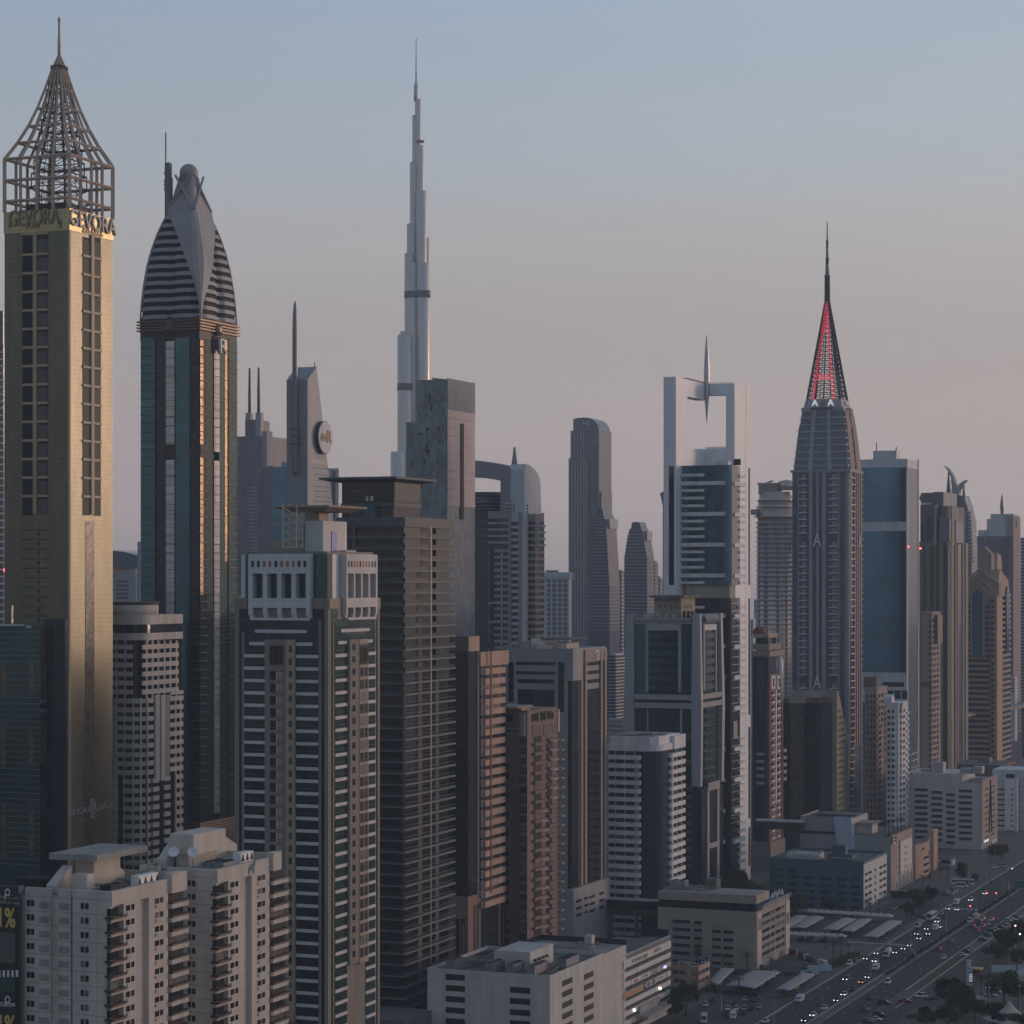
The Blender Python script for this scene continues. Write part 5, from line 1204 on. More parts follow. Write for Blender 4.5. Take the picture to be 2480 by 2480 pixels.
# ------------------------------------------------------------------ tapering flared building peeking behind the portal
b = B('office_tower', 'thin grey slab with a flared top peeking out behind the white portal tower', 'office tower', 1612, 1500, 1600, 1622)
MB().extr([(0, 0), (b.d, 0), (b.d, b.z(1190)), (0, b.z(1192))], b.x(1605), 0).build('wall', 'grey_stone', b.o)
m = MB(); xs = b.x
m.loft([[(xs(1605), 0, b.z(1225)), (0, 0, b.z(1225)), (0, 8, b.z(1225)), (xs(1605), 8, b.z(1225))], [(xs(1598), 0, b.z(1194)), (0, 0, b.z(1188)), (0, 8, b.z(1188)), (xs(1598), 8, b.z(1194))]]).build('flared_top', 'grey_stone', b.o)

# ------------------------------------------------------------------ blue tower with the red balcony strip
def red_strip_tower():
    b = B('hotel_tower', 'navy glass tower with a red and white street strip below beige terraces', 'hotel tower', 1861, 1280, 1822, 1893)
    w, d = b.w, b.d; Z = b.z
    b.body(1590, 'glass_navy', 'curtain_wall'); 
    MB().lathe(b.x(1842), 4, [(4.2, 0), (4.2, Z(1600)), (3.0, Z(1588)), (2.2, Z(1578))], 20).build('bow_window', 'glass_navy', b.o)
    MB().lathe(-1.5, d-3, [(3.2, Z(1700)), (3.2, Z(1602)), (1.5, Z(1586))], 16).build('turret', 'grey_blue_clad', b.o)
    b.box('terrace', -w, 1, -1, d*1.1, Z(1590), Z(1577), 'sand_stone'); b.box('terrace', -w, 0, 1, d*.95, Z(1574), Z(1560), 'sand_stone'); b.box('terrace_room', -w+1, -1, 3, d*.8, Z(1560), Z(1545), 'glass_deep'); b.box('terrace', -w, -.5, 2, d*.8, Z(1545), Z(1535), 'tan_light')
    b.box('terrace_column', -.8, 0, 2, 3, Z(1577), Z(1545), 'tan_light'); b.box('terrace_column', -.8, 0, d*.6, d*.6+1, Z(1577), Z(1545), 'tan_light')
    m = MB(); m.lathe(b.x(1832), 6, [(3.6, Z(1535)), (3.2, Z(1525)), (1.5, Z(1517)), (.05, Z(1515))], 14); m.build('dome', 'red_trim', b.o)
    b.box('roof_arm', b.x(1835), b.x(1862), 4, 4.5, Z(1518), Z(1516), 'white_slab'); b.box('roof_arm', b.x(1856), b.x(1858), 4, 4.5, Z(1535), Z(1516), 'white_slab')
    b.Rt('street_strip', 1861, 1892, 1632, 2130, 'brown_pink', .3, .3)
    for u in (1860.5, 1890): b.Rt('red_fin', u, u+2.5, 1634, 2150, 'red_trim', .9, .3)
    for u in (1866, 1880): b.Rt('crest', u, u+9, 1637, 1668, 'white_slab', .7, .2); b.Rt('crest_slot', u+2.5, u+6.5, 1642, 1664, 'black', .8, .2)
    L, W = [], []
    for i in range(26):
        v = 1683+17.4*i
        for (a, c) in ((1866, 1873.5), (1880, 1887.5)): L.append(b.rb(a, c, Z(v+4), Z(v), .9, .2)); W.append(b.rb(a, c-2.2, Z(v), Z(v-8), .4, .2))
    b.rep('balcony', L, 'white_slab'); b.rep('window', W, 'window_glass')
    b.Rt('central_fin', 1875.5, 1878, 1670, 1945, 'white_slab', .8, .2)
    L = []
    for i in range(5): 
        MB().lathe(b.x(1842), 4, [(4.7, Z(1824+17.5*i+7)), (4.7, Z(1824+17.5*i))], 20).build('curved_balcony', 'tan_light', b.o); L.append((-1, 1.5, b.y(1892), b.y(1899), Z(1830+17.5*i), Z(1822+17.5*i)))
    b.rep('end_balcony', L, 'tan_light')
    b.box('pavilion', -w, 2, -3, d, 0, Z(2040), 'tan_stone')
red_strip_tower()

# ------------------------------------------------------------------ bronze and green tower with the wedge
def wedge_tower():
    b = B('office_tower', 'dark green and bronze glass tower with sloping beige wedge on its street side', 'office tower', 2019, 1330, 1897, 2034)
    w, d = b.w, b.d; Z = b.z
    slab(b, 'curtain_wall', arc_plan(w, d, 9), 0, Z(1703), 'glass_green'); slab(b, 'cornice', [(x+.4 if x == 0 else x, y-.4 if y == 0 else y) for x, y in arc_plan(w, d, 9)], Z(1703), Z(1694), 'brown_stone')
    b.F('front_glass', 1897, 1914, 1703, 2010, 'glass_black', .3, .2); b.F('bronze_bay', 1915, 1947, 1685, 2010, 'glass_bronze', .6, .2); b.F('bronze_top', 1911, 1951, 1686, 1703, 'beige', 1.0, .4); b.F('front_glass', 1948, 1988, 1706, 2010, 'glass_black', .2, .2)
    b.F('belt', 1916, 1946, 1730, 1733, 'black', .7, .2)
    b.box('screen_wall', -w, -.5, d*.55, d*.6, Z(1703), Z(1671, -10, 12), 'beige')
    y0 = d*.5; s = lambda u: b.y(u, -.5)
    pts = [(s(2021), 0), (s(2039), 0), (s(2040), Z(1808)), (s(2047), Z(1804)), (s(2047), Z(1785)), (s(2024), Z(1674)), (s(2021), Z(1674))]
    MB().extr(pts, -3, .9).build('wedge', 'sand_stone', b.o)
    L = []
    for i in range(22):
        v = 1722+15.3*i; u1 = 2022+min(21, 2+(v-1690)*.2) if v < 1800 else 2037
        L.append((.5, 1.0, s(2023.5), s(u1), Z(v+4.5), Z(v)))
    b.rep('window', L, 'black')
    b.box('roof_pipe', b.x(1955), b.x(2000), 4, 6, Z(1694), Z(1690), 'tan_stone'); b.box('roof_unit', b.x(1963), b.x(1985), 4, 8, Z(1694), Z(1687), 'cream_plain'); b.box('roof', b.x(1897), b.x(1915), -.4, 3, Z(1703), Z(1692), 'concrete')
wedge_tower()

# ------------------------------------------------------------------ crowned tower with the lit lattice pyramid
def pyramid_tower():
    b = B('apartment_tower', 'grey tapering tower topped by a dark lattice pyramid with red lights and needle', 'apartment tower', 2056, 1400, 1919, 2087)
    w, d = b.w, b.d; Z = b.z; k = 1400/F; cx, cy = -w/2, d/2
    zc = Z(1139)
    b.box('shaft', -w, 0, 0, d, 0, zc, 'grey_stone'); b.box('cornice', -w-.9, .9, -.9, d+.9, zc-.9, zc+.6, 'grey_stone')
    P = 16.45; n = 50
    # front: edge glass, balconies, twin window bay, balconies, edge glass
    b.F('glass_edge', 1919, 1931, 1144, 2030, 'glass_slate', .2, .2); b.F('glass_edge', 2034, 2046, 1142, 2030, 'glass_slate', .2, .2)
    b.F('recess', 1935, 1959, 1146, 2030, 'glass_slate', .1, .2); b.F('recess', 2001, 2028, 1144, 2030, 'glass_slate', .1, .2)
    b.F('shaft_rib', 1960, 1968, 1142, 2030, 'blue_grey', .9, .2); b.F('shaft_rib', 1978, 1983, 1142, 1290, 'blue_grey', .7, .2); b.F('shaft_rib', 1992, 2000, 1142, 2030, 'blue_grey', .9, .2); b.F('shaft_rib', 1978, 1983, 1324, 1640, 'blue_grey', .7, .2)
    for (a, c) in ((1968.5, 1977.5), (1983.5, 1991.5)): b.F('window_strip', a, c, 1146, 2030, 'glass_slate', .3, .2)
    Lb, Lp = [], []
    for i in range(n):
        v = 1157+P*i
        if v > 2010: break
        if 1290 < v < 1318 or 1640 < v < 1665: continue
        for (a, c) in ((1936, 1955), (2008, 2030)): Lb.append(b.fb(a, c, Z(v+2.6), Z(v), 1.4, .2)); Lp.append(b.fb(a+8, c-4, Z(v), Z(v-10), .25, .2))
    b.rep('balcony', Lb, 'white_slab'); b.rep('wall_panel', Lp, 'grey_stone')
    # street side
    b.Rt('recess', 2058, 2067, 1144, 2030, 'glass_dark', .1, .2)
    for u in (2067.5, 2072.5, 2077.5, 2082.5): b.Rt('shaft_rib', u, u+2.4, 1142, 1805, 'pink_stone', .7, .2)  # pink copies of the grey ribs paint the lit street side
    b.Rt('window_strip', 2068, 2086, 1806, 2030, 'glass_slate', .2, .2)
    Lb = []
    for i in range(n):
        v = 1155+P*i
        if v > 2010: break
        Lb.append(b.rb(2057.5, 2066.5, Z(v+2.4), Z(v), 1.0, .2)); Lb.append((-1.5, .6, d-.2, d+1.6, Z(v+2.2), Z(v)))
    b.rep('balcony', Lb, 'white_slab')
    # tapering shoulders
    zt = Z(990, cx*.4, cy*.4); ks = .715; rows = 9
    def ring(kk, z, g=0): return [(cx-w/2*kk-g, cy-d/2*kk-g, z), (cx+w/2*kk+g, cy-d/2*kk-g, z), (cx+w/2*kk+g, cy+d/2*kk+g, z), (cx-w/2*kk-g, cy+d/2*kk+g, z)]
    prof = [(0, .97), (.25, .915), (.5, .86), (.72, .81), (.73, .785), (1.0, ks)]
    MB().loft([ring(kk, zc+(zt-zc)*f) for f, kk in prof]).build('shoulder', 'glass_slate', b.o)
    def kk_at(f):
        for (a, ka), (c, kc) in zip(prof[:-1], prof[1:]):
            if a <= f <= c: return ka+(kc-ka)*(f-a)/(c-a)
        return ks
    for i in range(rows):
        f = (i+.65)/rows; z = zc+(zt-zc)*f; MB().loft([ring(kk_at(f), z, .35), ring(kk_at(f), z+.9, .35)]).build('spandrel', 'blue_grey', b.o)
    for (fa, fb_) in ((.27, .35), (.62, .70)):
        m = MB()
        for y0 in (0,):
            v = [];
            for f in (0, .25, .5, .72, 1.0):
                q = kk_at(min(f, .999)); v.append([(cx-w/2*q+w*q*(fa if f < 2 else fa), cy-d/2*q-.6, zc+(zt-zc)*f), (cx-w/2*q+w*q*fb_, cy-d/2*q-.6, zc+(zt-zc)*f), (cx-w/2*q+w*q*fb_, cy-d/2*q+.6, zc+(zt-zc)*f), (cx-w/2*q+w*q*fa, cy-d/2*q+.6, zc+(zt-zc)*f)])
            m.loft(v)
        m.build('shoulder_rib', 'blue_grey', b.o)
    v = []
    for f in (0, .25, .5, .72, 1.0):
        q = kk_at(min(f, .999)); x = cx+w/2*q; v.append([(x-.3, cy-d/2*q+d*q*.12, zc+(zt-zc)*f), (x+.7, cy-d/2*q+d*q*.12, zc+(zt-zc)*f), (x+.7, cy+d/2*q, zc+(zt-zc)*f), (x-.3, cy+d/2*q, zc+(zt-zc)*f)])
    MB().loft(v).build('street_wall', 'pink_stone', b.o)  # pink again paints the warm light on this side
    for i in range(8):
        f = (i+.35)/8.6; q = kk_at(f); x = cx+w/2*q+.75; y = cy+d*q*.05; z = zc+(zt-zc)*f; s = 2.0
        MB().add([(x, y-s, z), (x, y+s, z), (x, y, z+4.6), (x+.2, y-s, z), (x+.2, y+s, z), (x+.2, y, z+4.6)], [(0,2,1), (3,4,5), (0,1,4,3), (1,2,5,4), (2,0,3,5)]).build('window', 'black', b.o)
    # sign block
    zs = Z(966, cx*.5, cy*.5); 
    MB().loft([ring(ks+.035, zt-.3), ring(ks+.035, zt+1.0), ring(.675, zt+1.1), ring(.62, zs)]).build('sign_block', 'blue_grey', b.o)
    yf = cy-d/2*.66-.7; zl = zt+(zs-zt)*.60
    text('lettering', 'A', 5.2, 'lit_letter', b.o, (cx-4.6, yf, zl), 'f', .15, .05, 1.05); text('lettering', 'M', 4.2, 'sign_gold', b.o, (cx+0.1, yf, zl-.2), 'f', .15, .05, 1.0); text('lettering', 'A', 5.2, 'lit_letter', b.o, (cx+4.8, yf, zl), 'f', .15, .05, 1.05)
    text('lettering', 'HOLDING', 2.3, 'dark_metal', b.o, (cx, cy-d/2*.75-.8, zt+.2), 'f', .15, .04, 1.25)
    xf = cx+w/2*.66+.7; text('lettering', 'AMA', 4.0, 'sign_white', b.o, (xf, cy, zl), 'r', .15, .05, .9); text('lettering', 'HOLDING', 2.0, 'dark_metal', b.o, (cx+w/2*.75+.8, cy, zt+.2), 'r', .15, .04, 1.0)
    for vv in (1309, 1655): text('lettering', 'A', 11.0, 'sign_white', b.o, (b.x(1980.5), -1.4, Z(vv)), 'f', .4, .02, .62)
    text('lettering', 'A', 10.0, 'sign_white', b.o, (1.2, b.y(2077), Z(1310)), 'r', .3, 0, .55)
    # lattice pyramid
    za = Z(724, cx*.5, cy*.5); kb, ka = .585, .055; NL = 22
    lev = [(zs+(za-zs)*i/NL, kb+(ka-kb)*i/NL) for i in range(NL+1)]
    c4 = lambda kk: [(cx-w/2*kk, cy-d/2*kk), (cx+w/2*kk, cy-d/2*kk), (cx+w/2*kk, cy+d/2*kk), (cx-w/2*kk, cy+d/2*kk)]
    for s in range(4):
        MB().bar((*c4(kb)[s], zs), (*c4(ka)[s], za), .55).build('pyramid_edge', 'dark_metal', b.o)
        m = MB()
        for i, ((z0, k0), (z1, k1)) in enumerate(zip(lev[:-1], lev[1:])):
            p0, p1, q0, q1 = c4(k0)[s], c4(k0)[(s+1) % 4], c4(k1)[s], c4(k1)[(s+1) % 4]
            L_ = lambda a, c, f: (a[0]+(c[0]-a[0])*f, a[1]+(c[1]-a[1])*f)
            m.bar((*p0, z0), (*p1, z0), .24)
            for f in (.14, .28, .5, .72, .86): m.bar((*L_(p0, p1, f), z0), (*L_(q0, q1, f), z1), .2)
            m.bar((*p0, z0), (*L_(q0, q1, .28), z1), .16); m.bar((*p1, z0), (*L_(q0, q1, .72), z1), .16)
            if s in (1, 2): m.bar((*L_(p0, p1, .28), z0), (*L_(q0, q1, .72), z1), .16)
        m.build('pyramid_lattice', 'dark_metal', b.o)
    # red light strips forming a tall letter on the front
    rows = 46
    for i in range(rows):
        f = i/rows; kk = kb+(ka-kb)*f; z = zs+(za-zs)*f; hw = w/2*kk; y = cy-d/2*kk-.45; m = MB()
        ins = .60-.12*f; wid = .20
        if f > .66: m.box(cx-hw*.72, cx+hw*.72, y-.12, y, z, z+.55)
        else:
            for s in (-1, 1): a, c = sorted((cx+s*hw*ins*1.22, cx+s*hw*(ins*1.22-wid-.35*f*f))); m.box(a, c, y-.12, y, z, z+.62)
            if .19 < f < .25: m.box(cx-hw*.75, cx+hw*.75, y-.14, y-.12, z, z+.62)
        tag(m.build('light_strip', 'led_red', b.o))
    hx, hy = cx, cy
    MB().lathe(hx, hy, [(1.7, za-1), (1.6, Z(670, cx, cy)), (2.0, Z(669, cx, cy)), (2.0, Z(667, cx, cy)), (1.2, Z(666, cx, cy)), (1.0, Z(627, cx, cy)), (1.4, Z(626, cx, cy)), (.8, Z(624, cx, cy)), (.7, Z(585, cx, cy)), (1.2, Z(584, cx, cy)), (.45, Z(582, cx, cy)), (.3, Z(540, cx, cy)), (.05, Z(535, cx, cy))], 10).build('needle', 'grey_metal', b.o)
pyramid_tower()

# ------------------------------------------------------------------ tan tower with hoop balconies catching the sun
def hoop_tower():
    D = 1700
    b = B('apartment_tower', 'round tan apartment tower ringed by thin white balconies, stepped top glowing warm', 'apartment tower', 1866, D, None, None)
    k = D/F; Z = b.z; r = 46*k
    m = MB(); m.lathe(0, r, [(r*.96, 0), (r*.96, Z(1252))], 36); m.build('wall', 'warm_metal', b.o)
    X = b.x
    for i, (v, rr, h) in enumerate(((1252, 1.14, 18), (1228, 1.04, 14), (1212, .98, 10), (1203, .88, 9))): MB().lathe(0, r, [(r*rr, Z(v)), (r*rr, Z(v-3)), (r*rr*.9, Z(v-4)), (r*rr*.9, Z(v-h-4))], 36).build('top_ring', 'warm_metal', b.o)
    MB().lathe(-4, r, [(r*.62, Z(1196)), (r*.62, Z(1172)), (r*.7, Z(1171)), (r*.7, Z(1168))], 24).build('rotunda', 'white_band', b.o); MB().lathe(8, r, [(r*.45, Z(1186)), (r*.45, Z(1165)), (.1, Z(1160))], 16).build('rotunda', 'warm_metal', b.o)
    for i in range(44): MB().lathe(0, r, [(r*.97, Z(1264+11.7*i+1.6)), (r*1.07, Z(1264+11.7*i+1.6)), (r*1.07, Z(1264+11.7*i)), (r*.97, Z(1264+11.7*i))], 36).build('balcony_ring', 'white_slab', b.o)
    for (a, wd_) in ((-.25, .2), (.32, .14), (-.8, .3), (.75, .08)):
        t = -math.pi/2+a*1.2; m = MB(); x0, x1 = r*1.0*math.cos(t-wd_/2), r*1.0*math.cos(t+wd_/2); y0, y1 = r+r*math.sin(t-wd_/2), r+r*math.sin(t+wd_/2)
        m.add([(x0,y0,0),(x1,y1,0),(x1,y1,Z(1262)),(x0,y0,Z(1262)),(x0*.9,r+(y0-r)*.9,0),(x1*.9,r+(y1-r)*.9,0),(x1*.9,r+(y1-r)*.9,Z(1262)),(x0*.9,r+(y0-r)*.9,Z(1262))], [(0,1,2,3),(7,6,5,4),(0,3,7,4),(1,5,6,2),(3,2,6,7),(0,4,5,1)]); m.build('window_strip', 'glass_slate', b.o)
    for i in range(4):
        m = MB(); t = -.32; m.box(r*math.cos(t)-.5, r*math.cos(t)+.9, r+r*math.sin(t)-1.4, r+r*math.sin(t)+1.4, Z(1303+i*9), Z(1297+i*9)); m.build('tinted_pane', 'glass_gold', b.o)  # gold panes paint the low sun's glint on this side
    b.box('terrace', X(1818), X(1835), 0, 10, Z(1246), Z(1233), 'grey_stone'); MB().bar((X(1842), r, Z(1168)), (X(1860), r, Z(1162)), .5).build('roof_arm', 'grey_metal', b.o)
hoop_tower()

# ------------------------------------------------------------------ blue slab
def blue_slab():
    b = B('office_tower', 'tall flat blue glass slab with pale belts and a narrow grey street end', 'office tower', 2195.5, 1600, 2080, 2224)
    w, d = b.w, b.d; Z = b.z
    b.body(1111, 'grey_blue_clad'); b.F('curtain_wall', 2080, 2194, 1132, 1264, 'glass_blue', .25, .3); b.F('curtain_wall', 2080, 2194, 1286, 1628, 'glass_blue', .25, .3)
    b.F('cornice', 2080, 2195, 1128, 1132, 'white_slab', .5, .2); b.F('cornice', 2080, 2195, 1264, 1267, 'white_slab', .5, .2); b.F('painted_reflection', 2181, 2194, 1132, 1264, 'glass_deep', .3, .2); b.F('painted_reflection', 2182, 2194, 1286, 1628, 'glass_deep', .3, .2)  # darker glass strips paint a reflection along the blue wall's edge
    b.Rt('street_glass', 2196.5, 2223, 1135, 1990, 'glass_slate', .25, .3)
    for u in (2195.5, 2222.5): b.Rt('edge_trim', u, u+1.6, 1112, 1990, 'white_slab', .6, .2)
    b.F('window', 2138, 2190, 1652, 1663, 'glass_black', .2, .2)
    for u in (2150, 2167, 2184): b.F('window', u, u+14, 1672, 1693, 'glass_deep', .2, .2)
    b.F('lower_glass', 2090, 2192, 1700, 1990, 'glass_blue', .2, .2)
    for (u0, u1, v0, v1) in ((2197, 2206, 1760, 1870), (2222, 2218, 1760, 1870), (2206, 2211, 1870, 1990), (2218, 2216, 1870, 1990)): MB().bar((.5, b.y(u0), Z(v0)), (.5, b.y(u1), Z(v1)), .5).build('brace', 'white_slab', b.o)
    for v in (1828, 1845, 1862): MB().bar((.6, b.y(2206), Z(v+3)), (.6, b.y(2219), Z(v)), .4).build('brace', 'white_slab', b.o)
    b.box('penthouse', b.x(2113), b.x(2169), 2, 14, Z(1111), Z(1090), 'grey_blue_clad'); MB().bar((b.x(2120), 3, Z(1090)), (b.x(2120), 3, Z(1069)), .3).build('aerial', 'dark_metal', b.o)
    for (u, v) in ((2197.5, 1326), (2227, 1329)): MB().lathe(.6, b.y(u), [(.2, Z(v)), (.8, Z(v)+.6), (.2, Z(v)+1.2)], 8).build('beacon', 'lamp_red', b.o)
    for (u, v) in ((2168, 1089),): MB().bar((b.x(u), 3, Z(1090)), (b.x(u), 3, Z(1082)), .4).build('aerial', 'dark_metal', b.o)
blue_slab()

# ------------------------------------------------------------------ slim apartment towers beside it
def slim(label, uc, D, ul, ur, vt, wall, wins_f, wins_r, P, n, band=None, mat='window_glass'):
    b = B('apartment_tower', label, 'apartment tower', uc, D, ul, ur); b.body(vt, wall)
    L = []
    for i in range(n):
        z1, z0 = b.z(vt+14+P*i), b.z(vt+14+P*i+P*.55)
        if z0 < 2: break
        for (a, c) in wins_f: L.append(b.fb(a, c, z0, z1, .2, .2))
        for (a, c) in wins_r: L.append(b.rb(a, c, z0, z1, .2, .2))
    b.rep('window', L, mat); b.box('parapet', -b.w-.2, .3, -.3, b.d+.2, b.z(vt), b.z(vt-3), wall)
    return b
b = slim('slim pink apartment tower with small windows squeezed against the blue slab', 2257, 1450, 2230, 2278, 1485, 'pink_stone', [(2250, 2253.5)], [(2258.5, 2262), (2264, 2267.5), (2270, 2273)], 13.6, 40)
b.F('belt', 2231, 2257, 1652, 1664, 'olive_stone', .4, .2); b.box('bay', .2, 2.0, b.y(2263), b.y(2275), b.z(1560), b.z(1490), 'olive_stone')
b = slim('pinkish brown apartment tower with balconies and a pitched frame on its roof', 2123, 1380, 2094, 2148, 1668, 'pink_stone', [(2099, 2103), (2108, 2112), (2116, 2120)], [(2126, 2131), (2134, 2139), (2142, 2146)], 15.0, 26)
L = []
for i in range(24):
    v = 1690+15*i
    L += [b.fb(2096, 2121, b.z(v+3), b.z(v), .9, .2), b.rb(2124, 2136, b.z(v+4), b.z(v), 1.0, .2), b.rb(2139, 2149, b.z(v+4), b.z(v), 1.1, .2)]
b.rep('balcony', L, 'tan_light'); b.Rt('red_bay', 2132, 2139, 1755, 2030, 'brown_pink', .5, .2)
b.box('roof_room', -8, -1, 2, 8, b.z(1668), b.z(1640), 'brown_stone')
for s in (0, 5): MB().bar((b.x(2118+s), 1, b.z(1668)), (b.x(2121), 1, b.z(1626)), .4).build('roof_frame', 'tan_light', b.o)
b = slim('white apartment tower with rounded balconies and a round plaque, beside the pinkish one', 2176, 1360, 2146, 2198, 1705, 'white_paint', [(2150, 2155), (2160, 2165)], [(2179, 2183), (2187, 2191)], 14.8, 24)
for i in range(22):
    v = 1728+14.8*i; z0, z1 = b.z(v+6), b.z(v)
    MB().prism([(b.x(2148), -1.2), (b.x(2164), -1.4), (b.x(2170), -.4), (b.x(2171), .3), (b.x(2148), .3)], z0, z1).build('balcony', 'white_slab', b.o)
    MB().prism([(-.2, b.y(2178)), (1.2, b.y(2179)), (1.4, b.y(2184)), (1.2, b.y(2189)), (-.2, b.y(2190))], z0, z1).build('balcony', 'white_slab', b.o)
    b.box('end_balcony', -1, 1, b.y(2194), b.y(2198), z0, z1, 'white_slab')
m = MB(); yc, zc = b.y(2181), b.z(1719)
ring = lambda xx, r: [(xx, yc+r*.8*math.cos(2*math.pi*i/18), zc+r*1.5*math.sin(2*math.pi*i/18)) for i in range(18)]
m.loft([ring(.2, 2.6), ring(1.2, 2.6)]); m.build('plaque', 'grey_stone', b.o); MB().loft([ring(1.2, 1.9), ring(1.3, 1.9)]).build('plaque_face', 'white_slab', b.o)
MB().extr([(0, b.z(1705)), (6, b.z(1705)), (6, b.z(1690)), (3, b.z(1682)), (0, b.z(1690))], b.x(2140), b.x(2160)).build('roof_house', 'white_slab', b.o)

# ------------------------------------------------------------------ brown ribbed tower, horned tower, gabled tower
def ribbed_tower():
    b = B('apartment_tower', 'brown tower of stepped vertical ribs standing before the horned tower', 'apartment tower', 2298, 1750, 2205, 2345)
    w, d = b.w, b.d; Z = b.z
    b.box('wall', -w, 0, 0, d, 0, Z(1312), 'olive_stone')
    for (u0, u1, v, y0, mt) in ((2226, 2266, 1222, 4, 'olive_stone'), (2226, 2256, 1192, 6, 'sand_stone' if 0 else 'olive_stone'), (2255, 2279, 1190, 8, 'glass_slate'), (2262, 2268, 1222, -.6, 'pink_stone'), (2278, 2292, 1225, 3, 'olive_stone'), (2290, 2298, 1225, -.6, 'tan_stone')): b.box('stepped_rib', b.x(u0), b.x(u1), y0, d*.8, Z(1320), Z(v), mt)
    for (u0, u1, v0, v1) in ((2245, 2253, 1252, 1308), (2261, 2267, 1254, 1308), (2237, 2241, 1322, 1890), (2253, 2260, 1322, 1890), (2268, 2275, 1313, 1890), (2285, 2294, 1313, 1890), (2230, 2236, 1268, 1310)): b.F('window_strip', u0, u1, v0, v1, 'glass_dark', .3, .2)
    b.box('bay', b.x(2277), b.x(2301), -2, 2, Z(1313), Z(1257), 'glass_slate'); b.box('bay_cap', b.x(2276), b.x(2302), -2.3, 2.3, Z(1258), Z(1255), 'tan_stone')
    for u in (2276, 2281, 2295, 2303): b.F('rib', u, u+2, 1314, 1890, 'tan_light', 1.0, .2)
    b.Rt('bay', 2310, 2328, 1265, 1315, 'glass_slate', 1.5, .3); b.Rt('bay_cap', 2309, 2329, 1262, 1265, 'tan_stone', 1.8, .3)
    for u in (2302, 2311, 2316, 2329, 2336): b.Rt('rib', u, u+2, 1316, 1890, 'tan_light', 1.0, .2)
    b.Rt('window_strip', 2318, 2328, 1318, 1890, 'glass_slate', .3, .2); b.box('upper_rib', -.5, .8, b.y(2302), b.y(2312), Z(1320), Z(1224), 'olive_stone'); b.Rt('upper_rib', 2313, 2320, 1230, 1262, 'glass_dark', .4, .3)
    m = MB(); m.lathe(0, 0, [(2.6, -.3), (2.6, .3)], 14); o = m.build('emblem', 'sign_green', b.o, (b.x(2231), 5.6, Z(1205))); o.rotation_euler[0] = R(90)
    b.F('white_belt', 2228, 2253, 1217, 1221, 'white_slab', -3.6, .2) if 0 else b.box('white_belt', b.x(2228), b.x(2253), 3.6, 4, Z(1221), Z(1217), 'white_slab')
ribbed_tower()
def horned_tower():
    D = 2100
    b = B('hotel_tower', 'hazy blue tower with two curved horn shaped sails at its top', 'hotel tower', 2318, D, None, None)
    Z = b.z; X = b.x; d = 26
    def sail(pts, inner, name):
        n = len(pts); poly = pts+list(reversed(inner)); vs = [(X(u), 0, Z(v)) for u, v in poly]; y1 = 10; m = MB(); k = len(poly)
        for i in range(n-1):
            q = [pts[i], pts[i+1], inner[i+1], inner[i]]
            m.add([(X(u), y, Z(v)) for y in (0, y1) for u, v in q], [(0,1,2,3),(7,6,5,4),(0,4,5,1),(1,5,6,2),(2,6,7,3),(3,7,4,0)])
        m.build(name, 'blue_grey', b.o)
    sail([(2286, 1128), (2297, 1135), (2308, 1152), (2315, 1175), (2324, 1205), (2332, 1225)], [(2287, 1130), (2296, 1140), (2303, 1156), (2305, 1180), (2303, 1205), (2290, 1225)], 'horn')
    sail([(2339, 1162), (2331, 1166), (2322, 1173), (2317, 1182)], [(2339, 1164), (2332, 1171), (2324, 1185), (2320, 1200)], 'horn')
    for (u0, u1, vt_, vb) in ((2290, 2301, 1134, 1200), (2327, 2338, 1166, 1225)):
        m = MB(); m.add([(X((u0+u1)/2), 2, Z(vt_)), (X(u0), 2, Z(vb)), (X(u1), 2, Z(vb)), (X((u0+u1)/2), 5, Z(vt_)), (X(u0), 5, Z(vb)), (X(u1), 5, Z(vb))], [(0,1,2),(5,4,3),(0,3,4,1),(1,4,5,2),(2,5,3,0)]); m.build('fin', 'glass_slate', b.o)
    for (u0, u1, v) in ((2300, 2306, 1165), (2321, 2328, 1184)): b.box('tie', X(u0), X(u1), 2, 4, Z(v+2), Z(v), 'blue_grey')
    m = MB(); ring = lambda ua, ub, v: [(X(ua), 0, Z(v)), (X(ub), 0, Z(v)), (X(ub), d, Z(v)), (X(ua), d, Z(v))]
    m.loft([ring(2268, 2354, 1960), ring(2270, 2353, 1330), ring(2280, 2350, 1262), ring(2290, 2342, 1225), ring(2300, 2333, 1200)]); m.build('wall', 'glass_slate', b.o)
    for i in range(14): MB().lathe(X(2347+i*.45), -.5, [(2.2, Z(1245+i*9)), (2.6, Z(1242+i*9)), (2.2, Z(1239+i*9))], 8).build('balcony', 'blue_grey', b.o)
    for u in (2331, 2338): b.box('rib', X(u), X(u+2.5), -1.2, .2, 0, Z(1240), 'blue_grey')
horned_tower()
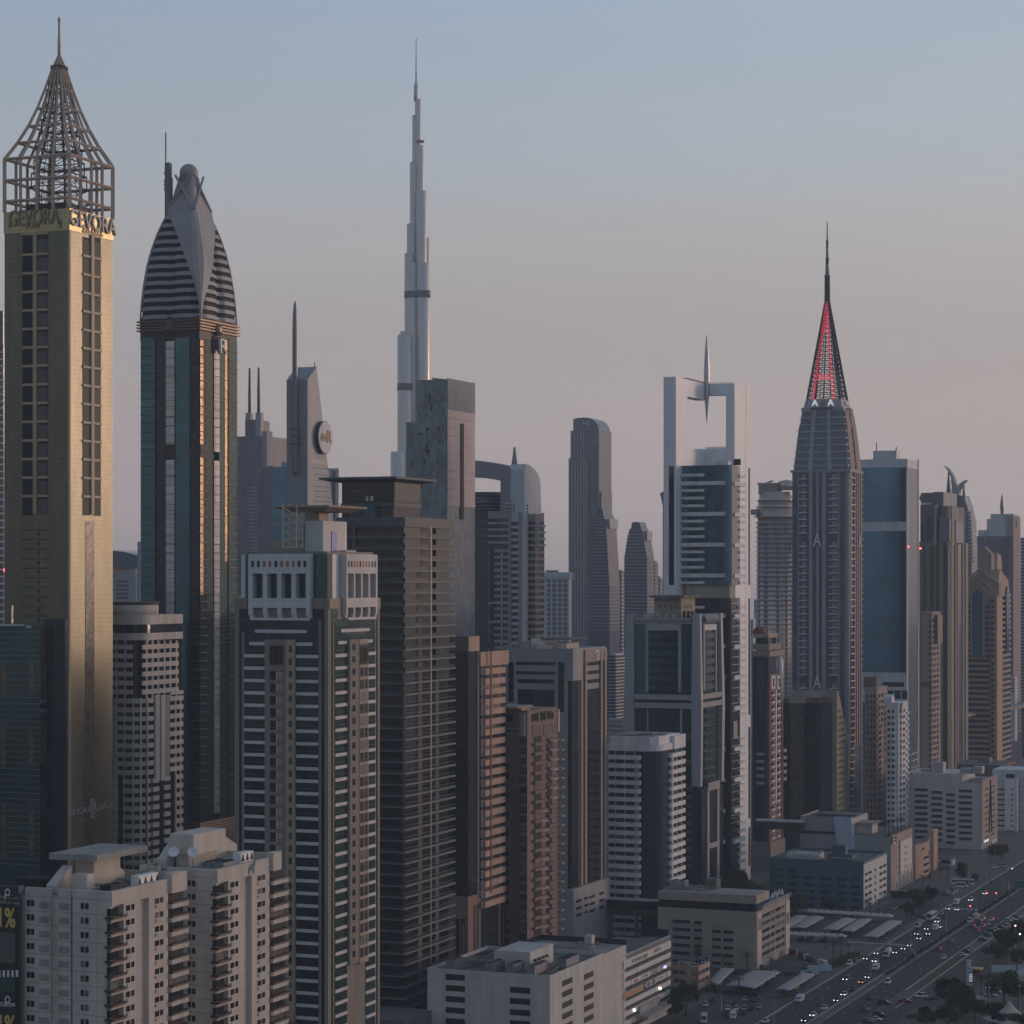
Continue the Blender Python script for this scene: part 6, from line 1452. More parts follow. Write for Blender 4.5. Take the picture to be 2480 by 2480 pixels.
def gabled_tower():
    b = B('hotel_tower', 'sand coloured tower with stacked pointed gables and a tall central blue window', 'hotel tower', 2410, 1850, 2333, 2446)
    w, d = b.w, b.d; Z = b.z; X = b.x; b.body(1440, 'sand_stone')
    def gable(uc, hw, vp, ve, vb, y0, y1, name='gable', mt='sand_stone'):
        pr = [(X(uc-hw), Z(vb)), (X(uc+hw), Z(vb)), (X(uc+hw), Z(ve)), (X(uc), Z(vp)), (X(uc-hw), Z(ve))]; n = 5
        vs = [(x, y0, z) for x, z in pr]+[(x, y1, z) for x, z in pr]
        MB().add(vs, [tuple(range(5)), tuple(range(9, 4, -1))]+[(i, 5+i, 5+(i+1) % 5, (i+1) % 5) for i in range(5)]).build(name, mt, b.o)
    gable(2378, 17, 1324, 1342, 1400, 10, 22); gable(2375, 41, 1378, 1412, 1445, 6, 20); gable(2369, 31, 1397, 1422, 1450, .0, 6); gable(2369, 25, 1412, 1438, 1460, -.8, 4); gable(2368, 14, 1428, 1440, 1590, -1.6, .3, 'tall_window', 'glass_blue'); 
    for s in (-1, 1):
        for (hw, vp, ve, y) in ((31, 1397, 1424, -.2), (25, 1412, 1440, -1.0), (40, 1378, 1412, 5.7)):
            MB().bar((X(2369), y, Z(vp)), (X(2369+s*hw), y, Z(ve)), .8).build('gable_rib', 'tan_light', b.o)
    for u in (2351, 2381): b.F('window_frame', u, u+4, 1440, 1596, 'sand_stone', 2.2, .2)
    P = 13.4
    b.floors('f', 'window', [(2335, 2350), (2386, 2408)], 1452, P, 11, 7, 'glass_dark', .2); b.floors('f', 'spandrel', [(2334, 2396)], 1604, P, 22, 5.5, 'tan_light', .8); b.floors('f', 'window', [(2336, 2396)], 1597, P, 22, 7, 'glass_dark', .2)
    b.F('pier', 2396, 2401, 1446, 1880, 'brown_stone', .9); b.floors('f', 'window', [(2402, 2408)], 1604, P, 20, 7, 'glass_dark', .25)
    b.Rt('pier', 2411, 2424, 1440, 1880, 'peach', 1.2, .3); b.floors('r', 'spandrel', [(2425, 2446)], 1440, P, 33, 5, 'tan_light', 1.0); b.floors('r', 'window', [(2426, 2446)], 1446, P, 32, 7, 'glass_dark', .2)
    gable(2428, 5, 1420, 1432, 1585, 2, 3, 'corner_spear') if 0 else MB().extr([(b.y(2432), Z(1585)), (b.y(2438), Z(1585)), (b.y(2438), Z(1435)), (b.y(2435), Z(1420)), (b.y(2432), Z(1435))], .5, 1.8).build('spear_window', 'glass_dark', b.o)
    MB().extr([(b.y(2412), Z(1440)), (b.y(2444), Z(1440)), (b.y(2440), Z(1405)), (b.y(2420), Z(1378))], -6, .6).build('street_gable', 'peach', b.o)
    MB().extr([(b.y(2412, -9), Z(1378)), (b.y(2424, -9), Z(1378)), (b.y(2422, -9), Z(1345)), (b.y(2413, -9), Z(1336))], -12, -8).build('street_gable', 'peach', b.o)
    MB().bar((X(2378), 12, Z(1326)), (X(2378), 12, Z(1290)), .35).build('spire', 'grey_metal', b.o)
gabled_tower()
# ------------------------------------------------------------------ far skyline
def far(label, uc, D, ul, ur, vt, mat, cat='office tower', name='office_tower', band=None, bm='grey_blue_clad', parapet=True):
    b = B(name, label, cat, uc, D, ul, ur); b.body(vt, mat)
    if band: b.floors('f', 'spandrel', [(ul+.5, uc-.5)], vt+6, band, 60, band*.3, bm, .5); b.floors('r', 'spandrel', [(uc+.3, ur-.5)], vt+6, band, 60, band*.3, bm, .5)
    if parapet: b.box('roof_room', -b.w*.8, -b.w*.2, b.d*.2, b.d*.7, b.z(vt), b.z(vt-4), bm)
    return b
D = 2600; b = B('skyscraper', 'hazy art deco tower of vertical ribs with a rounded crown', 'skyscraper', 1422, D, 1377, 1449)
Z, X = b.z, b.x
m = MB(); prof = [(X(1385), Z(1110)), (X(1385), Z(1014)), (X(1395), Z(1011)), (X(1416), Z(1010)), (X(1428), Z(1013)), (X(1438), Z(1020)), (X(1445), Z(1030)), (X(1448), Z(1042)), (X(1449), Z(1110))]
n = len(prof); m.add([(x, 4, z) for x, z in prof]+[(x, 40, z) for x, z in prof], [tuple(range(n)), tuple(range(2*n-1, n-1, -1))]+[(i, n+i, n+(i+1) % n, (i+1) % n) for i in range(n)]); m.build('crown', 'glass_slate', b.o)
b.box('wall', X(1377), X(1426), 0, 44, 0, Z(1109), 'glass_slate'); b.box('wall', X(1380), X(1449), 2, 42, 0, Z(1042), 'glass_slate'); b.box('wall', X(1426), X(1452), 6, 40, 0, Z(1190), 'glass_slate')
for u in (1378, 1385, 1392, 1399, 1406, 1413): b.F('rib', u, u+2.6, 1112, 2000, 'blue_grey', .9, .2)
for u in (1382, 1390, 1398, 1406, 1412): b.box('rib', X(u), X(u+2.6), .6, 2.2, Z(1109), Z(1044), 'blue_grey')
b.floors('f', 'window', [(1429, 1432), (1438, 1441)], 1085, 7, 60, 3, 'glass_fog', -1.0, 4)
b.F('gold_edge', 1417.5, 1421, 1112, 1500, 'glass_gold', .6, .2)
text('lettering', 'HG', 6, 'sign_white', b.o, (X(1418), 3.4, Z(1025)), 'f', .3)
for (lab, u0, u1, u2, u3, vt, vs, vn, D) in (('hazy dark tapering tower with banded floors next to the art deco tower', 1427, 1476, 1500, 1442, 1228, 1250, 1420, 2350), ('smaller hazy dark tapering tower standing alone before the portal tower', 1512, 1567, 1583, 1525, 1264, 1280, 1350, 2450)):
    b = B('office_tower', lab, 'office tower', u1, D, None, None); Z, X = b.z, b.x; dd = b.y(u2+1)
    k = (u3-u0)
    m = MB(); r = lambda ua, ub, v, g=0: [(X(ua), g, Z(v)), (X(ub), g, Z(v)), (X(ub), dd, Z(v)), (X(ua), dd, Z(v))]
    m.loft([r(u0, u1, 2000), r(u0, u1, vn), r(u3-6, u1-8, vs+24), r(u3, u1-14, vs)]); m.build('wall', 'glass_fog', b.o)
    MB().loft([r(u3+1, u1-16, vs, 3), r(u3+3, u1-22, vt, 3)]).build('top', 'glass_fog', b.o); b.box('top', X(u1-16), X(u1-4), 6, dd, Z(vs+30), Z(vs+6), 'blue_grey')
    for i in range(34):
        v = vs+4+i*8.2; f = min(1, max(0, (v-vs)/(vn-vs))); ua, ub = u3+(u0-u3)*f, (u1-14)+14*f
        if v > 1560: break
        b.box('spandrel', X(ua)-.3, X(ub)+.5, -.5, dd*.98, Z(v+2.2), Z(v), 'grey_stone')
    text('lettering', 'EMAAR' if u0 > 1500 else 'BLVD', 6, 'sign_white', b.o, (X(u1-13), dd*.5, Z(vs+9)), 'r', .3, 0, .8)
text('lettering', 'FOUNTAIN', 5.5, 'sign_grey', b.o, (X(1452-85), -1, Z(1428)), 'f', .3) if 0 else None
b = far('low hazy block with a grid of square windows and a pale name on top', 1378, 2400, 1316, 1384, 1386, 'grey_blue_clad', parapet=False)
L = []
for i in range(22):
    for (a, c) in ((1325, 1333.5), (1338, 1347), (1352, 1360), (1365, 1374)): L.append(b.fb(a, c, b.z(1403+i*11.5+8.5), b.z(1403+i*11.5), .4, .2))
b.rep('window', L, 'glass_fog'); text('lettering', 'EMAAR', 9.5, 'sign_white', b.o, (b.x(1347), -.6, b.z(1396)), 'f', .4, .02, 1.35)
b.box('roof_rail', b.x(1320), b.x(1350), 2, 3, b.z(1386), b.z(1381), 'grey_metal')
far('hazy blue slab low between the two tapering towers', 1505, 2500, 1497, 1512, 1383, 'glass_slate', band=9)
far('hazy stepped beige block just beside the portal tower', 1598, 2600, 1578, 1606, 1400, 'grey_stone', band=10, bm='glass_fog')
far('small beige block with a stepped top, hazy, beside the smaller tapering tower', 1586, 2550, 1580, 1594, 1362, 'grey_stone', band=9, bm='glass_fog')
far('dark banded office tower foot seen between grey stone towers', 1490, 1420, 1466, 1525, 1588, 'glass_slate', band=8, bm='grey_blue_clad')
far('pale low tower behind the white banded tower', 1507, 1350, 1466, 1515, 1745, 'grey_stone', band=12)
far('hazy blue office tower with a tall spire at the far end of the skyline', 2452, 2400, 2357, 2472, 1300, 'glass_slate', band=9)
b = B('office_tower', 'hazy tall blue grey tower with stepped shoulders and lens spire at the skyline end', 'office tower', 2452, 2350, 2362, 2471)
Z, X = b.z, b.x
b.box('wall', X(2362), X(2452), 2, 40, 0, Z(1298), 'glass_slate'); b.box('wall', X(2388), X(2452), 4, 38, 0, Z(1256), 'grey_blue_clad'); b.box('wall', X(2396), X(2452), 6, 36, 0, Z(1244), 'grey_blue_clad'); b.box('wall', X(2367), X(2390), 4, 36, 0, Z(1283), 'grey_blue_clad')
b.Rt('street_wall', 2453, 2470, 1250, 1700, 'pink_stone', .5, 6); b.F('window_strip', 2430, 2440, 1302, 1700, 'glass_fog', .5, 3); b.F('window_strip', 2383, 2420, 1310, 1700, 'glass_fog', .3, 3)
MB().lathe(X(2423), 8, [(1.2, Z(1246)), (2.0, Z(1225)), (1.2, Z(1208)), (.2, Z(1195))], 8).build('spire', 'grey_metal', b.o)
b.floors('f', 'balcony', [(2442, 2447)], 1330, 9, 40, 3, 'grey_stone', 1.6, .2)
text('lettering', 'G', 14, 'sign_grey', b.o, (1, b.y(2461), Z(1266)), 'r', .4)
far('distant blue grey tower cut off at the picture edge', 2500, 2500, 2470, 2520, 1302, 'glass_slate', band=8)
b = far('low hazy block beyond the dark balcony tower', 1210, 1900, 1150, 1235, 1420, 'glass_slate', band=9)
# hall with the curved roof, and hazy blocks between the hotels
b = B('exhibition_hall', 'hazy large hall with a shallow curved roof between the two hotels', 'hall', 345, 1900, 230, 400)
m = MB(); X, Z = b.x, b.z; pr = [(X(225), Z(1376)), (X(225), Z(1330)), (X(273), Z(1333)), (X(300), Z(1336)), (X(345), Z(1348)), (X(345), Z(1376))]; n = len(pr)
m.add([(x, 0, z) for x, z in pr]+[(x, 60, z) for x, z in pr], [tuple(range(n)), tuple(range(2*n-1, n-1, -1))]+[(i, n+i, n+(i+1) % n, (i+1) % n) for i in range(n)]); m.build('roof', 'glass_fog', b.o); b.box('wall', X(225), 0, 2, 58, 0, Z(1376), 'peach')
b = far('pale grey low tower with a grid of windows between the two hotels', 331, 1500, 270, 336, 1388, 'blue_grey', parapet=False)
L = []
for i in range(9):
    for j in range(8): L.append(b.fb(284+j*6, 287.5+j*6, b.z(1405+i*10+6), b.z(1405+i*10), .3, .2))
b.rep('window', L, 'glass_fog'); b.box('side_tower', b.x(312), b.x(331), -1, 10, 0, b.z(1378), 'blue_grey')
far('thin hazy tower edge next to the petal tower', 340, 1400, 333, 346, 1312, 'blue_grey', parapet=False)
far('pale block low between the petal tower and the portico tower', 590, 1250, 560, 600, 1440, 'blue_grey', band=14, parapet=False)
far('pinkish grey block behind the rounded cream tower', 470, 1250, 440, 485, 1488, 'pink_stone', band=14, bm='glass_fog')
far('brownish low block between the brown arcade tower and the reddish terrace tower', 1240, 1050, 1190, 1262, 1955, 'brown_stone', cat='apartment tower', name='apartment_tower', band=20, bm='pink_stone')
# small far blocks towards the horizon on the right
rnd = random.Random(17); spots = [(1836, 2900, 1452), (1850, 3100, 1440), (1846, 2500, 1480), (1824, 2400, 1500), (2446, 2700, 1560), (2458, 2300, 1640), (2474, 2600, 1600), (2464, 3200, 1500), (2475, 3600, 1470), (2452, 4000, 1455)]
for i, (u, D, v) in enumerate(spots):
    b = B('office_block', 'tiny hazy block low on the horizon, %s' % ['in the gap beside the portal tower', 'topmost in the gap beside the portal tower', 'squat, in the gap beside the portal tower', 'lowest in the gap beside the portal tower', 'beside the gabled tower foot', 'white, beyond the gabled tower by the flyover', 'at the picture edge above the flyover', 'grey, above the flyover', 'pale, at the picture edge near the horizon', 'small, just under the horizon by the gabled tower'][i], 'building', u, D, u-10, u+6, 'far low blocks')
    b.body(v, 'grey_blue_clad'); b.floors('f', 'window', [(u-9, u-1)], v+5, 7, 5, 3, 'glass_fog', .3)
# ------------------------------------------------------------------ low blocks along the service road
def white_office():
    b = B('office_block', 'white office block with blue stripes and a roof full of cooling units, bottom centre', 'office block', 1332, 750, 1035, 1463)
    w, d = b.w, b.d; Z = b.z; X = b.x; zt = Z(2363); zr = zt-1.1
    b.box('wall', -w, 0, 0, d, 0, zr, 'office_white'); P = 27.15
    for (x0, x1, y0, y1) in ((-w, 0, 0, .35), (-.35, 0, .35, d-.35), (-w, -w+.35, .35, d-.35), (-w, 0, d-.35, d)): b.box('parapet', x0, x1, y0, y1, zr, zt, 'office_white')
    b.box('roof', -w+.35, -.35, .35, d-.35, zr, zr+.05, 'roof_grey')
    for (a, c, v) in ((1054, 1067.5, 2381), (1138, 1162.5, 2374), (1198, 1223, 2378), (1297, 1313.5, 2398)): b.F('blue_stripe', a, c, v, 2700, 'grey_blue_clad', .05, .1)
    b.floors('f', 'window', [(1079.5, 1126)], 2375, P, 9, 14.5, 'black', .04, .3); b.floors('f', 'window', [(1235, 1284)], 2396, P, 9, 14.5, 'black', .04, .3)
    b.floors('r', 'window', [(1361, 1386.5)], 2389, P, 9, 14, 'black', .04, .3); b.floors('r', 'window', [(1414, 1437.5)], 2396.5, P, 9, 14, 'black', .04, .3)
    for (a, c) in ((1344, 1350), (1395, 1401), (1452, 1458)): b.Rt('blue_stripe', a, c, 2385, 2700, 'white_band', .05, .1)
    x0, x1 = X(1198, 12), X(1284, 12); y0 = 12
    b.box('penthouse', x0, x1, y0, b.y(1340, x1), zr, Z(2305, -15, 12), 'office_white')
    for i in range(4): 
        m = MB(); m.lathe(0, 0, [(.45, -.3), (.45, .5), (.3, .6)], 8); o = m.build('roof_fan', 'brown_dark', b.o, (x1+.3, y0+3.5+i*3.4, Z(2321, -10, 20))); o.rotation_euler[1] = R(90)
    for (u0, u1, ya, L, h) in ((1080, 1104, 3, 9, 2.8), (1174, 1198, 2.5, 12, 2.8), (1224, 1246, 2.5, 12, 2.8), (1276, 1298, 2.5, 12, 2.8), (1148, 1172, 16, 10, 2.8)):
        chiller(b, X(u0, ya), X(u1, ya)-.4, ya, ya+L, zr+.4, h)
    chiller(b, -4.6, -1.4, 18, 30, zr+.4, 3.0)
    pipes(b, -w+3, -3, 3, 30, zr, 26, 4)
    b.box('gantry', X(1135, 10), X(1215, 10), 10, 10.7, zr+2.6, zr+3.1, 'duct')
    # rear wing with glass balustrades
    b.box('rear_wing', -w*.75, 0, d, d+22, 0, zr+.6, 'office_white'); b.box('roof', -w*.74, -.3, d+.2, d+21, zr+.6, zr+.65, 'concrete')
    for (xa, xb, ya, yb) in ((-w*.75, -w*.75+.15, d, d+22), (-w*.75, 0, d+21.8, d+22)): b.box('balustrade', xa, xb, ya, yb, zr+.6, zr+2.4, 'balustrade')
    b.box('roof_tank', -12, -9.4, d+14, d+17, zr+.65, zr+4.2, 'cream_plain'); pipes(b, -26, -5, d+3, d+18, zr+.7, 14, 9)
white_office()
def sign_office():
    b = B('office_block', 'grey banded office block carrying coloured shop signs along its street side', 'office block', 1506.5, 813, 1440, 1622)
    w, d = b.w, b.d; Z = b.z; zt = Z(2318)
    b.box('wall', -w, -.4, .4, d, 0, zt-.5, 'concrete_dark'); b.box('wall', -w-10, -w, 6, d, 0, zt-1.2, 'concrete_dark'); b.box('roof', -w, -.5, .5, d-.3, zt-.5, zt-.4, 'roof_grey')
    b.box('parapet', -.4, .15, 0, d, Z(2327), zt, 'slab_grey'); b.box('parapet', -w, -.4, 0, .4, Z(2327), zt, 'slab_grey'); b.box('parapet_cap', -.5, .3, 0, d, zt, zt+.35, 'grey_band')
    b.Rt('sign_panel', 1507, 1621, 2328, 2347, 'white_band', .55, .4) if 0 else b.box('sign_panel', -.3, .55, .2, d-.2, Z(2347), Z(2327.5), 'white_band')
    P = 23.7
    L = []; M_ = []; G = []
    for i in range(7):
        L.append((-.3, .45, .2, d-.2, Z(2370.5+P*i), Z(2358+P*i))); M_.append((-w, -.4, -.02, .5, Z(2370.5+P*i), Z(2360+P*i)))
        for k in range(2): G.append((-.2, .25, .3, d-.3, Z(2351.5+P*i+k*3.6), Z(2350.2+P*i+k*3.6)))
    b.rep('band', L, 'white_band'); b.rep('band', M_, 'grey_blue_clad'); b.rep('louvre', G, 'slab_grey')  # same bands, warm streetward and bluish in front: light put into the tint
    b.rep('post', [(-.2, .3, d*(.12+.19*i), d*(.12+.19*i)+.15, 4, Z(2348)) for i in range(5)], 'slab_grey')
    b.rep('louvre_panel', [(-w+2, -2, .3, .55, Z(2359+P*i), Z(2349+P*i)) for i in range(7)], 'black')
    text('lettering', 'ICEDECORS', 1.5, 'dark_metal', b.o, (.58, d*.33, Z(2338)), 'r', .05, .03, 2.1)
    text('lettering', 'INTERIORS', .6, 'sign_grey', b.o, (.58, d*.42, Z(2343.5)), 'r', .04, .02, 2.0)
    text('lettering', '\ufeb0\ufed4\ufee0\ufea8\ufea9', 1.9, 'dark_metal', b.o, (.58, d*.70, Z(2335)), 'r', .05, .03, 2.0)
    def sg(name, f0, f1, v0, v1, mat, out=.6): return b.box(name, .4, out, d*f0, d*f1, Z(v1), Z(v0), mat)
    v1, v2 = 2382, 2405
    sg('shop_sign', .16, .34, v1, v1+12, 'white_band'); text('lettering', 'alam', 1.3, 'sign_red', b.o, (.63, d*.25, Z(v1+6)), 'r', .03, .05, 1.9)
    sg('shop_sign', .37, .52, v1, v1+12, 'grey_blue_clad'); text('lettering', 'VIVA', 1.2, 'sign_blue', b.o, (.63, d*.445, Z(v1+6)), 'r', .03, .03, 2.0)
    sg('shop_sign', .56, .72, v1, v1+12, 'grey_band'); text('lettering', 'noon', 1.1, 'sign_violet', b.o, (.63, d*.64, Z(v1+6)), 'r', .03, 0, 2.0)
    sg('shop_sign', .76, .98, v1, v1+12, 'grey_band'); text('lettering', 'sky', 1.4, 'lit_violet', b.o, (.63, d*.86, Z(v1+6)), 'r', .03, .05, 2.0)
    sg('shop_sign', .01, .40, v2, v2+15, 'tan_light'); text('lettering', 'Yaseen', 1.8, 'sign_orange', b.o, (.63, d*.13, Z(v2+7)), 'r', .03, .05, 1.9); text('lettering', 'foods', 1.6, 'sign_orange', b.o, (.63, d*.30, Z(v2+7)), 'r', .03, .05, 1.7)
    sg('shop_sign', .405, .455, v2, v2+14, 'black'); sg('shop_sign', .46, .56, v2, v2+14, 'white_band'); sg('shop_sign', .565, .655, v2, v2+14, 'white_band'); sg('shop_sign', .66, .99, v2-1, v2+12, 'white_band')
    for f, mt in ((.51, 'sign_blue'), (.61, 'brown_stone')):
        ring = lambda xx, r: [(xx, d*f+r*2.0*math.cos(2*math.pi*i/16), Z(v2+7)+r*math.sin(2*math.pi*i/16)) for i in range(16)]
        MB().loft([ring(.55, .85), ring(.7, .85)]).build('emblem', mt, b.o)
    text('lettering', 'Le Pave', 1.2, 'sign_violet', b.o, (.63, d*.75, Z(v2+5)), 'r', .03, .02, 2.0); text('lettering', '\ufef4\ufe92\ufee3', 1.5, 'sign_violet', b.o, (.63, d*.90, Z(v2+4)), 'r', .03, .02, 2.0)
    text('lettering', 'X', 1.1, 'sign_white', b.o, (.63, d*.43, Z(v2+6)), 'r', .03, .02, 1.6)
    b.box('entrance_canopy', 0, 5.0, d*.25, d*.75, Z(2482), Z(2474), 'concrete'); b.box('entrance_screen', .4, 1.2, d*.3, d*.72, Z(2474), Z(2455), 'concrete')
    for f, v in ((.2, 2462), (.74, 2440)): MB().lathe(.9, d*f, [(.1, Z(v)), (.42, Z(v)+.3), (.42, Z(v)+.7), (.1, Z(v)+1.0)], 8).build('floodlight', 'lamp_white', b.o)
    for i in range(4):
        m = MB(); x, y = -6-1.5*(i % 2), 6+i*4.2; m.box(x-1.5, x+1.5, y-1.3, y+1.3, zt-.4, zt+1.8); m.loft([[(x-1.5,y-1.3,zt+1.8),(x+1.5,y-1.3,zt+1.8),(x+1.5,y+1.3,zt+1.8),(x-1.5,y+1.3,zt+1.8)],[(x-.2,y-.2,zt+2.8),(x+.2,y-.2,zt+2.8),(x+.2,y+.2,zt+2.8),(x-.2,y+.2,zt+2.8)]]); m.build('cooling_unit', 'duct', b.o)
    b.box('roof_screen', -w, -.5, d-.3, d, zt-.4, zt+2.4, 'balustrade')
sign_office()
def beige_office():
    b = B('office_block', 'beige mid rise office block with dark glass top band and a terrace of closed parasols', 'office block', 1832, 957, 1593, 1911)
    w, d = b.w, b.d; Z = b.z; X = b.x
    yT = b.y(1845); zT = Z(2193); zt = Z(2170)
    b.box('wall', -w, 0, 0, d, 0, Z(2209), 'beige'); b.box('glass_storey', -w+.2, -.6, .6, b.y(1864), Z(2209), Z(2190), 'glass_black'); b.box('attic', -w, -.1, .1, b.y(1864), Z(2190), zt, 'beige'); b.box('glass_storey', -.6, -.3, .8, b.y(1858), Z(2209), Z(2191), 'glass_teal')
    P = 19.3; L = []
    for (a, c, k) in ((1629, 1672, 0), (1681, 1700, 0), (1725, 1746, 1), (1752, 1796, 1)):
        for i in range(7 - k): L.append(b.fb(a, c, Z(2238+P*(i+k)+8), Z(2238+P*(i+k)), .05, .3))
    b.rep('window', L, 'black'); b.rep('spandrel', [b.fb(1625, 1700, Z(2246+P*i+9), Z(2246+P*i), .12, .2) for i in range(6)]+[b.fb(1722, 1797, Z(2246+P*(i)+9), Z(2246+P*i), .12, .2) for i in range(6)], 'concrete')
    for (a, c) in ((1811, 1815.5), (1822, 1826.5)): b.F('slot_window', a, c, 2225, 2256, 'grey_blue_clad', .05, .2)
    b.box('stair_pier', -9.5, .0, -.25, .3, 0, Z(2209)-.01, 'beige'); b.Rt('corner_pier', 1833, 1843, 2211, 2380, 'cream_plain', .3, .3)
    L = []
    for i in range(6):
        v = 2222+18.6*i
        for (a, c) in ((1845, 1849), (1850, 1865), (1867, 1876), (1878, 1891), (1893, 1900)): L.append(b.rb(a, c, Z(v+8.5), Z(v), .06, .3))
    b.rep('window', L, 'window_glass'); b.rep('spandrel', [b.rb(1844, 1901, Z(2232+18.6*i+7), Z(2232+18.6*i), .15, .2) for i in range(6)], 'concrete'); b.Rt('end_pier', 1902, 1911, 2180, 2380, 'cream_plain', .3, .3)
    for (a, c) in ((1903.5, 1905), (1907, 1908.5)): b.Rt('slot_window', a, c, 2210, 2236, 'black', .4, .2)
    for (a, c) in ((1836, 1837.5), (1840, 1841.5)): b.Rt('slot_window', a, c, 2225, 2252, 'black', .4, .2)
    zz = Z(2209); b.box('terrace_wall', -.4, .35, yT, d, zz, zz+1.0, 'beige'); b.box('terrace', -w+2, -.4, b.y(1864), d-.5, zz, zz+.08, 'roof_grey')
    m = MB(); n = 12
    for i in range(n): y = yT+(d-yT)*i/(n-1); m.bar((.3, y, zz-.3), (1.0, y, zz+2.0), .12)
    m.bar((1.0, yT, zz+2.0), (1.0, d, zz+2.0), .1); m.build('terrace_rail', 'white_slab', b.o)
    for i, u in enumerate((1870, 1876, 1881, 1887, 1894)):
        x = -2.5-(i % 2)*1.2; y = b.y(u, x)
        r = bpy.data.objects.new('parasol', None); COL.objects.link(r); c = b.o.matrix_basis @ Vector((x, y, zz+.08)); r.location = c
        tag(r, 'closed white parasol on the beige block terrace, counted from its near end: %s' % ['first', 'second', 'third', 'fourth', 'fifth'][i], 'parasol', 'closed parasols on the terrace')
        MB().bar((0, 0, 0), (0, 0, 3.4), .07, 6).build('pole', 'grey_metal', r); MB().lathe(0, 0, [(.15, .8), (.62, 1.1), (.45, 2.2), (.2, 3.2), (.03, 3.7)], 10).build('canopy', 'sign_white', r)
    # roof plant
    x0, x1 = X(1620, 6), X(1725, 6); rnd = random.Random(9)
    b.box('roof', -w+.4, -.6, .5, b.y(1850)-.3, zt, zt+.03, 'concrete'); chiller(b, x0, x0+6, 8, 13, zt, 3.4, 'concrete'); pipes(b, x0, x1, 4, 16, zt, 30, 12, 'concrete'); b.box('plant_screen', X(1708, 14), X(1735, 14), 14, 20, zt, zt+4, 'concrete_dark')
    MB().bar((X(1622, 4), 4, zt), (X(1622, 4), 4, zt+8), .12).build('aerial', 'grey_metal', b.o)
beige_office()
b = B('skybridge', 'long dark enclosed footbridge between the grey stone tower and the beige block', 'footbridge', 1592, 985, 1440, 1600)
b.box('deck', -b.w, 0, 0, 5, b.z(2221), b.z(2205), 'brown_dark'); b.box('roof', -b.w-.3, .0, -.4, 5.4, b.z(2185), b.z(2182), 'grey_band'); b.box('window_band', -b.w, 0, .3, 4.7, b.z(2205), b.z(2185), 'glass_black')
for u in (1472, 1535): b.box('pier', b.x(u), b.x(u)+1.2, 1.5, 3.0, 0, b.z(2221), 'concrete_dark')
def teal_office():
    b = B('office_block', 'teal painted office block with rows of dark ribbon windows and pergola on its roof', 'office block', 2091, 1131, 1864, 2147)
    w, d = b.w, b.d; Z = b.z; X = b.x; zt = Z(2087)
    b.box('wall', -w, 0, 0, d, 0, zt-1.2, 'teal_paint'); b.box('street_wall', 0, .15, .0, d, 0, zt-1.3, 'grey_blue_clad')
    for q in ((-w, 0, 0, .4), (-.4, .15, .4, d), (-w, -w+.4, .4, d), (-w, 0, d-.4, d)): b.box('parapet', *q, zt-1.2, zt, 'teal_paint')
    b.box('roof', -w+.4, -.4, .4, d-.4, zt-1.2, zt-1.15, 'roof_grey'); P = 16.75; L, G = [], []
    for k, (a, c, s) in enumerate(((1880.5, 1896, 0), (1909.5, 1929.5, 0), (1946.5, 1971.5, 1), (1987, 2012, 1), (2029, 2050, 1), (2062.5, 2081, 1))):
        for i in range(s, 8): L.append(b.fb(a, c, Z(2112+P*i+6.8), Z(2112+P*i), .05, .3))
    L2 = []
    for (a, c) in ((2094, 2101), (2103, 2110), (2117, 2121), (2129, 2136), (2138, 2145)):
        for i in range(6): L2.append(b.rb(a, c, Z(2117+16.4*i+6.4), Z(2117+16.4*i), .2, .2))
    b.rep('window', L, 'black'); b.rep('window', L2, 'window_glass')
    for (k, i) in ((2, 3), (0, 1), (5, 1), (5, 6)):
        a, c = ((1880.5, 1896), 0, (1950, 1968), 0, 0, (2064, 2080))[k]; G.append(b.fb(a+4, c-5, Z(2112+P*i+6.4), Z(2112+P*i+4.4), .08, .2))
    b.rep('tinted_pane', G, 'grey_band')  # paler grey inserts in a few windows
    b.box('roof_room', X(1905, 8), X(1983, 8), 8, 18, zt-1.1, zt+1.6, 'grey_blue_clad'); b.box('roof_room', X(2004, 8), X(2065, 8), 8, 16, zt-1.1, zt+1.8, 'teal_paint'); b.box('roof_room', X(2014, 10), X(2047, 10), 10, 15, zt+1.8, zt+6.0, 'teal_paint'); pipes(b, X(1910, 10), X(1985, 10), 9, 16, zt+1.6, 8, 14)
    for i in range(7): MB().bar((X(2005+i*12, 3), 2.0, zt+.8), (X(2018+i*12, 3), 5.6, zt+.8), .22).build('pergola_slat', 'tan_stone', b.o)
    m = MB()
    for i in range(20): x = -w*(.05+.045*i); m.bar((x, .2, zt), (x, .2, zt+1.0), .05)
    m.bar((-w*.95, .2, zt+1), (-.4, .2, zt+1), .06); m.build('roof_rail', 'bronze', b.o)
teal_office()
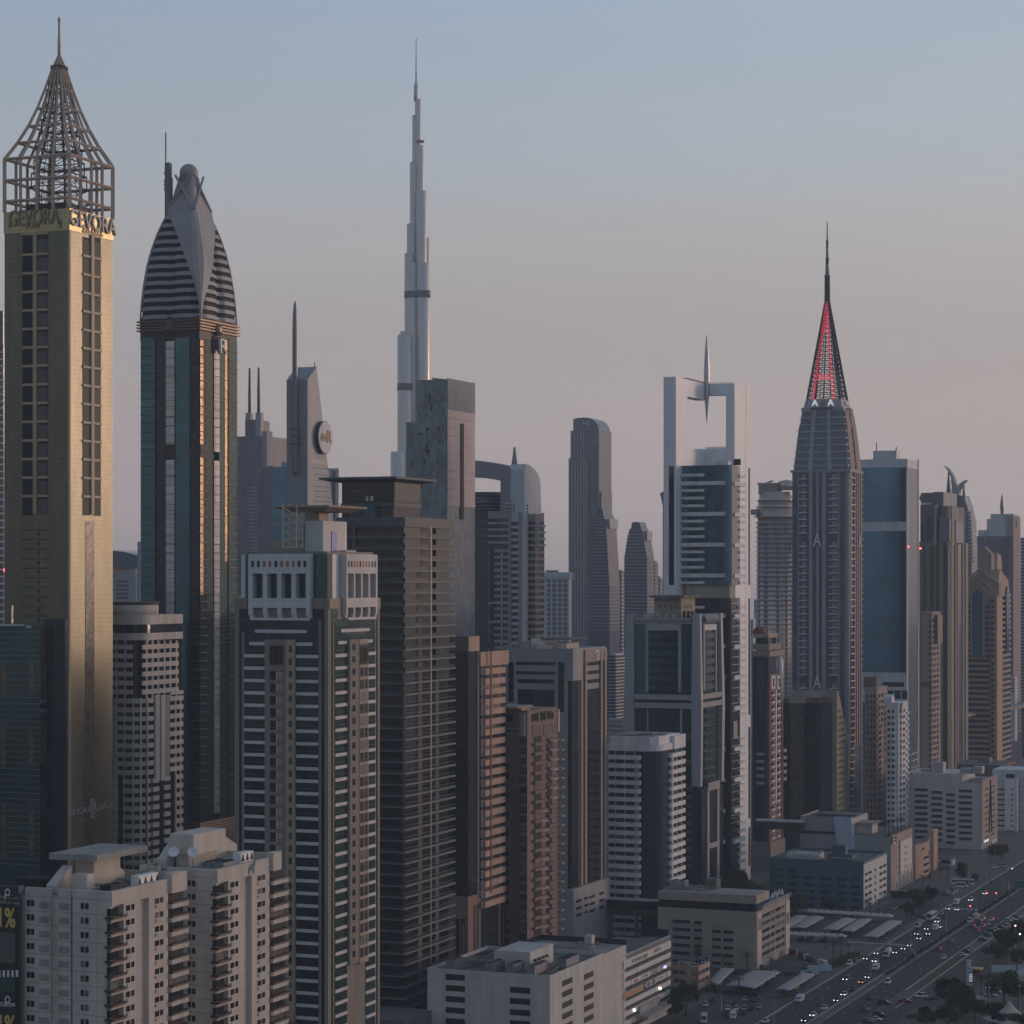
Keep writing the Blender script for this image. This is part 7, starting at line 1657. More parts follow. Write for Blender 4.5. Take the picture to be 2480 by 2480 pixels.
def pink_podium():
    b = B('office_block', 'pinkish panelled block with a rotated number sign and blue sloping glass strip', 'office block', 2156.5, 1192, 1938, 2209)
    w, d = b.w, b.d; Z = b.z; X = b.x; zt = Z(2027)
    b.body(2027, 'blue_grey'); b.box('street_wall', 0, .2, .1, d, 0, zt-.02, 'pink_stone'); xa = X(2080)
    b.box('raised_wall', -w, X(2062), .2, d*.7, zt, Z(1987), 'blue_grey'); b.box('raised_roof', -w+.3, X(2062)-.3, .5, d*.7-.3, Z(1987), Z(1986.6), 'grey_metal')
    for q in ((-w, X(2062), .2, .6), (-w, -w+.4, .2, d*.7)): b.box('parapet', *q, Z(1987), Z(1984), 'grey_band')
    for i in range(12): y = 2+i*1.6; b.box('solar_slat', X(1968, 4), X(2058, 4), y, y+.7, Z(1986), Z(1985), 'black') if i < 10 else None
    b.F('shadow_gap', 1938, 2026, 2013, 2019, 'glass_navy', .15, .1)
    m = MB(); pts = [(X(2019), Z(1983)), (X(2063), Z(1983)), (X(2074), Z(2100)), (X(2030), Z(2070))]
    m.add([(x, -.8, z) for x, z in pts]+[(x, .4, z) for x, z in pts], [(0,1,2,3),(7,6,5,4),(0,4,5,1),(1,5,6,2),(2,6,7,3),(3,7,4,0)]); m.build('sloping_glass', 'sky_reflection_panel', b.o)
    b.box('roof', X(2062), -.5, .5, d-.5, zt, zt+.05, 'roof_grey'); b.box('pool_house', X(2068, 10), X(2112, 10), 10, 22, zt, zt+5, 'cream_plain'); b.box('pool_house_roof', X(2064, 9), X(2118, 9), 8, 24, zt+5, zt+5.5, 'concrete')
    b.box('roof_hedge', -1.5, -.4, .6, d-.5, zt, zt+1.2, 'leaf_dark')
    b.Rt('number_sign', 2156.8, 2169, 2030, 2043, 'black', .5, .1) if 0 else b.box('number_sign', .2, .5, .2, b.y(2169), Z(2044), Z(2027.5), 'black')
    o = text('lettering', '119', 3.4, 'sign_white', b.o, (.55, b.y(2162.5), Z(2035.6)), 'r', .06, .03, 1.0); o.rotation_euler = (R(90), R(90), R(90)); o.scale = (1.0, 2.0, 1)
    b.Rt('wall_panel', 2178, 2207, 2033, 2116, 'white_band', .3, .2); b.Rt('wall_fin', 2177, 2179, 2035, 2120, 'brown_stone', .45, .2)
    for i in range(5):
        for u in (2172, 2190): b.Rt('vent', u, u+4, 2048+i*15.5 + (3 if u < 2180 else 0), 2053+i*15.5, 'brown_stone', .35, .2)
    for i in range(5):
        y = b.y(2168+i*9); m = MB(); m.add([(.2, y, 0), (1.6, y+1.4, 0), (.5, y+3.4, Z(2128-i*4)), (.2, y+.4, Z(2132-i*4))], [(0,1,2,3)]); m.add([(.2, y+.3, 0), (1.5, y+1.7, 0), (.5, y+3.6, Z(2128-i*4)), (.2, y+.6, Z(2132-i*4))], [(3,2,1,0)]); m.build('tent_screen', 'tarp', b.o)
    b.Rt('base_opening', 2168, 2206, 2132, 2165, 'concrete_dark', .12, .1)
pink_podium()
b = B('footbridge', 'dark footbridge box running to the pinkish panelled block', 'footbridge', 1940, 1200, 1826, 1945)
b.box('deck', -b.w, 0, 2, 7, b.z(2012), b.z(1994), 'brown_dark'); b.box('roof', -b.w, 0, 1.6, 7.4, b.z(1994), b.z(1990), 'grey_blue_clad')
b = B('office_block', 'small orange pink block with curved balcony front beside the panelled block', 'office block', 2216, 1245, 2203, 2264)
w, d = b.w, b.d; Z = b.z; b.body(2045, 'pink_stone'); b.box('roof', -w+.3, -.3, .3, d-.3, Z(2045), Z(2044.4), 'roof_grey')
yA, yB = b.y(2217), b.y(2248); pl = lambda g: [(0, yA)]+[(g*math.sin(math.pi*i/10)*2.6+.2, yA+(yB-yA)*i/10) for i in range(11)]+[(0, yB)]
MB().prism(pl(1.0), 0, Z(2046)).build('curved_wall', 'peach', b.o); MB().prism(pl(.8), Z(2046), Z(2041)).build('parapet', 'glass_slate', b.o)
for v in (2080, 2097, 2114): MB().prism([(x+.08, y) for x, y in pl(1.0)[4:11]]+[(-.5, yB), (-.5, yA+(yB-yA)*.4)], Z(v+6), Z(v)).build('window', 'glass_black', b.o)
b.box('end_tower', -1, 1.6, b.y(2254), d, 0, Z(2028), 'peach')
for (u, v) in ((2225, 2053), (2233, 2066), (2240, 2063), (2257, 2032), (2260, 2067), (2260, 2083)): b.Rt('sign_letter', u, u+1.3, v, v+4, 'brown_dark', 2.7 if u < 2250 else 1.7, 2.5)
for v in (2070, 2086): text('lettering', 'lounge', 1.2, 'sign_red', b.o, (2.9, b.y(2238), Z(v)), 'r', .1, .02, 1.2)
def slit_office():
    b = B('office_block', 'pale office block with slit windows and a tall dark letter groove on its street end', 'office block', 2378, 1381, 2191, 2415)
    w, d = b.w, b.d; Z = b.z; X = b.x
    b.box('wall', -w, 0, 0, d, 0, Z(1897), 'office_white'); b.box('raised_wall', -w, X(2330), .2, d*.8, Z(1897), Z(1877), 'office_white'); b.box('roof', X(2330), -.3, .3, d-.3, Z(1897), Z(1896.4), 'concrete'); b.box('street_wall', 0, .15, 0, d, Z(2048), Z(1890), 'pink_stone')
    P = 14.55; L = []
    for (a, c, v, s) in ((2215.5, 2246.5, 1914, 0), (2255.5, 2282, 1919, 0), (2291.5, 2313, 1924, 0), (2322, 2354, 1913.5, 0)):
        for i in range(9): L.append(b.fb(a, c, Z(v+P*i+7.0), Z(v+P*i), .04, .4))
    b.rep('window', L[:36], 'black'); R_ = []
    for i in range(9): R_ += [b.rb(2384.5, 2393.5, Z(1913+14.7*i+4.6), Z(1913+14.7*i), .25, .3), b.rb(2399.5, 2408.5, Z(1913+14.7*i+4.6), Z(1913+14.7*i), .25, .3)]
    b.rep('window', R_, 'black')
    ya, yb, yc = b.y(2393.8), b.y(2400), b.y(2397)
    for s, y in ((-1, ya), (1, yb)): MB().bar((.3, yc, Z(1896)), (.3, y+.2, Z(2026)), .5, 4, .5).build('letter_groove', 'black', b.o)
    b.box('letter_groove', .15, .5, b.y(2395.3), b.y(2399), Z(1994), Z(1988), 'concrete_dark')
    b.box('podium', X(2262), 14, -7, d+4, 0, Z(2062), 'beige'); b.rep('podium_window', [(X(2262)+1, 13, -7.15, -6.9, Z(2068+i*9+2), Z(2068+i*9)) for i in range(2)], 'glass_black')
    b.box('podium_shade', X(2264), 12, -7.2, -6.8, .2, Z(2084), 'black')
    for (u0, u1, y, h) in ((2260, 2284, 6, 6), (2325, 2352, 5, 3), (2356, 2378, 8, 4), (2230, 2255, 8, 2)): b.box('roof_room', X(u0, y), X(u1, y), y, y+8, Z(1877), Z(1877)+h, 'blue_grey')
    b.box('entrance_sign', .5, 1.0, b.y(2381), b.y(2390), Z(2042), Z(2038), 'lit_letter'); b.rep('entrance_column', [(.0, .6, b.y(u), b.y(u)+.6, .1, Z(2048)) for u in (2382, 2388, 2394, 2400)], 'concrete')
    pipes(b, -20, -3, 5, 20, Z(1896), 10, 15)
slit_office()
def blue_end_office():
    b = B('office_block', 'grey blue office block with ribbon windows cut by the picture edge', 'office block', 2462, 1480, 2396, 2520)
    Z = b.z; b.body(1888, 'grey_blue_clad'); b.floors('f', 'window', [(2404, 2434)], 1911, 12.6, 8, 3.6, 'black', .05); b.F('blue_panel', 2434, 2458, 1888, 2010, 'white_clad', .8); b.floors('f', 'window', [(2449, 2453)], 1910, 12.6, 8, 4, 'black', .9); b.F('panel_edge', 2458, 2464, 1884, 2022, 'white_slab', 1.2)
    b.floors('r', 'window', [(2467, 2515)], 1905, 12.6, 9, 4, 'black', .06); b.box('upper_block', -b.w, 8, 10, 40, 0, Z(1868), 'grey_blue_clad'); b.box('roof_unit', -8, -3, 9, 9.6, Z(1888), Z(1878), 'black')
    b.box('base', -b.w, 12, -20, 0, 0, Z(2040), 'beige')
blue_end_office()
# dark low roofs behind, and the far flyover
b = B('warehouse', 'long dark low roof with pale edge line behind the slit windowed block', 'warehouse', 2440, 1620, 2318, 2560)
b.box('wall', -b.w, 0, 0, 30, 0, b.z(1850), 'brown_stone'); b.box('roof_edge', -b.w, 0, -.3, 0, b.z(1853), b.z(1851), 'white_slab'); b.box('roof_room', b.x(2364), b.x(2394), 4, 14, b.z(1850), b.z(1838), 'olive_stone'); b.box('side_hall', 2, 90, 5, 50, 0, b.z(1856), 'brown_dark')
b = B('parking_deck', 'small open parking deck with pink parapets and cars on top beside the sign covered block', 'parking deck', 1690, 905, 1622, 1717)
w, d = b.w, b.d; Z = b.z
for v in (2349, 2370, 2392):
    z = Z(v); b.box('deck', -w, .2, .1, d, z-.5, z, 'concrete'); b.box('parapet', .0, .4, -.2, d, z-.6, z+1.2, 'peach'); b.box('parapet', -w, .0, -.2, .2, z-.6, z+1.2, 'peach')
b.rep('post', [(.1, .35, d*f, d*f+.2, 0, Z(2332)) for f in (.02, .3, .6, .95)]+[(-w*f, -w*f+.2, .0, .2, 0, Z(2332)) for f in (.3, .7)], 'white_slab')
b.box('core', -w*.95, -w*.6, d*.3, d*.8, 0, Z(2340), 'concrete_dark')
# ------------------------------------------------------------------ ground, avenue, markings
def groundmat(name, col, var, scale, rough=.95, streak=None):
    m, t, b = _mat(name); g = N(t, 'ShaderNodeNewGeometry'); v = N(t, 'ShaderNodeVectorRotate', rotation_type='Z_AXIS'); v.inputs['Angle'].default_value = ANG
    t.links.new(g.outputs['Position'], v.inputs['Vector']); mp_ = N(t, 'ShaderNodeMapping'); mp_.inputs['Scale'].default_value = streak or (1, 1, 1); t.links.new(v.outputs[0], mp_.inputs[0])
    n1 = N(t, 'ShaderNodeTexNoise'); n1.inputs['Scale'].default_value = scale; n1.inputs['Detail'].default_value = 8; n1.inputs['Roughness'].default_value = .7
    t.links.new(mp_.outputs[0], n1.inputs['Vector']); r = ramp(t, [(.3, sh(col, 1-var)), (.5, col), (.7, sh(col, 1+var))]); t.links.new(n1.outputs[0], r.inputs[0]); t.links.new(r.outputs[0], b.inputs['Base Color']); b.inputs['Roughness'].default_value = rough
groundmat('sand', (.098,.090,.083), .35, .06); groundmat('asphalt', (.015,.016,.019), .28, .5, .8, (1.0, .06, 1)); groundmat('paving', (.10,.096,.092), .25, .25); groundmat('lot', (.05,.049,.05), .3, .3, .9)
plain('paint_white', (.42,.42,.41), .7); plain('kerb_light', (.40,.385,.36), .8); plain('kerb_dark', (.05,.05,.05), .8); plain('hedge', (.035,.045,.022), .9, var=.5, scale=1.2)
def sheet(name, pts, z, mat, kind='structure'):
    me = bpy.data.meshes.new(name); me.from_pydata([(p[0], p[1], z) for p in pts], [], [tuple(range(len(pts)))]); me.materials.append(MAT[mat])
    if me.polygons[0].normal.z < 0: me.flip_normals()
    return tag(link(name, me), kind=kind)
def strip(name, t0, t1, s0, s1, z, mat): return sheet(name, [ts(t0, s0), ts(t1, s0), ts(t1, s1), ts(t0, s1)], z, mat)
sheet('ground', [(-2900,-400), (5900,-400), (5900,6950), (-2900,6950)], 0.0, 'sand')
S0, S1 = 500, 3200
strip('pavement', -268, -234.5, S0, S1, .012, 'paving'); strip('pavement', -201.5, -120, S0, S1, .012, 'paving')
strip('road', -234, -218, S0, S1, .03, 'asphalt'); strip('road', -214.2, -201.6, S0, S1, .03, 'asphalt')
strip('service_road', -196.2, -190, S0, S1, .03, 'lot')
strip('parking_lot', -300, -236, 640, 790, .016, 'lot'); strip('parking_lot', -264, -240, 800, 980, .02, 'lot'); strip('parking_lot', -264, -239, 1020, 1190, .02, 'lot'); strip('parking_lot', -189.5, -178, 880, 1180, .02, 'lot')
m = MB()
for t in (-230, -226, -222): [m.add([ts(t-.08, s, .045), ts(t+.08, s, .045), ts(t+.08, s+3, .045), ts(t-.08, s+3, .045)], [(0,1,2,3)]) for s in range(760, 1900, 12)]
for t in (-211, -207.8, -204.7): [m.add([ts(t-.08, s, .045), ts(t+.08, s, .045), ts(t+.08, s+3, .045), ts(t-.08, s+3, .045)], [(0,1,2,3)]) for s in range(760, 1900, 12)]
for t in (-233.5, -218.5, -213.9, -202.0): m.add([ts(t-.08, 700, .045), ts(t+.08, 700, .045), ts(t+.08, 2600, .045), ts(t-.08, 2600, .045)], [(0,1,2,3)])
tag(m.build('road_marking', 'paint_white'), kind='structure')
m = MB()
for i in range(7):
    t = -233.2+i*2.1; m.add([ts(t, 1128, .046), ts(t+1, 1128, .046), ts(t+1, 1133, .046), ts(t, 1133, .046)], [(0,1,2,3)])
tag(m.build('road_marking', 'paint_white'), kind='structure')
def slab_ts(m, t0, t1, s0, s1, z0, z1): return m.loft([[ts(t0, s0, z0), ts(t1, s0, z0), ts(t1, s1, z0), ts(t0, s1, z0)], [ts(t0, s0, z1), ts(t1, s0, z1), ts(t1, s1, z1), ts(t0, s1, z1)]])
m = MB(); slab_ts(m, -217.6, -214.6, 640, 2600, 0, .16); tag(m.build('median', 'sand'), kind='structure')
ml, md = MB(), MB()
for i in range(420): slab_ts(ml if i % 2 else md, -214.6, -214.2, 700+i*2, 702+i*2, 0, .2)
slab_ts(ml, -218, -217.6, 640, 2600, 0, .2); slab_ts(ml, -234.5, -234, 640, 2600, 0, .15); slab_ts(ml, -201.6, -201.2, 900, 2600, 0, .15); slab_ts(ml, -196.6, -196.2, 860, 2600, 0, .15)
tag(ml.build('kerb', 'kerb_light'), kind='structure'); tag(md.build('kerb', 'kerb_dark'), kind='structure')
m = MB(); rnd = random.Random(5)
for i in range(2600):
    s = rnd.uniform(930, 1420); t = rnd.uniform(-217.3, -215.2); h = rnd.uniform(.3, 1.0); a = rnd.uniform(0, 3.14); p = ts(t, s, .16); dx, dy = .35*math.cos(a), .35*math.sin(a)
    m.add([(p.x-dx, p.y-dy, .16), (p.x+dx, p.y+dy, .16), (p.x+dx*.6, p.y+dy*.6+.2, .16+h), (p.x-dx*.6, p.y-dy*.6+.2, .16+h)], [(0,1,2,3)])
tag(m.build('median_planting', 'leaf_dark', ), 'low dark shrubs along the median strip of the avenue', 'shrubs', kind='stuff')
sheet('grass_verge', [ts(-200.8, 905), ts(-197.2, 905), ts(-197.2, 985), ts(-199, 990), ts(-200.8, 985)], .06, 'grass')
# sandy plots and cross lanes
sheet('forecourt', [ground(*p) for p in ((1700, 2480), (1870, 2480), (1960, 2412), (1840, 2400), (1720, 2415))], .026, 'lot')
sheet('cross_lane', [ground(*p) for p in ((2110, 2455), (2190, 2420), (2330, 2405), (2340, 2425), (2220, 2440), (2140, 2480), (2080, 2500))], .034, 'lot')
sheet('sand_plot', [ground(*p) for p in ((1915, 2275), (2050, 2275), (2075, 2300), (2000, 2330), (1900, 2345))], .03, 'sand')
sheet('round_plaza', [ground(2330+95*math.cos(a), 2118+16*math.sin(a)) for a in [2*math.pi*i/28 for i in range(28)]], .03, 'sand')
# ------------------------------------------------------------------ flyover far along the avenue
r = bpy.data.objects.new('flyover', None); COL.objects.link(r); tag(r, 'pale concrete flyover crossing far away at the right side of the gabled tower foot', 'flyover')
p0, p1 = at(2420, 1712, 2000), at(2560, 1690, 2300); dv = (p1-p0); nrm = Vector((dv.y, -dv.x, 0)).normalized()*9; m = MB()
for (pa, pb) in ((p0-dv*.6, p1+dv*2),): m.loft([[tuple(pa), tuple(pa+nrm), tuple(pa+nrm-Vector((0,0,2.2))), tuple(pa-Vector((0,0,2.2)))], [tuple(pb), tuple(pb+nrm), tuple(pb+nrm-Vector((0,0,2.2))), tuple(pb-Vector((0,0,2.2)))]])
m.build('deck', 'concrete', r)
for f in (-.3, .0, .3, .6, .9, 1.3): c = p0+dv*f+nrm*.5; MB().lathe(c.x, c.y, [(1.4, 0), (1.4, c.z-2.2)], 10).build('pillar', 'concrete_dark', r)
# ------------------------------------------------------------------ parking canopies
def canopy(label, quad, z=3.0, rise=.3, name='parking_canopy'):
    P = [ground(u, v, z) for u, v in quad]; o = (P[0]+P[1]+P[2]+P[3])/4; o.z = 0
    r = bpy.data.objects.new(name, None); COL.objects.link(r); r.location = o; tag(r, label, 'parking canopy', 'parking canopies')
    n, k = 10, 12; vs = []; fs = []
    for j in range(k+1):
        for i in range(n+1):
            a, c = i/n, j/k; p = (P[0]*(1-a)+P[1]*a)*(1-c)+(P[3]*(1-a)+P[2]*a)*c-o; vs.append((p.x, p.y, z+rise*(1-(2*a-1)**2)-.12*math.sin(math.pi*c*k)**2))
    for j in range(k):
        for i in range(n): q = j*(n+1)+i; fs.append((q, q+1, q+n+2, q+n+1))
    ob = MB().add(vs, fs, True).build('roof_sheet', 'canopy', r); s = ob.modifiers.new('thick', 'SOLIDIFY'); s.thickness = .12
    for c in (.02, .35, .68, .98):
        for a in (.08, .92):
            p = (P[0]*(1-a)+P[1]*a)*(1-c)+(P[3]*(1-a)+P[2]*a)*c-o; MB().bar((p.x, p.y, 0), (p.x, p.y, z+.1), .09, 6).build('post', 'grey_metal', r)
canopy('long pale parking canopy partly hidden by the beige block, upper lot', ((1872, 2245), (1912, 2247), (1958, 2219), (1926, 2217)))
canopy('long pale parking canopy next to the beige block terrace end, upper lot', ((1915.5, 2247), (1949, 2248), (1998, 2221), (1960, 2219)))
canopy('long pale parking canopy in the middle of the upper lot, first of its pair', ((1990, 2251), (2026, 2253), (2073, 2226), (2039, 2224)))
canopy('long pale parking canopy in the middle of the upper lot, second of its pair', ((2033.5, 2255), (2067, 2257), (2111, 2227), (2078, 2226)))
canopy('long pale parking canopy closest to the avenue in the upper lot', ((2088, 2268), (2124, 2271), (2186, 2231), (2150, 2230)))
canopy('wide double parking canopy in the lower lot with a palm before it', ((1758, 2386), (1827, 2394), (1889, 2355), (1819, 2351)))
canopy('narrow parking canopy in the lower lot, closest to the avenue', ((1876, 2396), (1912, 2399), (1974, 2361), (1941, 2356)))
canopy('parking canopy in the lower lot half hidden beside the pink parking deck', ((1716, 2378), (1738, 2386), (1779, 2347), (1745, 2345)))
def umbrella_roof(u, v, rowname, i, n):
    c = ground(u, v, 2.8); c.z = 0; r = bpy.data.objects.new('shade_umbrella', None); COL.objects.link(r); r.location = c; r.rotation_euler[2] = -ANG
    tag(r, 'white pyramid parking shade, number %d of the row %s' % (i+1, rowname), 'parking shade', 'pyramid parking shades'); return r
def pyr():
    m = MB(); s = 2.75; m.add([(-s,-s,2.6),(s,-s,2.6),(s,s,2.6),(-s,s,2.6),(0,0,4.0),(0,-s,2.75),(s,0,2.75),(0,s,2.75),(-s,0,2.75)], [(0,5,4),(5,1,4),(1,6,4),(6,2,4),(2,7,4),(7,3,4),(3,8,4),(8,0,4)]); return m.mesh('tarp', 'shade')
py_me = pyr(); po_me = MB().bar((0, 0, 0), (0, 0, 3.9), .09, 6).mesh('grey_metal', 'post')
for (n, a, c, nm) in ((16, (1908, 2203), (2149, 2218), 'along the teal block'), (9, (1912, 2261), (2035, 2267), 'in front of the long canopies'), ):
    for i in range(n):
        f = i/(n-1); r = umbrella_roof(a[0]+(c[0]-a[0])*f, a[1]+(c[1]-a[1])*f, nm, i, n); link('shade_cloth', py_me, r); link('post', po_me, r)
# ------------------------------------------------------------------ street furniture
def furn(name, label, cat, p, rz=None, group=None):
    r = bpy.data.objects.new(name, None); COL.objects.link(r); r.location = (p[0], p[1], 0); r.rotation_euler[2] = -ANG if rz is None else rz; tag(r, label, cat, group); return r
post_me = MB().lathe(0, 0, [(.16, 0), (.16, 1.2), (.11, 1.3), (.07, 11.0)], 8).mesh('grey_metal', 'post'); arm_me = MB().bar((0, 0, 10.9), (1.6, 0, 11.4), .05, 6).bar((0, 0, 10.9), (-1.6, 0, 11.4), .05, 6).mesh('grey_metal', 'arm')
head_me = MB().box(-.45, .45, -.16, .16, 0, .14).mesh('duct', 'lamp_head')
for (u, v, w_) in ((1992, 2473, 'among the white cars at the bottom'), (1875, 2490, 'by the kerb at the bottom edge'), (2108, 2370, 'where the white van drives'), (2206, 2312, 'by the planted median'), (2291, 2262, 'beside the stopped headlights'), (2364, 2218, 'by the red tail lights'), (2430, 2165, 'below the green road sign')):
    p = ground(u, v); r = furn('street_lamp', 'double armed lamp post on the avenue, ' + w_, 'street lamp', p, group='avenue lamp posts'); link('post', post_me, r); link('arm', arm_me, r)
    for s in (-1.9, 1.9): link('lamp_head', head_me, r, (s, 0, 11.35))
for (u, v, w_) in ((2459, 2308, 'beside the palm grove'), (2470, 2330, 'at the edge by the tents'), (2387, 2470, 'pale one in front of the tall palm'), (2396, 2470, 'twin of the pale one before the tall palm'), (2469, 2465, 'before the pale tent'), (1747, 2455, 'in the lower car park')):
    p = ground(u, v); r = furn('lamp_post', 'slim lamp post with one lamp, ' + w_, 'lamp post', p, group='slim lamp posts'); link('post', post_me, r); o = MB().lathe(0, 0, [(.05, 0), (.3, .1), (.3, .35), (.05, .5)], 10).build('lamp', 'lamp_white' if 'beside' in w_ or 'edge' in w_ else 'sign_white', r, (0, 0, 11)); 
p = ground(2450, 2180); r = furn('road_sign', 'large green overhead direction sign at the picture edge', 'road sign', p)
MB().lathe(0, 0, [(.28, 0), (.22, 9.5)], 10).build('post', 'grey_metal', r, (-1.5, 0, 0)); MB().bar((-1.5, 0, 8.6), (17, 0, 8.6), .16, 6).bar((-1.5, 0, 6.8), (17, 0, 6.8), .16, 6).build('truss', 'grey_metal', r); 
pc = at(2462, 2115, 1150); o = MB().box(0, 12, -.15, .15, 0, 4.4).build('panel', 'road_sign', r, (1.4, -.4, 5.6)); MB().box(.3, 11.7, -.02, .02, 4.1, 4.2).box(.3, 11.7, -.02, .02, .2, .3).build('panel_border', 'sign_white', o, (0, -.17, 0))
for k, (x, z, L) in enumerate(((.8, 3.2, 3.4), (.8, 2.4, 2.6), (.8, 1.5, 3.0), (6, 3.2, 3.6), (6, 2.2, 2.8), (6, 1.2, 3.2))): MB().box(x, x+L, -.02, .02, z, z+.35).build('panel_line', 'sign_white', o, (0, -.17, 0)) if 0 else None
# fuel price totem
p = ground(2347, 2386); r = furn('price_totem', 'white fuel price totem with red and green emblem and lit figures', 'price totem', p, R(8))
MB().extr([(-1.0, 0), (.2, 0), (.2, 9.6), (-1.0, 9.6)], -1.2, 1.0).build('panel', 'hoarding', r); MB().box(-.45, 1.15, -1.15, -1.0, 1.0, 5.0).build('price_board', 'black', r)
for z in (4.2, 3.4, 2.6, 1.8): text('lettering', '2.81', .75, 'lit_letter', r, (.3, -1.2, z), 'f', .03, .02, 1.1)
m = MB(); ring = lambda y, rr: [(.1+rr*math.cos(2*math.pi*i/18), y, 8.0+rr*1.15*math.sin(2*math.pi*i/18)) for i in range(18)]
m.loft([ring(-1.0, .85), ring(-1.12, .85)]).build('emblem', 'sign_red', r); MB().loft([[(x*.55-.2, -1.2, z) for x, y, z in ring(0, .8)], [(x*.55-.2, -1.13, z) for x, y, z in ring(0, .8)]]).build('emblem', 'sign_white', r); text('lettering', 'ENOC', .7, 'sign_blue', r, (-.1, -1.05, 6.4), 'f', .03, .02, 1.0)
# traffic signals
for (u, v, w_) in ((2350, 2216, 'where the cars queue'), (2391, 2184, 'on the median'), (2413, 2184, 'on the far kerb')):
    p = ground(u, v); r = furn('traffic_signal', 'traffic signal showing red ' + w_, 'traffic signal', p, group='red traffic signals'); MB().lathe(0, 0, [(.09, 0), (.08, 4.2)], 8).build('post', 'grey_metal', r); h = MB().box(-.25, .25, -.18, .18, 3.2, 4.4).build('housing', 'black', r); MB().lathe(0, -.2, [(.05, 3.85), (.3, 4.0), (.3, 4.2), (.05, 4.35)], 8).build('lamp', 'lamp_red', h)
# hoardings, kiosks, tents, ramps
for (lab, u, v, L, h, mt) in (('pale blue site hoarding by the lower car park entrance', 1985, 2352, 9.5, 2.4, 'hoarding'), ('second pale blue hoarding, lower, by the narrow canopy', 1962, 2360, 7.5, 1.6, 'hoarding'), ('pale blue hoarding near the tents', 2444, 2357, 14, 3.2, 'hoarding')):
    p = ground(u, v); r = furn('hoarding', lab, 'hoarding', p, 0.05); MB().box(-L/2, L/2, -.06, .06, .1, h).build('panel', mt, r); [MB().box(x-.05, x+.05, .06, .5, 0, h).build('brace', 'grey_metal', r) for x in (-L/2+.3, 0, L/2-.3)]
for (lab, u, v, s, mt, h) in (('small red kiosk near the beige block', 1921, 2315, 3.2, 'red_trim', 3), ('grey kiosk with dark roof beside the roundabout', 2338, 2144, 5, 'concrete', 3), ('white ticket booth by the flagpoles', 2293, 2094, 8, 'white_slab', 4.2), ('red market stall behind the fuel price totem', 2365, 2362, 4, 'red_trim', 3)):
    p = ground(u, v); r = furn('kiosk', lab, 'kiosk', p); MB().box(-s/2, s/2, -s*.4, s*.4, 0, h*.85).build('wall', mt, r); MB().loft([[(-s*.58,-s*.48,h*.85),(s*.58,-s*.48,h*.85),(s*.58,s*.48,h*.85),(-s*.58,s*.48,h*.85)],[(-s*.5,-s*.4,h),(s*.5,-s*.4,h),(s*.5,s*.4,h),(-s*.5,s*.4,h)]]).build('roof', 'sign_yellow' if 'market' in lab else 'concrete_dark', r); MB().box(-s*.3, s*.3, -s*.42, -s*.39, .9, h*.7).build('window', 'glass_black', r)
p = ground(2445, 2490); r = furn('tent', 'large pale peaked fabric tent in the bottom corner among trees', 'tent', p)
m = MB(); n = 24; rings = []
for f in (0, .12, .25, .4, .6, .8, 1.0): rings.append([((8.5*f**1.0)*math.cos(2*math.pi*i/n)*(1+.1*math.cos(8*math.pi*i/n)*f), 8.5*f*math.sin(2*math.pi*i/n)*(1+.1*math.cos(8*math.pi*i/n)*f), 3.0+6.2*(1-f)**1.8) for i in range(n)])
rings[0] = [(.4*math.cos(2*math.pi*i/n), .4*math.sin(2*math.pi*i/n), 9.2) for i in range(n)]
m.loft(rings, caps=False, smooth=True); o = m.build('fabric', 'tarp', r); sm = o.modifiers.new('thick', 'SOLIDIFY'); sm.thickness = .08
for i in range(8): a = 2*math.pi*i/8; MB().bar((8.2*math.cos(a), 8.2*math.sin(a), 0), (8.2*math.cos(a), 8.2*math.sin(a), 3.1), .1, 6).build('pole', 'grey_metal', r)
p = ground(2482, 2390); r = furn('tent', 'beige sloping canopy tent at the picture edge above the trees', 'tent', p)
MB().loft([[(-7, -7, 3), (7, -7, 3), (7, 7, 3), (-7, 7, 3)], [(-7.1, -7.1, 3.2), (7.1, -7.1, 3.2), (7.1, 7.1, 3.2), (-7.1, 7.1, 3.2)], [(-.5, -.5, 7), (.5, -.5, 7), (.5, .5, 7), (-.5, .5, 7)]]).build('fabric', 'tarp', r); [MB().bar((x, y, 0), (x, y, 3), .1, 6).build('pole', 'grey_metal', r) for x in (-6.8, 6.8) for y in (-6.8, 6.8)]
p = ground(2362, 2440); r = furn('shelter', 'small flat roofed grey shelter among the dark trees', 'shelter', p); MB().box(-5, 5, -2.5, 2.5, 3.0, 3.4).build('roof', 'concrete', r); [MB().bar((x, y, 0), (x, y, 3), .12, 6).build('post', 'grey_metal', r) for x in (-4.6, 4.6) for y in (-2.2, 2.2)]
# metro-style footbridge ramp beside the avenue
p = ground(2060, 2315); r = furn('footbridge', 'low grey footbridge with curved end column crossing the avenue lanes', 'footbridge', p)
MB().box(-1, 22, -1.6, 1.6, 5.0, 5.7).build('deck', 'concrete', r); m = MB(); [m.bar((x, s, 5.7), (x, s, 6.9), .05) for x in range(-1, 23, 2) for s in (-1.5, 1.5)]; [m.bar((-1, s, 6.9), (22, s, 6.9), .06) for s in (-1.5, 1.5)]; m.build('railing', 'grey_metal', r)
m = MB(); pts = [(22+5*math.sin(a), 0, 5.4-5+5*math.cos(a)) for a in [math.pi/2*i/6 for i in range(7)]]
for a, c in zip(pts[:-1], pts[1:]): m.bar(a, c, .35, 8)
m.build('curved_column', 'duct', r); MB().box(-.5, .5, -.5, .5, 0, 5).build('column', 'concrete', r)
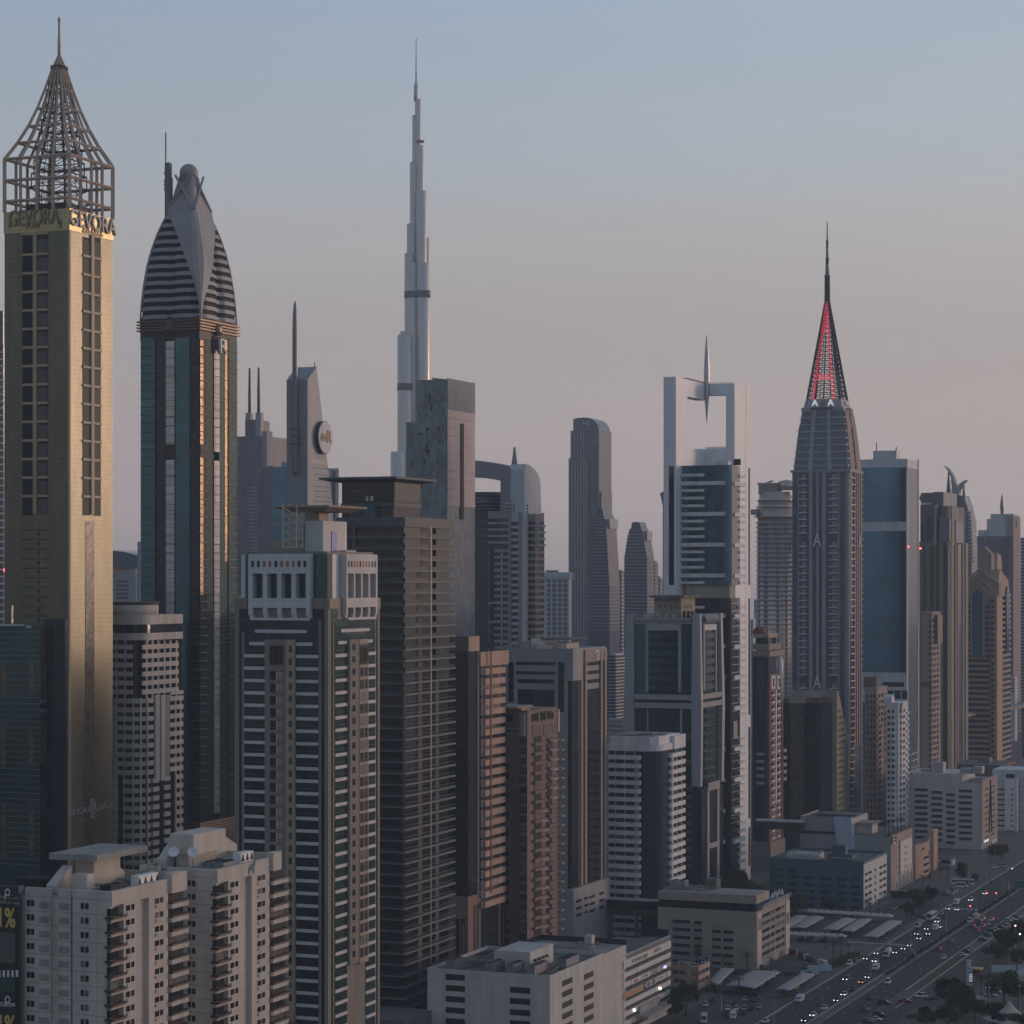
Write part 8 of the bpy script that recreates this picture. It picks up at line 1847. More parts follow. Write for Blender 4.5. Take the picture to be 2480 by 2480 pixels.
# flagpoles by the slit windowed block
fp = MB().lathe(0, 0, [(.1, 0), (.06, 9)], 6).mesh('duct', 'pole')
for i, u in enumerate((2287, 2312, 2338, 2356, 2364, 2390, 2408)):
    o = link('flagpole', fp, None, ground(u, 2096)); tag(o, 'bare flagpole in the row before the pale slit windowed block, %s from the booth' % ['first', 'second', 'third', 'fourth', 'fifth', 'sixth', 'seventh'][i], 'flagpole', 'bare flagpoles')
# barrier fence on the median
r = furn('barrier_fence', 'low railing along the median beside the striped kerb', 'fence', ts(-216.2, 880)); m = MB()
for i in range(45): m.bar((0, i*2, .16), (0, i*2, 1.3), .04)
MB().bar((0, 0, 1.3), (0, 88, 1.3), .05).bar((0, 0, .8), (0, 88, .8), .04).build('rail', 'grey_metal', r); m.build('post', 'grey_metal', r)
# ------------------------------------------------------------------ vehicles
for nm, c in (('white', (.62,.62,.61)), ('silver', (.33,.34,.35)), ('grey', (.12,.12,.125)), ('black', (.014,.014,.016)), ('maroon', (.11,.02,.02)), ('red', (.30,.03,.02)), ('blue', (.03,.08,.22)), ('green', (.02,.10,.08)), ('cream', (.55,.5,.4))): plain('car_'+nm, c, .25, 0, .6, .03)
plain('tyre', (.012,.012,.012), .8)
_cm = {}
def cmesh(key, fn):
    if key not in _cm: _cm[key] = fn()
    return _cm[key]
DIM = {'sedan': (4.7, 1.82, 1.45), 'hatchback': (4.2, 1.78, 1.5), 'four wheel drive': (4.9, 1.95, 1.85), 'van': (5.4, 2.0, 2.5), 'minibus': (7.0, 2.2, 2.8), 'bus': (11.5, 2.5, 3.2), 'pickup': (5.2, 1.9, 1.8), 'truck': (7.5, 2.4, 3.0), 'cement mixer': (8.5, 2.5, 3.8), 'motorbike': (2.1, .7, 1.2)}
def car_meshes(kind, col):
    L, W, Hh = DIM[kind]; y0, y1 = -L/2, L/2; mat = 'car_'+col; P = []
    def sec(m, prof, hw, taper=.0):
        """side profile (y, z, half width): stacked rings"""
        return m
    if kind in ('sedan', 'hatchback', 'four wheel drive', 'pickup'):
        hb = Hh*.56; m = MB(); w = W/2
        rings = []
        for (y, za, zb, k) in ((y0, .35, hb*.72, .86), (y0+.25, .25, hb*.86, .97), (y0+L*.26, .22, hb*.98, 1.0), (y0+L*.6, .22, hb, 1.0), (y1-.3, .25, hb*.97, .98), (y1, .38, hb*.80, .88)):
            rings.append([(-w*k, y, za), (w*k, y, za), (w*k, y, zb*.9), (w*k*.88, y, zb), (-w*k*.88, y, zb), (-w*k, y, zb*.9)])
        m.loft(rings); P.append(('body', m.mesh(mat, 'body')))
        a, c, e, f = {'sedan': (.25, .40, .70, .88), 'hatchback': (.24, .38, .86, .97), 'four wheel drive': (.25, .36, .90, .98), 'pickup': (.24, .36, .56, .62)}[kind]
        m = MB(); q = lambda y, z, k: [(-w*k, y0+L*y, z), (w*k, y0+L*y, z)]
        b0 = [(-w*.88, y0+L*a, hb), (w*.88, y0+L*a, hb), (w*.88, y0+L*f, hb), (-w*.88, y0+L*f, hb)]; t0 = [(-w*.72, y0+L*c, Hh-.06), (w*.72, y0+L*c, Hh-.06), (w*.72, y0+L*e, Hh-.06), (-w*.72, y0+L*e, Hh-.06)]
        m.loft([b0, t0]); P.append(('window', m.mesh('glass_black', 'window')))
        m = MB(); t1 = [(x*1.03, y, Hh-.1) for x, y, z in t0]; t2 = [(x*.94, y, Hh) for x, y, z in t0]; m.loft([t1, t2]); P.append(('roof', m.mesh(mat, 'roof')))
        if kind == 'pickup': P.append(('bed', MB().box(-w*.95, w*.95, y0+L*.64, y1, hb*.9, hb*1.12).mesh(mat, 'bed')))
    elif kind == 'motorbike':
        m = MB(); m.bar((0, -.7, .5), (0, .8, .75), .16, 6).bar((0, -.8, .35), (0, -.55, 1.0), .05, 6).bar((-.35, -.5, 1.02), (.35, -.5, 1.02), .03, 6); P.append(('body', m.mesh(mat, 'body')))
    else:
        m = MB(); w = W/2; box0 = y0+(2.2 if kind in ('truck', 'cement mixer') else 0); nose = .9 if kind in ('van', 'minibus') else .15
        if kind in ('van', 'minibus', 'bus'):
            m.loft([[(-w*.9, y0, .4), (w*.9, y0, .4), (w*.9, y0, 1.1), (-w*.9, y0, 1.1)], [(-w, y0+nose*.6, .3), (w, y0+nose*.6, .3), (w, y0+nose*.6, 1.35), (-w, y0+nose*.6, 1.35)], [(-w, y0+nose*1.5, .3), (w, y0+nose*1.5, .3), (w*.94, y0+nose*1.5, Hh), (-w*.94, y0+nose*1.5, Hh)], [(-w, y1, .3), (w, y1, .3), (w*.94, y1, Hh), (-w*.94, y1, Hh)]])
            P.append(('body', m.mesh(mat, 'body'))); hz = Hh*.52
            for s in (-1, 1): P.append(('window', MB().box(min(s*w*.95, s*(w+.03)), max(s*w*.95, s*(w+.03)), y0+nose*1.6, y1-.4 if kind != 'van' else y0+L*.42, hz, Hh*.84).mesh('glass_black', 'window')))
            P.append(('windscreen', MB().loft([[(-w*.85, y0+nose*.62-.03, 1.36), (w*.85, y0+nose*.62-.03, 1.36), (w*.85, y0+nose*.7, 1.34), (-w*.85, y0+nose*.7, 1.34)], [(-w*.82, y0+nose*1.38-.05, Hh*.9), (w*.82, y0+nose*1.38-.05, Hh*.9), (w*.82, y0+nose*1.45, Hh*.88), (-w*.82, y0+nose*1.45, Hh*.88)]]).mesh('glass_black', 'windscreen')))
        else:
            m.loft([[(-w, y0, .5), (w, y0, .5), (w, y0+2, .5), (-w, y0+2, .5)], [(-w, y0, 1.5), (w, y0, 1.5), (w, y0+2, 1.5), (-w, y0+2, 1.5)], [(-w*.92, y0+.35, 2.6), (w*.92, y0+.35, 2.6), (w*.92, y0+2, 2.6), (-w*.92, y0+2, 2.6)]]); P.append(('cab', m.mesh('car_white', 'cab')))
            P.append(('windscreen', MB().loft([[(-w*.9, y0-.02, 1.55), (w*.9, y0-.02, 1.55), (w*.9, y0+.1, 1.55), (-w*.9, y0+.1, 1.55)], [(-w*.85, y0+.26, 2.4), (w*.85, y0+.26, 2.4), (w*.85, y0+.4, 2.4), (-w*.85, y0+.4, 2.4)]]).mesh('glass_black', 'windscreen')))
            P.append(('chassis', MB().box(-w*.6, w*.6, y0+1.5, y1, .5, .85).mesh('tyre', 'chassis')))
            if kind == 'truck': P.append(('cargo_box', MB().box(-w, w, y0+2.2, y1, .9, Hh).mesh(mat, 'cargo_box')))
            else:
                mm = MB(); prof = [(.3, -3.0), (1.0, -2.6), (1.35, -.9), (1.3, .4), (.8, 2.0), (.5, 2.6)]
                mm.loft([[(r*math.cos(2*math.pi*i/16), y+1.2, 2.35+.18*y+r*math.sin(2*math.pi*i/16)) for i in range(16)] for r, y in prof], smooth=True); P.append(('drum', mm.mesh(mat, 'drum')))
    R0 = .33 if Hh < 2 else .45; whl = []
    m = MB(); m.loft([[(x, R0*math.cos(2*math.pi*i/12), R0*math.sin(2*math.pi*i/12)) for i in range(12)] for x in (-.11, .11)]); wm = m.mesh('tyre', 'wheel')
    ys = (y0+L*.19, y1-L*.2) if kind != 'motorbike' else (-.72, .72)
    for y in ys:
        for s in ((-1, 1) if kind != 'motorbike' else (0,)): whl.append((s*(W/2-.1), y, R0))
    return P, wm, whl
lm = {}
def light_mesh(mat, s): return cmesh(('l', mat, s), lambda: MB().box(-.16*s, .16*s, -.05, .05, -.09*s, .09*s).mesh(mat, 'light'))
ORD = ['first', 'second', 'third', 'fourth', 'fifth', 'sixth', 'seventh', 'eighth', 'ninth', 'tenth', 'eleventh', 'twelfth', 'thirteenth', 'fourteenth', 'fifteenth', 'sixteenth', 'seventeenth', 'eighteenth', 'nineteenth', 'twentieth', 'twenty-first', 'twenty-second', 'twenty-third', 'twenty-fourth', 'twenty-fifth', 'twenty-sixth', 'twenty-seventh', 'twenty-eighth', 'twenty-ninth', 'thirtieth', 'thirty-first', 'thirty-second', 'thirty-third', 'thirty-fourth', 'thirty-fifth', 'thirty-sixth', 'thirty-seventh', 'thirty-eighth', 'thirty-ninth', 'fortieth']
COLN = {'maroon': 'dark red'}
def vehicle(kind, col, p, rz, label, group, lights=None, z=0.03):
    names = {'sedan': 'car', 'hatchback': 'car', 'four wheel drive': 'car'}
    r = bpy.data.objects.new({'car': 'car'}.get(names.get(kind), kind.replace(' ', '_')), None); COL.objects.link(r); r.location = (p[0], p[1], z); r.rotation_euler[2] = rz
    tag(r, label, names.get(kind, kind), group)
    parts, wm, whl = cmesh((kind, col), lambda: car_meshes(kind, col))
    for n, me in parts: link(n, me, r)
    for w_ in whl: link('wheel', wm, r, w_)
    L, W, Hh = DIM[kind]
    if lights:
        zf = .68 if Hh < 2 else .85; s = 1.0
        if kind == 'motorbike': link('headlight' if lights != 'tail' else 'tail_light', light_mesh('lamp_head' if lights != 'tail' else 'lamp_tail', .7), r, (0, -.95 if lights != 'tail' else .95, .8)); return r
        for sx in (-1, 1):
            if lights in ('head', 'amber'): link('headlight', light_mesh('lamp_amber' if lights == 'amber' else 'lamp_head', s), r, (sx*W*.36, -L/2-.02, zf))
            if lights == 'off': link('headlight', light_mesh('sign_grey', s), r, (sx*W*.36, -L/2-.02, zf))
            if lights in ('tail', 'brake'): link('tail_light', light_mesh('lamp_tail', 1.35 if lights == 'brake' else .8), r, (sx*W*.38, L/2+.03, zf+.15))
    return r
def zone(cars, phrase, group, rz, lights, z=.035):
    cars = sorted(cars, key=lambda c: -c[1])
    for i, c in enumerate(cars):
        u, v, kind, col = c[:4]; lt = c[4] if len(c) > 4 else lights; a = c[5] if len(c) > 5 else rz
        word = {'head': ' with lit headlights', 'amber': ' with amber headlights', 'brake': ' with bright red brake lights', 'tail': ' with small red tail lights'}.get(lt, '')
        vehicle(kind, col, ground(u, v), a, '%s %s%s, %s vehicle %s' % (COLN.get(col, col), kind, word, ORD[i], phrase), group, lt, z)
S, Q, FW, VN = 'sedan', 'hatchback', 'four wheel drive', 'van'
zone([(1854,2476,S,'white','off'),(1950,2474,S,'black'),(1970,2461,S,'white'),(1996,2444,S,'white','off'),(1937,2426,VN,'white','off'),(2028,2425,S,'black'),(2045,2411,S,'white'),(2066,2398,S,'black','off'),(2050,2374,FW,'grey'),(2088,2381,S,'black','amber'),(2103,2369,S,'silver'),(2121,2349,VN,'white','off'),(2120,2330,S,'white'),(2099,2324,S,'black'),(2125,2311,S,'grey'),(2150,2317,'cement mixer','white','off'),(2170,2309,S,'black'),(2190,2300,S,'black'),(2205,2292,S,'grey'),(2228,2275,FW,'grey'),(2222,2264,S,'black'),(2250,2264,S,'grey'),(2246,2252,S,'black'),(2265,2252,VN,'white','off'),(2277,2247,S,'silver'),(2225,2246,'truck','grey','off'),(2271,2234,FW,'white'),(2256,2226,'bus','white','off'),(2279,2215,S,'silver','off'),(2289,2224,S,'black','off'),(2297,2203,FW,'white'),(2319,2205,S,'white'),(2316,2190,VN,'white','off'),(2352,2182,FW,'white'),(2386,2166,S,'white'),(2401,2140,S,'black','off')], 'up the oncoming lanes', 'vehicles coming down the avenue', -ANG, 'head')
zone([(2092,2450,FW,'black','brake'),(2106,2420,S,'black','off'),(2150,2382,FW,'white',None),(2272,2303,S,'maroon','tail'),(2300,2283,S,'black','tail'),(2285,2322,Q,'white',None),(2349,2234,FW,'white','brake'),(2364,2226,VN,'cream',None),(2380,2228,S,'white','brake'),(2372,2236,S,'maroon','brake'),(2354,2247,S,'black','brake'),(2365,2257,FW,'red','brake'),(2380,2246,Q,'silver','brake'),(2391,2240,S,'silver',None),(2401,2230,S,'white','brake'),(2229,2353,'motorbike','black','tail')], 'up the lanes driving away', 'vehicles driving up the avenue', -ANG, None)
zone([(2143,2433,FW,'maroon',None,1.1),(2192,2427,S,'red',None,1.3),(2231,2416,FW,'white',None,-1.0),(2256,2421,S,'black',None,-1.2),(2210,2464,S,'maroon',None,1.2),(2130,2462,FW,'black',None,1.0),(2121,2471,S,'white',None,1.0),(2101,2477,S,'maroon',None,1.0)], 'at the side lane mouth, counting from the bottom', 'vehicles at the side lane mouth', 0, None)
zone([(2329,2315,S,'white'),(2341,2307,S,'black'),(2348,2302,S,'silver'),(2381,2278,S,'black'),(2393,2267,Q,'green'),(2404,2260,FW,'grey'),(2411,2254,S,'silver'),(2424,2248,S,'black'),(2432,2241,S,'grey'),(2441,2233,S,'silver'),(2453,2230,S,'white'),(2463,2226,FW,'grey')], 'in the row parked on the far kerb', 'cars parked along the far kerb', 1.15, None)
zone([(2461,2250,S,'maroon','brake'),(2376,2426,FW,'white'),(2364,2437-12,S,'black'),(2400,2412,S,'white'),(2350,2447,S,'grey'),(2413,2405,S,'silver')], 'among the trees by the tents', 'cars among the trees', .9, None)
zone([(1763,2446,S,'white'),(1783,2446,S,'white'),(1802,2446,Q,'silver'),(1820,2447,FW,'black'),(1839,2441,S,'silver'),(1779,2433,S,'black'),(1803,2423,S,'silver'),(1822,2425,S,'black'),(1838,2425,Q,'grey'),(1759,2460,S,'black'),(1800,2456,S,'black'),(1776,2466,VN,'white'),(1709,2436,S,'white'),(1728,2425,S,'black'),(1705,2476,'minibus','cream')], 'in the open car park beside the big tree', 'cars in the open lower car park', -.15, None)
zone([(1845,2346,S,'black'),(1947,2324,'truck','blue',None,.3),(1964,2330,FW,'black'),(1993,2340,VN,'white'),(1954,2344,FW,'silver'),(2057,2337,FW,'white',None,-ANG),(2069,2331,S,'black',None,-ANG),(1941,2278,S,'black'),(1965,2279,FW,'silver'),(1996,2282,S,'black'),(2060,2288,S,'white'),(2144,2284,FW,'grey',None,-ANG)], 'around the sandy plot', 'cars around the sandy plot', .5, None)
zone([(2299,2167,'pickup','white'),(2306,2162,'pickup','white'),(2312,2157,S,'silver'),(2328,2150,'minibus','white',None,1.4),(2332,2144,'bus','white',None,1.4),(2223,2166,FW,'white',None,1.5),(2186,2174,'bus','black',None,1.5),(2157,2203,S,'silver'),(2163,2198,S,'grey'),(2170,2194,S,'black'),(2250,2152,S,'grey'),(2215,2217,S,'black'),(2233,2222,S,'grey'),(2407,2102,FW,'white',None,1.8),(2430,2100,FW,'silver',None,1.8),(2441,2106,S,'white','head'),(2310,2150,S,'white'),(2288,2168,'pickup','grey')], 'on the forecourts beyond the teal block', 'vehicles on the far forecourts', 1.0, None)
cans = [('second canopy of the upper lot', (1949,2250), (1998,2223), 8), ('third canopy of the upper lot', (2026,2255), (2073,2228), 8), ('fourth canopy of the upper lot', (2067,2259), (2111,2229), 8), ('canopy by the avenue', (2124,2273), (2186,2233), 10), ('wide lower canopy', (1827,2397), (1889,2357), 9), ('narrow lower canopy', (1912,2402), (1974,2363), 9), ('half hidden lower canopy', (1738,2389), (1779,2349), 6)]
rnd = random.Random(6)
for nm, a, c, n in cans:
    for i in range(n):
        f = (i+.4)/n; col = rnd.choice(['white', 'white', 'silver', 'grey', 'black', 'black', 'maroon']); kd = rnd.choice([S, S, Q, FW])
        p = ground(a[0]+(c[0]-a[0])*f, a[1]+(c[1]-a[1])*f); p = p-Vector((CA, -SA, 0))*1.2
        vehicle(kd, col, p, R(90)-ANG+.05, '%s %s parked under the %s, %s along' % (COLN.get(col, col), kd, nm, ORD[i]), 'cars under the canopies', None, .03)
# cars on the small deck
for i, (f, col) in enumerate(((.25, 'white'), (.45, 'black'), (.65, 'silver'), (.85, 'grey'))):
    b_ = at(1690, 2349, 905); p = Vector((b_.x, b_.y, 0))+Vector((SA, CA, 0))*18*f*1.4-Vector((CA, -SA, 0))*3
    vehicle(S, col, p, R(90)-ANG, '%s sedan parked on top of the pink parking deck' % col, 'cars on the parking deck', None, b_.z+.02)
# distant traffic as small cars far along the avenue
rnd = random.Random(4); k = 0
for i in range(26):
    s = rnd.uniform(1480, 2500); away = rnd.random() < .5; t = rnd.choice([-211, -207.5, -204]) if away else rnd.choice([-231, -227.5, -223.5, -220]); col = rnd.choice(['white', 'silver', 'black', 'grey'])
    p = ts(t, s)
    if not (1800 < (p.x/p.y*F+CX) < 2480): continue
    vehicle(S, col, p, -ANG, 'tiny %s car far up the avenue near the picture edge, %s' % (col, 'driving away' if away else 'coming closer'), 'far cars on the avenue', 'tail' if away else 'head'); k += 1
# ------------------------------------------------------------------ trees, palms, people
def crown_mesh(seed, mat, n=2600):
    rnd = random.Random(seed); m = MB(); cl = []
    for i in range(15):
        a, e = rnd.uniform(0, 6.28), rnd.uniform(-.35, 1.0); rr = rnd.uniform(.35, .72); cl.append((rr*math.cos(a)*math.cos(e), rr*math.sin(a)*math.cos(e), .1+.62*math.sin(e), rnd.uniform(.22, .40)))
    for i in range(n):
        c = rnd.choice(cl); d = Vector((rnd.gauss(0, 1), rnd.gauss(0, 1), rnd.gauss(0, .8))).normalized()*c[3]*rnd.uniform(.45, 1.1); p = Vector(c[:3])+d
        s = rnd.uniform(.035, .085); u = Vector((rnd.gauss(0, 1), rnd.gauss(0, 1), rnd.gauss(0, 1))).normalized(); w = u.orthogonal().normalized()*s*.7; u *= s
        m.add([p-u, p+w, p+u, p-w], [(0,1,2,3)])
    return m.mesh(mat, 'crown', fix=False)
def trunk_mesh(seed):
    rnd = random.Random(seed); m = MB(); m.bar((0, 0, 0), (.03, .02, .5), .06, 7, .04)
    for i in range(5): a = rnd.uniform(0, 6.28); m.bar((.03, .02, .42), (.45*math.cos(a), .45*math.sin(a), rnd.uniform(.75, 1.05)), .032, 5, .012)
    return m.mesh('bark', 'trunk')
CR = [crown_mesh(i, 'leaf_dark' if i < 3 else 'leaf_mid') for i in range(5)]; TR = [trunk_mesh(i) for i in range(3)]
def tree(label, u, v, rad, h, k, z=0.0, p=None):
    p = ground(u, v) if p is None else p; r = bpy.data.objects.new('tree', None); COL.objects.link(r); r.location = (p[0], p[1], z); r.rotation_euler[2] = k*1.7; tag(r, label, 'tree', 'broad leaved trees')
    o = link('trunk', TR[k % 3], r); o.scale = (h*.55, h*.55, h*.62); o = link('crown', CR[k % 5], r, (0, 0, h*.52)); o.scale = (rad, rad, h*.62)
def palm_mesh(seed, n=26):
    rnd = random.Random(seed); m = MB()
    for i in range(n):
        a = 2*math.pi*i/n*2.4+rnd.uniform(-.2, .2); e = rnd.uniform(-.25, 1.15); L = rnd.uniform(2.6, 3.6); pts = []
        for j in range(6):
            f = j/5; rr = L*f*math.cos(e*(1-.5*f)); zz = L*f*math.sin(e)-1.5*f*f*(1+.3*math.cos(e)); pts.append(Vector((rr*math.cos(a), rr*math.sin(a), zz)))
        sd = Vector((-math.sin(a), math.cos(a), 0))
        for j in range(5):
            for q in range(3):
                f = (j+q/3)/5; p0 = pts[j].lerp(pts[j+1], q/3); p1 = pts[j].lerp(pts[j+1], (q+.55)/3); wd_ = .62*math.sin(math.pi*min(1, f*.85+.12))
                for s in (-1, 1): t = p1+sd*s*wd_+Vector((0, 0, -.28*wd_))+(p1-p0)*.8; m.add([p0, p1, t], [(0,1,2)])
    return m.mesh('palm_leaf', 'fronds', fix=False)
PM = [palm_mesh(i) for i in range(3)]
def palm(label, u, v, h, k, sc_=1.0, z=0.0, p=None):
    p = ground(u, v) if p is None else p; r = bpy.data.objects.new('palm_tree', None); COL.objects.link(r); r.location = (p[0], p[1], z); r.rotation_euler[2] = k*2.1; tag(r, label, 'palm tree', 'palm trees')
    MB().lathe(0, 0, [(.34, 0), (.24, .6), (.2, h*.5), (.19, h-.3), (.34, h), (.1, h+.3)], 8).build('trunk', 'palm_bark', r); o = link('crown', PM[k % 3], r, (0, 0, h)); o.scale = (sc_, sc_, sc_)
T = [('big round dark tree between the sign covered block and the open car park', 1661, 2458, 6.0, 10.5), ('dark tree at the foot of the tapering granite tower, tallest of its clump', 1815, 2232, 8, 17), ('dark tree left of the teal block, behind the beige block terrace', 1845, 2225, 7, 13), ('dark tree between the beige block and the teal block corner', 1888, 2226, 7, 12), ('dark tree before the teal block lower windows', 1926, 2222, 6.5, 11), ('low dark tree before the middle of the teal block', 2012, 2212, 5, 6.5), ('tall dark tree beside the portal tower foot', 1790, 2200, 7, 18), ('dark tree behind the beige block roof plant', 1760, 2215, 7, 15),
     ('dark tree in front of the pinkish block base', 2212, 2190, 4.5, 7), ('dark tree beside the parked dark bus', 2232, 2196, 5, 7.5), ('dark tree closest to the white ticket lanes', 2254, 2190, 4.5, 7.5), ('small dark tree by the avenue kerb below the teal block corner', 2196, 2222, 4, 7), ('small tree between the silver parked cars and the kerb', 2226, 2210, 4, 6), ('round tree on the plaza beside the grey kiosk', 2330, 2138, 4, 9.5), ('dark tree at the corner of the slit windowed block', 2408, 2085, 6, 9), ('second dark tree at the corner of the slit windowed block', 2426, 2083, 5, 8), ('small shrub like tree at the plaza edge', 2362, 2141, 2.5, 5),
     ('large brownish tree left of the fuel price totem', 2300, 2440, 6.5, 10), ('large dark tree below the fuel price totem', 2330, 2462, 7, 11), ('bushy tree at the bottom edge under the side lane', 2242, 2490, 4, 6), ('bushy tree at the bottom edge beside the shelter', 2295, 2490, 5, 7), ('dark tree before the pale tent', 2430, 2492, 5.5, 5.5), ('dark tree at the lower corner before the pale tent', 2468, 2496, 5.5, 5.5), ('dark tree behind the tall palm', 2432, 2430, 7, 11), ('dark tree at the edge above the pale tent', 2468, 2436, 7, 12), ('dark tree right of the shelter', 2405, 2480, 5, 7),
     ('brownish tree on the slope beside the far kerb row', 2410, 2335, 6, 8), ('brownish tree in the middle of the sloping grove', 2438, 2318, 7, 10), ('brownish tree at the edge of the sloping grove', 2472, 2300, 7, 11), ('low tree at the end of the parked row', 2425, 2290, 5, 7), ('tree under the slim lamp posts at the edge', 2470, 2345, 5, 7), ('dark tree beside the shelter roof', 2362, 2470, 6, 7), ('dark tree by the median hedge end', 2240, 2475, 3, 5), ('tree beside the parking deck entrance', 1636, 2470, 4, 7)]
for i, (lab, u, v, rd, h) in enumerate(T): tree(lab, u, v, rd, h, i)
PL = [('palm in front of the beige block corner pier', 1809, 2352, 6.5, 1), ('palm before the beige block front, next to the hidden canopy', 1751, 2352, 6, 0), ('palm against the beige block windows', 1690, 2345, 7, 1), ('small palm beside the beige block street side', 1868, 2350, 4, 0), ('taller palm of the pair beside the sandy plot', 2019, 2326, 7.5, 1), ('second palm of the pair beside the sandy plot', 2037, 2318, 7.5, 1), ('palm standing before the wide lower canopy', 1789, 2411, 6, 0), ('palm before the teal block street corner', 2106, 2215, 5, 1), ('second palm before the teal block street corner', 2128, 2211, 5.5, 1), ('palm before the orange pink block', 2234, 2156, 6.5, 1), ('palm beside the orange pink block corner', 2252, 2153, 6.5, 1), ('tall thin palm on the plaza', 2277, 2134, 9, 0), ('second tall thin palm on the plaza', 2295, 2132, 9, 0), ('small palm beside the parked pickups', 2306, 2178, 5, 0), ('tall dark palm beside the fuel price totem', 2394, 2455, 13, 2), ('dark palm behind the tall one', 2376, 2425, 9, 1), ('palm at the bottom edge among dark trees', 2318, 2500, 6, 1), ('palm at the edge by the blue hoarding', 2463, 2358, 9, 0), ('small palm on the kerb by the upper lot', 2000, 2300, 5, 0)]
for i, (lab, u, v, h, big) in enumerate(PL): palm(lab, u, v, h, i, [.85, 1.05, 1.45][big])
rp = at(2156, 2027, 1192).z
for i, (u, v, lab) in enumerate(((2142, 2010, 'first'), (2152, 2006, 'second'), (2163, 2001, 'third'), (2174, 1997, 'fourth'), (2184, 1994, 'fifth'))):
    D = (H-rp)*F/(v+16-HV); palm('slim palm on the roof garden of the pinkish block, %s from its front' % lab, u, v, 6.0, i, .8, rp, ((u-CX)/F*D, D))
# hedge rows
def hedge(label, a, c, w_, h, seed):
    pa, pc = ground(*a), ground(*c); rnd = random.Random(seed); m = MB(); n = int((pc-pa).length*26)
    for i in range(n):
        p = pa.lerp(pc, rnd.random())+Vector((rnd.uniform(-w_, w_), rnd.uniform(-w_, w_), rnd.uniform(.1, h))); s = rnd.uniform(.2, .45); u = Vector((rnd.gauss(0, 1), rnd.gauss(0, 1), rnd.gauss(0, 1))).normalized(); q = u.orthogonal().normalized()*s*.7; u *= s
        m.add([p-u, p+q, p+u, p-q], [(0,1,2,3)])
    tag(m.build('hedge', 'leaf_dark'), label, 'hedge', 'dark hedges')
hedge('dark hedge along the kerb above the white parked car', (2015, 2345), (2075, 2312), 2.2, 1.8, 1); hedge('dark hedge below the wide lower canopy', (1700, 2402), (1845, 2415), 1.2, 1.4, 2); hedge('dark hedge behind the beige block lower corner', (1760, 2362), (1800, 2360), 1.2, 1.2, 3); hedge('dark hedge under the palm grove by the plaza', (2270, 2108), (2300, 2108), 1.5, 1.5, 4); hedge('thin hedge between the lower canopies', (1890, 2362), (1935, 2362), .8, 1.2, 5); hedge('hedge at the foot of the teal block', (1905, 2216), (2085, 2222), 1.2, 1.4, 6)
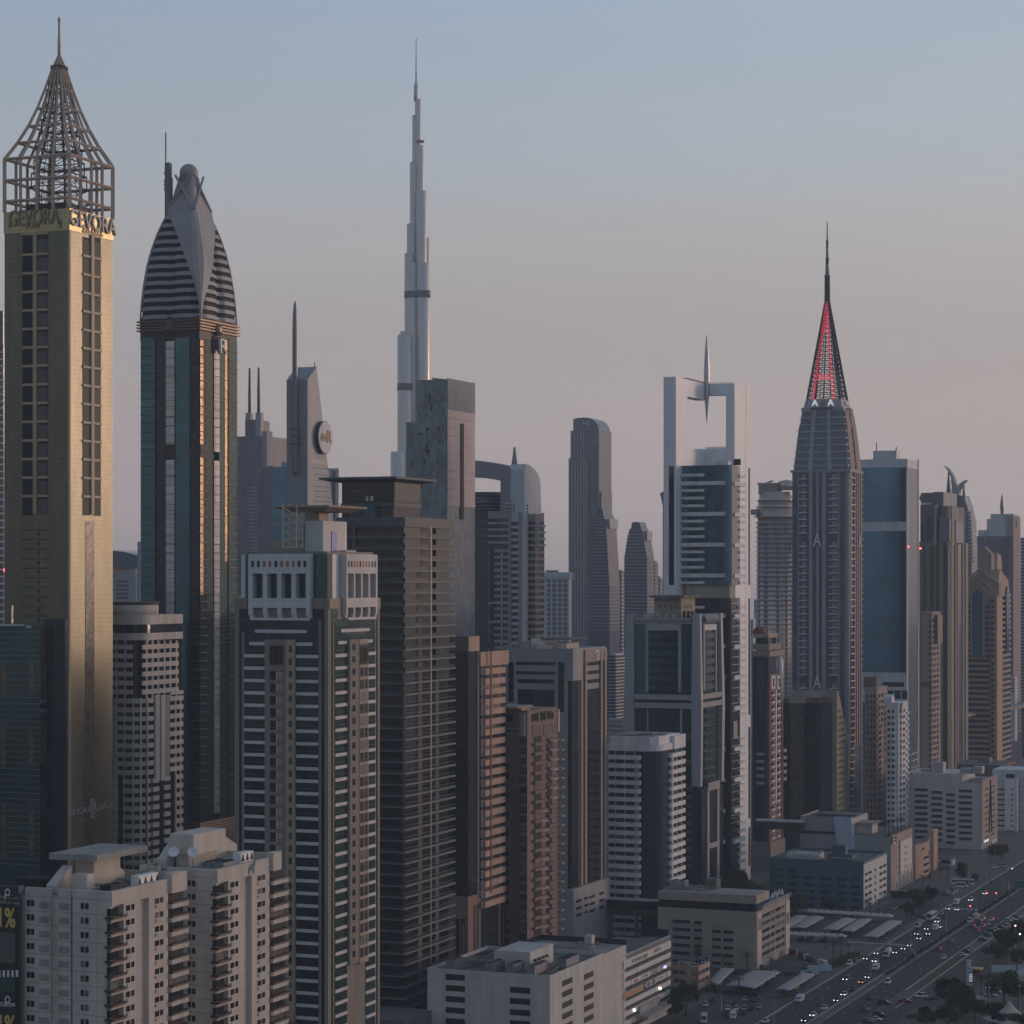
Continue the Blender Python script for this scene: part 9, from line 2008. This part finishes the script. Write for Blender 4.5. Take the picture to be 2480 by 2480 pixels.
# people on the pavement: one skinned figure each
def person(label, u, v, rz, top, legs, stride=.25):
    p = ground(u, v); me = bpy.data.meshes.new('person')
    V = [(0,0,.95),(0,0,1.2),(0,.0,1.42),(0,-.01,1.52),(0,-.02,1.66),(-.1,0,.9),(-.11,-stride*.5,.5),(-.11,-stride*.6,.08),(-.11,-stride*.6-.14,.04),(.1,0,.9),(.11,stride*.35,.5),(.11,stride,.1),(.11,stride-.12,.04),(-.2,0,1.4),(-.25,.08,1.12),(-.24,-.02,.88),(.2,0,1.4),(.25,-.08,1.12),(.24,-.14,.9)]
    E = [(0,1),(1,2),(2,3),(3,4),(0,5),(5,6),(6,7),(7,8),(0,9),(9,10),(10,11),(11,12),(2,13),(13,14),(14,15),(2,16),(16,17),(17,18)]
    me.from_pydata(V, E, []); o = bpy.data.objects.new('person', me); COL.objects.link(o); o.location = (p.x, p.y, .02); o.rotation_euler[2] = rz
    sk = o.modifiers.new('skin', 'SKIN'); me.skin_vertices or None
    rad = [.15,.15,.17,.06,.105,.1,.075,.05,.045,.1,.075,.05,.045,.07,.05,.04,.07,.05,.04]
    for i, s in enumerate(me.skin_vertices[0].data): s.radius = (rad[i], rad[i]); s.use_root = (i == 0)
    o.modifiers.new('sub', 'SUBSURF').levels = 1; o.modifiers['sub'].render_levels = 1
    dg = bpy.context.evaluated_depsgraph_get(); m2 = bpy.data.meshes.new_from_object(o.evaluated_get(dg)); o.modifiers.clear(); o.data = m2; m2.materials.clear()
    for mt in (top, legs, 'skin_tone'): m2.materials.append(MAT[mt])
    for pl in m2.polygons: c = pl.center; pl.material_index = 1 if c.z < .98 and abs(c.x) < .2 else (2 if c.z > 1.5 or (c.z < .95 and abs(c.x) > .2) else 0); pl.use_smooth = True
    tag(o, label, 'person', 'people on the pavement'); MB().lathe(0, .01, [(.02, 1.79), (.085, 1.76), (.115, 1.70), (.11, 1.66)], 10).build('hair', 'black', o)
plain('skin_tone', (.25,.15,.10), .6); plain('shirt_dark', (.02,.022,.03), .8); plain('shirt_pale', (.4,.4,.4), .8); plain('trousers', (.03,.03,.035), .8)
for i, (u, v, a, w_) in enumerate(((2350, 2152, .5, 'beside the white bus'), (2352, 2160, 2.0, 'below the white bus'), (2371, 2141, .8, 'by the small shrub like tree'), (2378, 2133, 2.5, 'on the plaza rim'), (2384, 2130, .2, 'further along the plaza rim'), (2396, 2122, 1.2, 'near the dark car on the avenue'), (2334, 2166, 2.2, 'beside the pickups'), (2178, 2450, 1.0, 'on the side lane traffic island'), (2427, 2217, .4, 'crossing the far pavement'), (2466, 2231, 2.8, 'at the end of the far kerb row'), (2274, 2197, 1.7, 'under the forecourt trees'))):
    person('person in %s clothes walking %s' % ('dark' if i % 3 else 'pale', w_), u, v, a, 'shirt_dark' if i % 3 else 'shirt_pale', 'trousers')
# ------------------------------------------------------------------ the evening haze
m = bpy.data.materials.new('haze'); m.use_nodes = True; t = m.node_tree; t.nodes.clear(); MAT['haze'] = m
o = N(t, 'ShaderNodeOutputMaterial'); v = N(t, 'ShaderNodeVolumePrincipled'); v.inputs['Density'].default_value = HAZE; v.inputs['Color'].default_value = (*HAZECOL, 1); v.inputs['Anisotropy'].default_value = HAZEG
t.links.new(v.outputs[0], o.inputs['Volume'])
if HAZE > 0: tag(MB().box(-3000, 6000, -450, 7000, -1.0, 870).build('haze', 'haze'), kind='stuff')
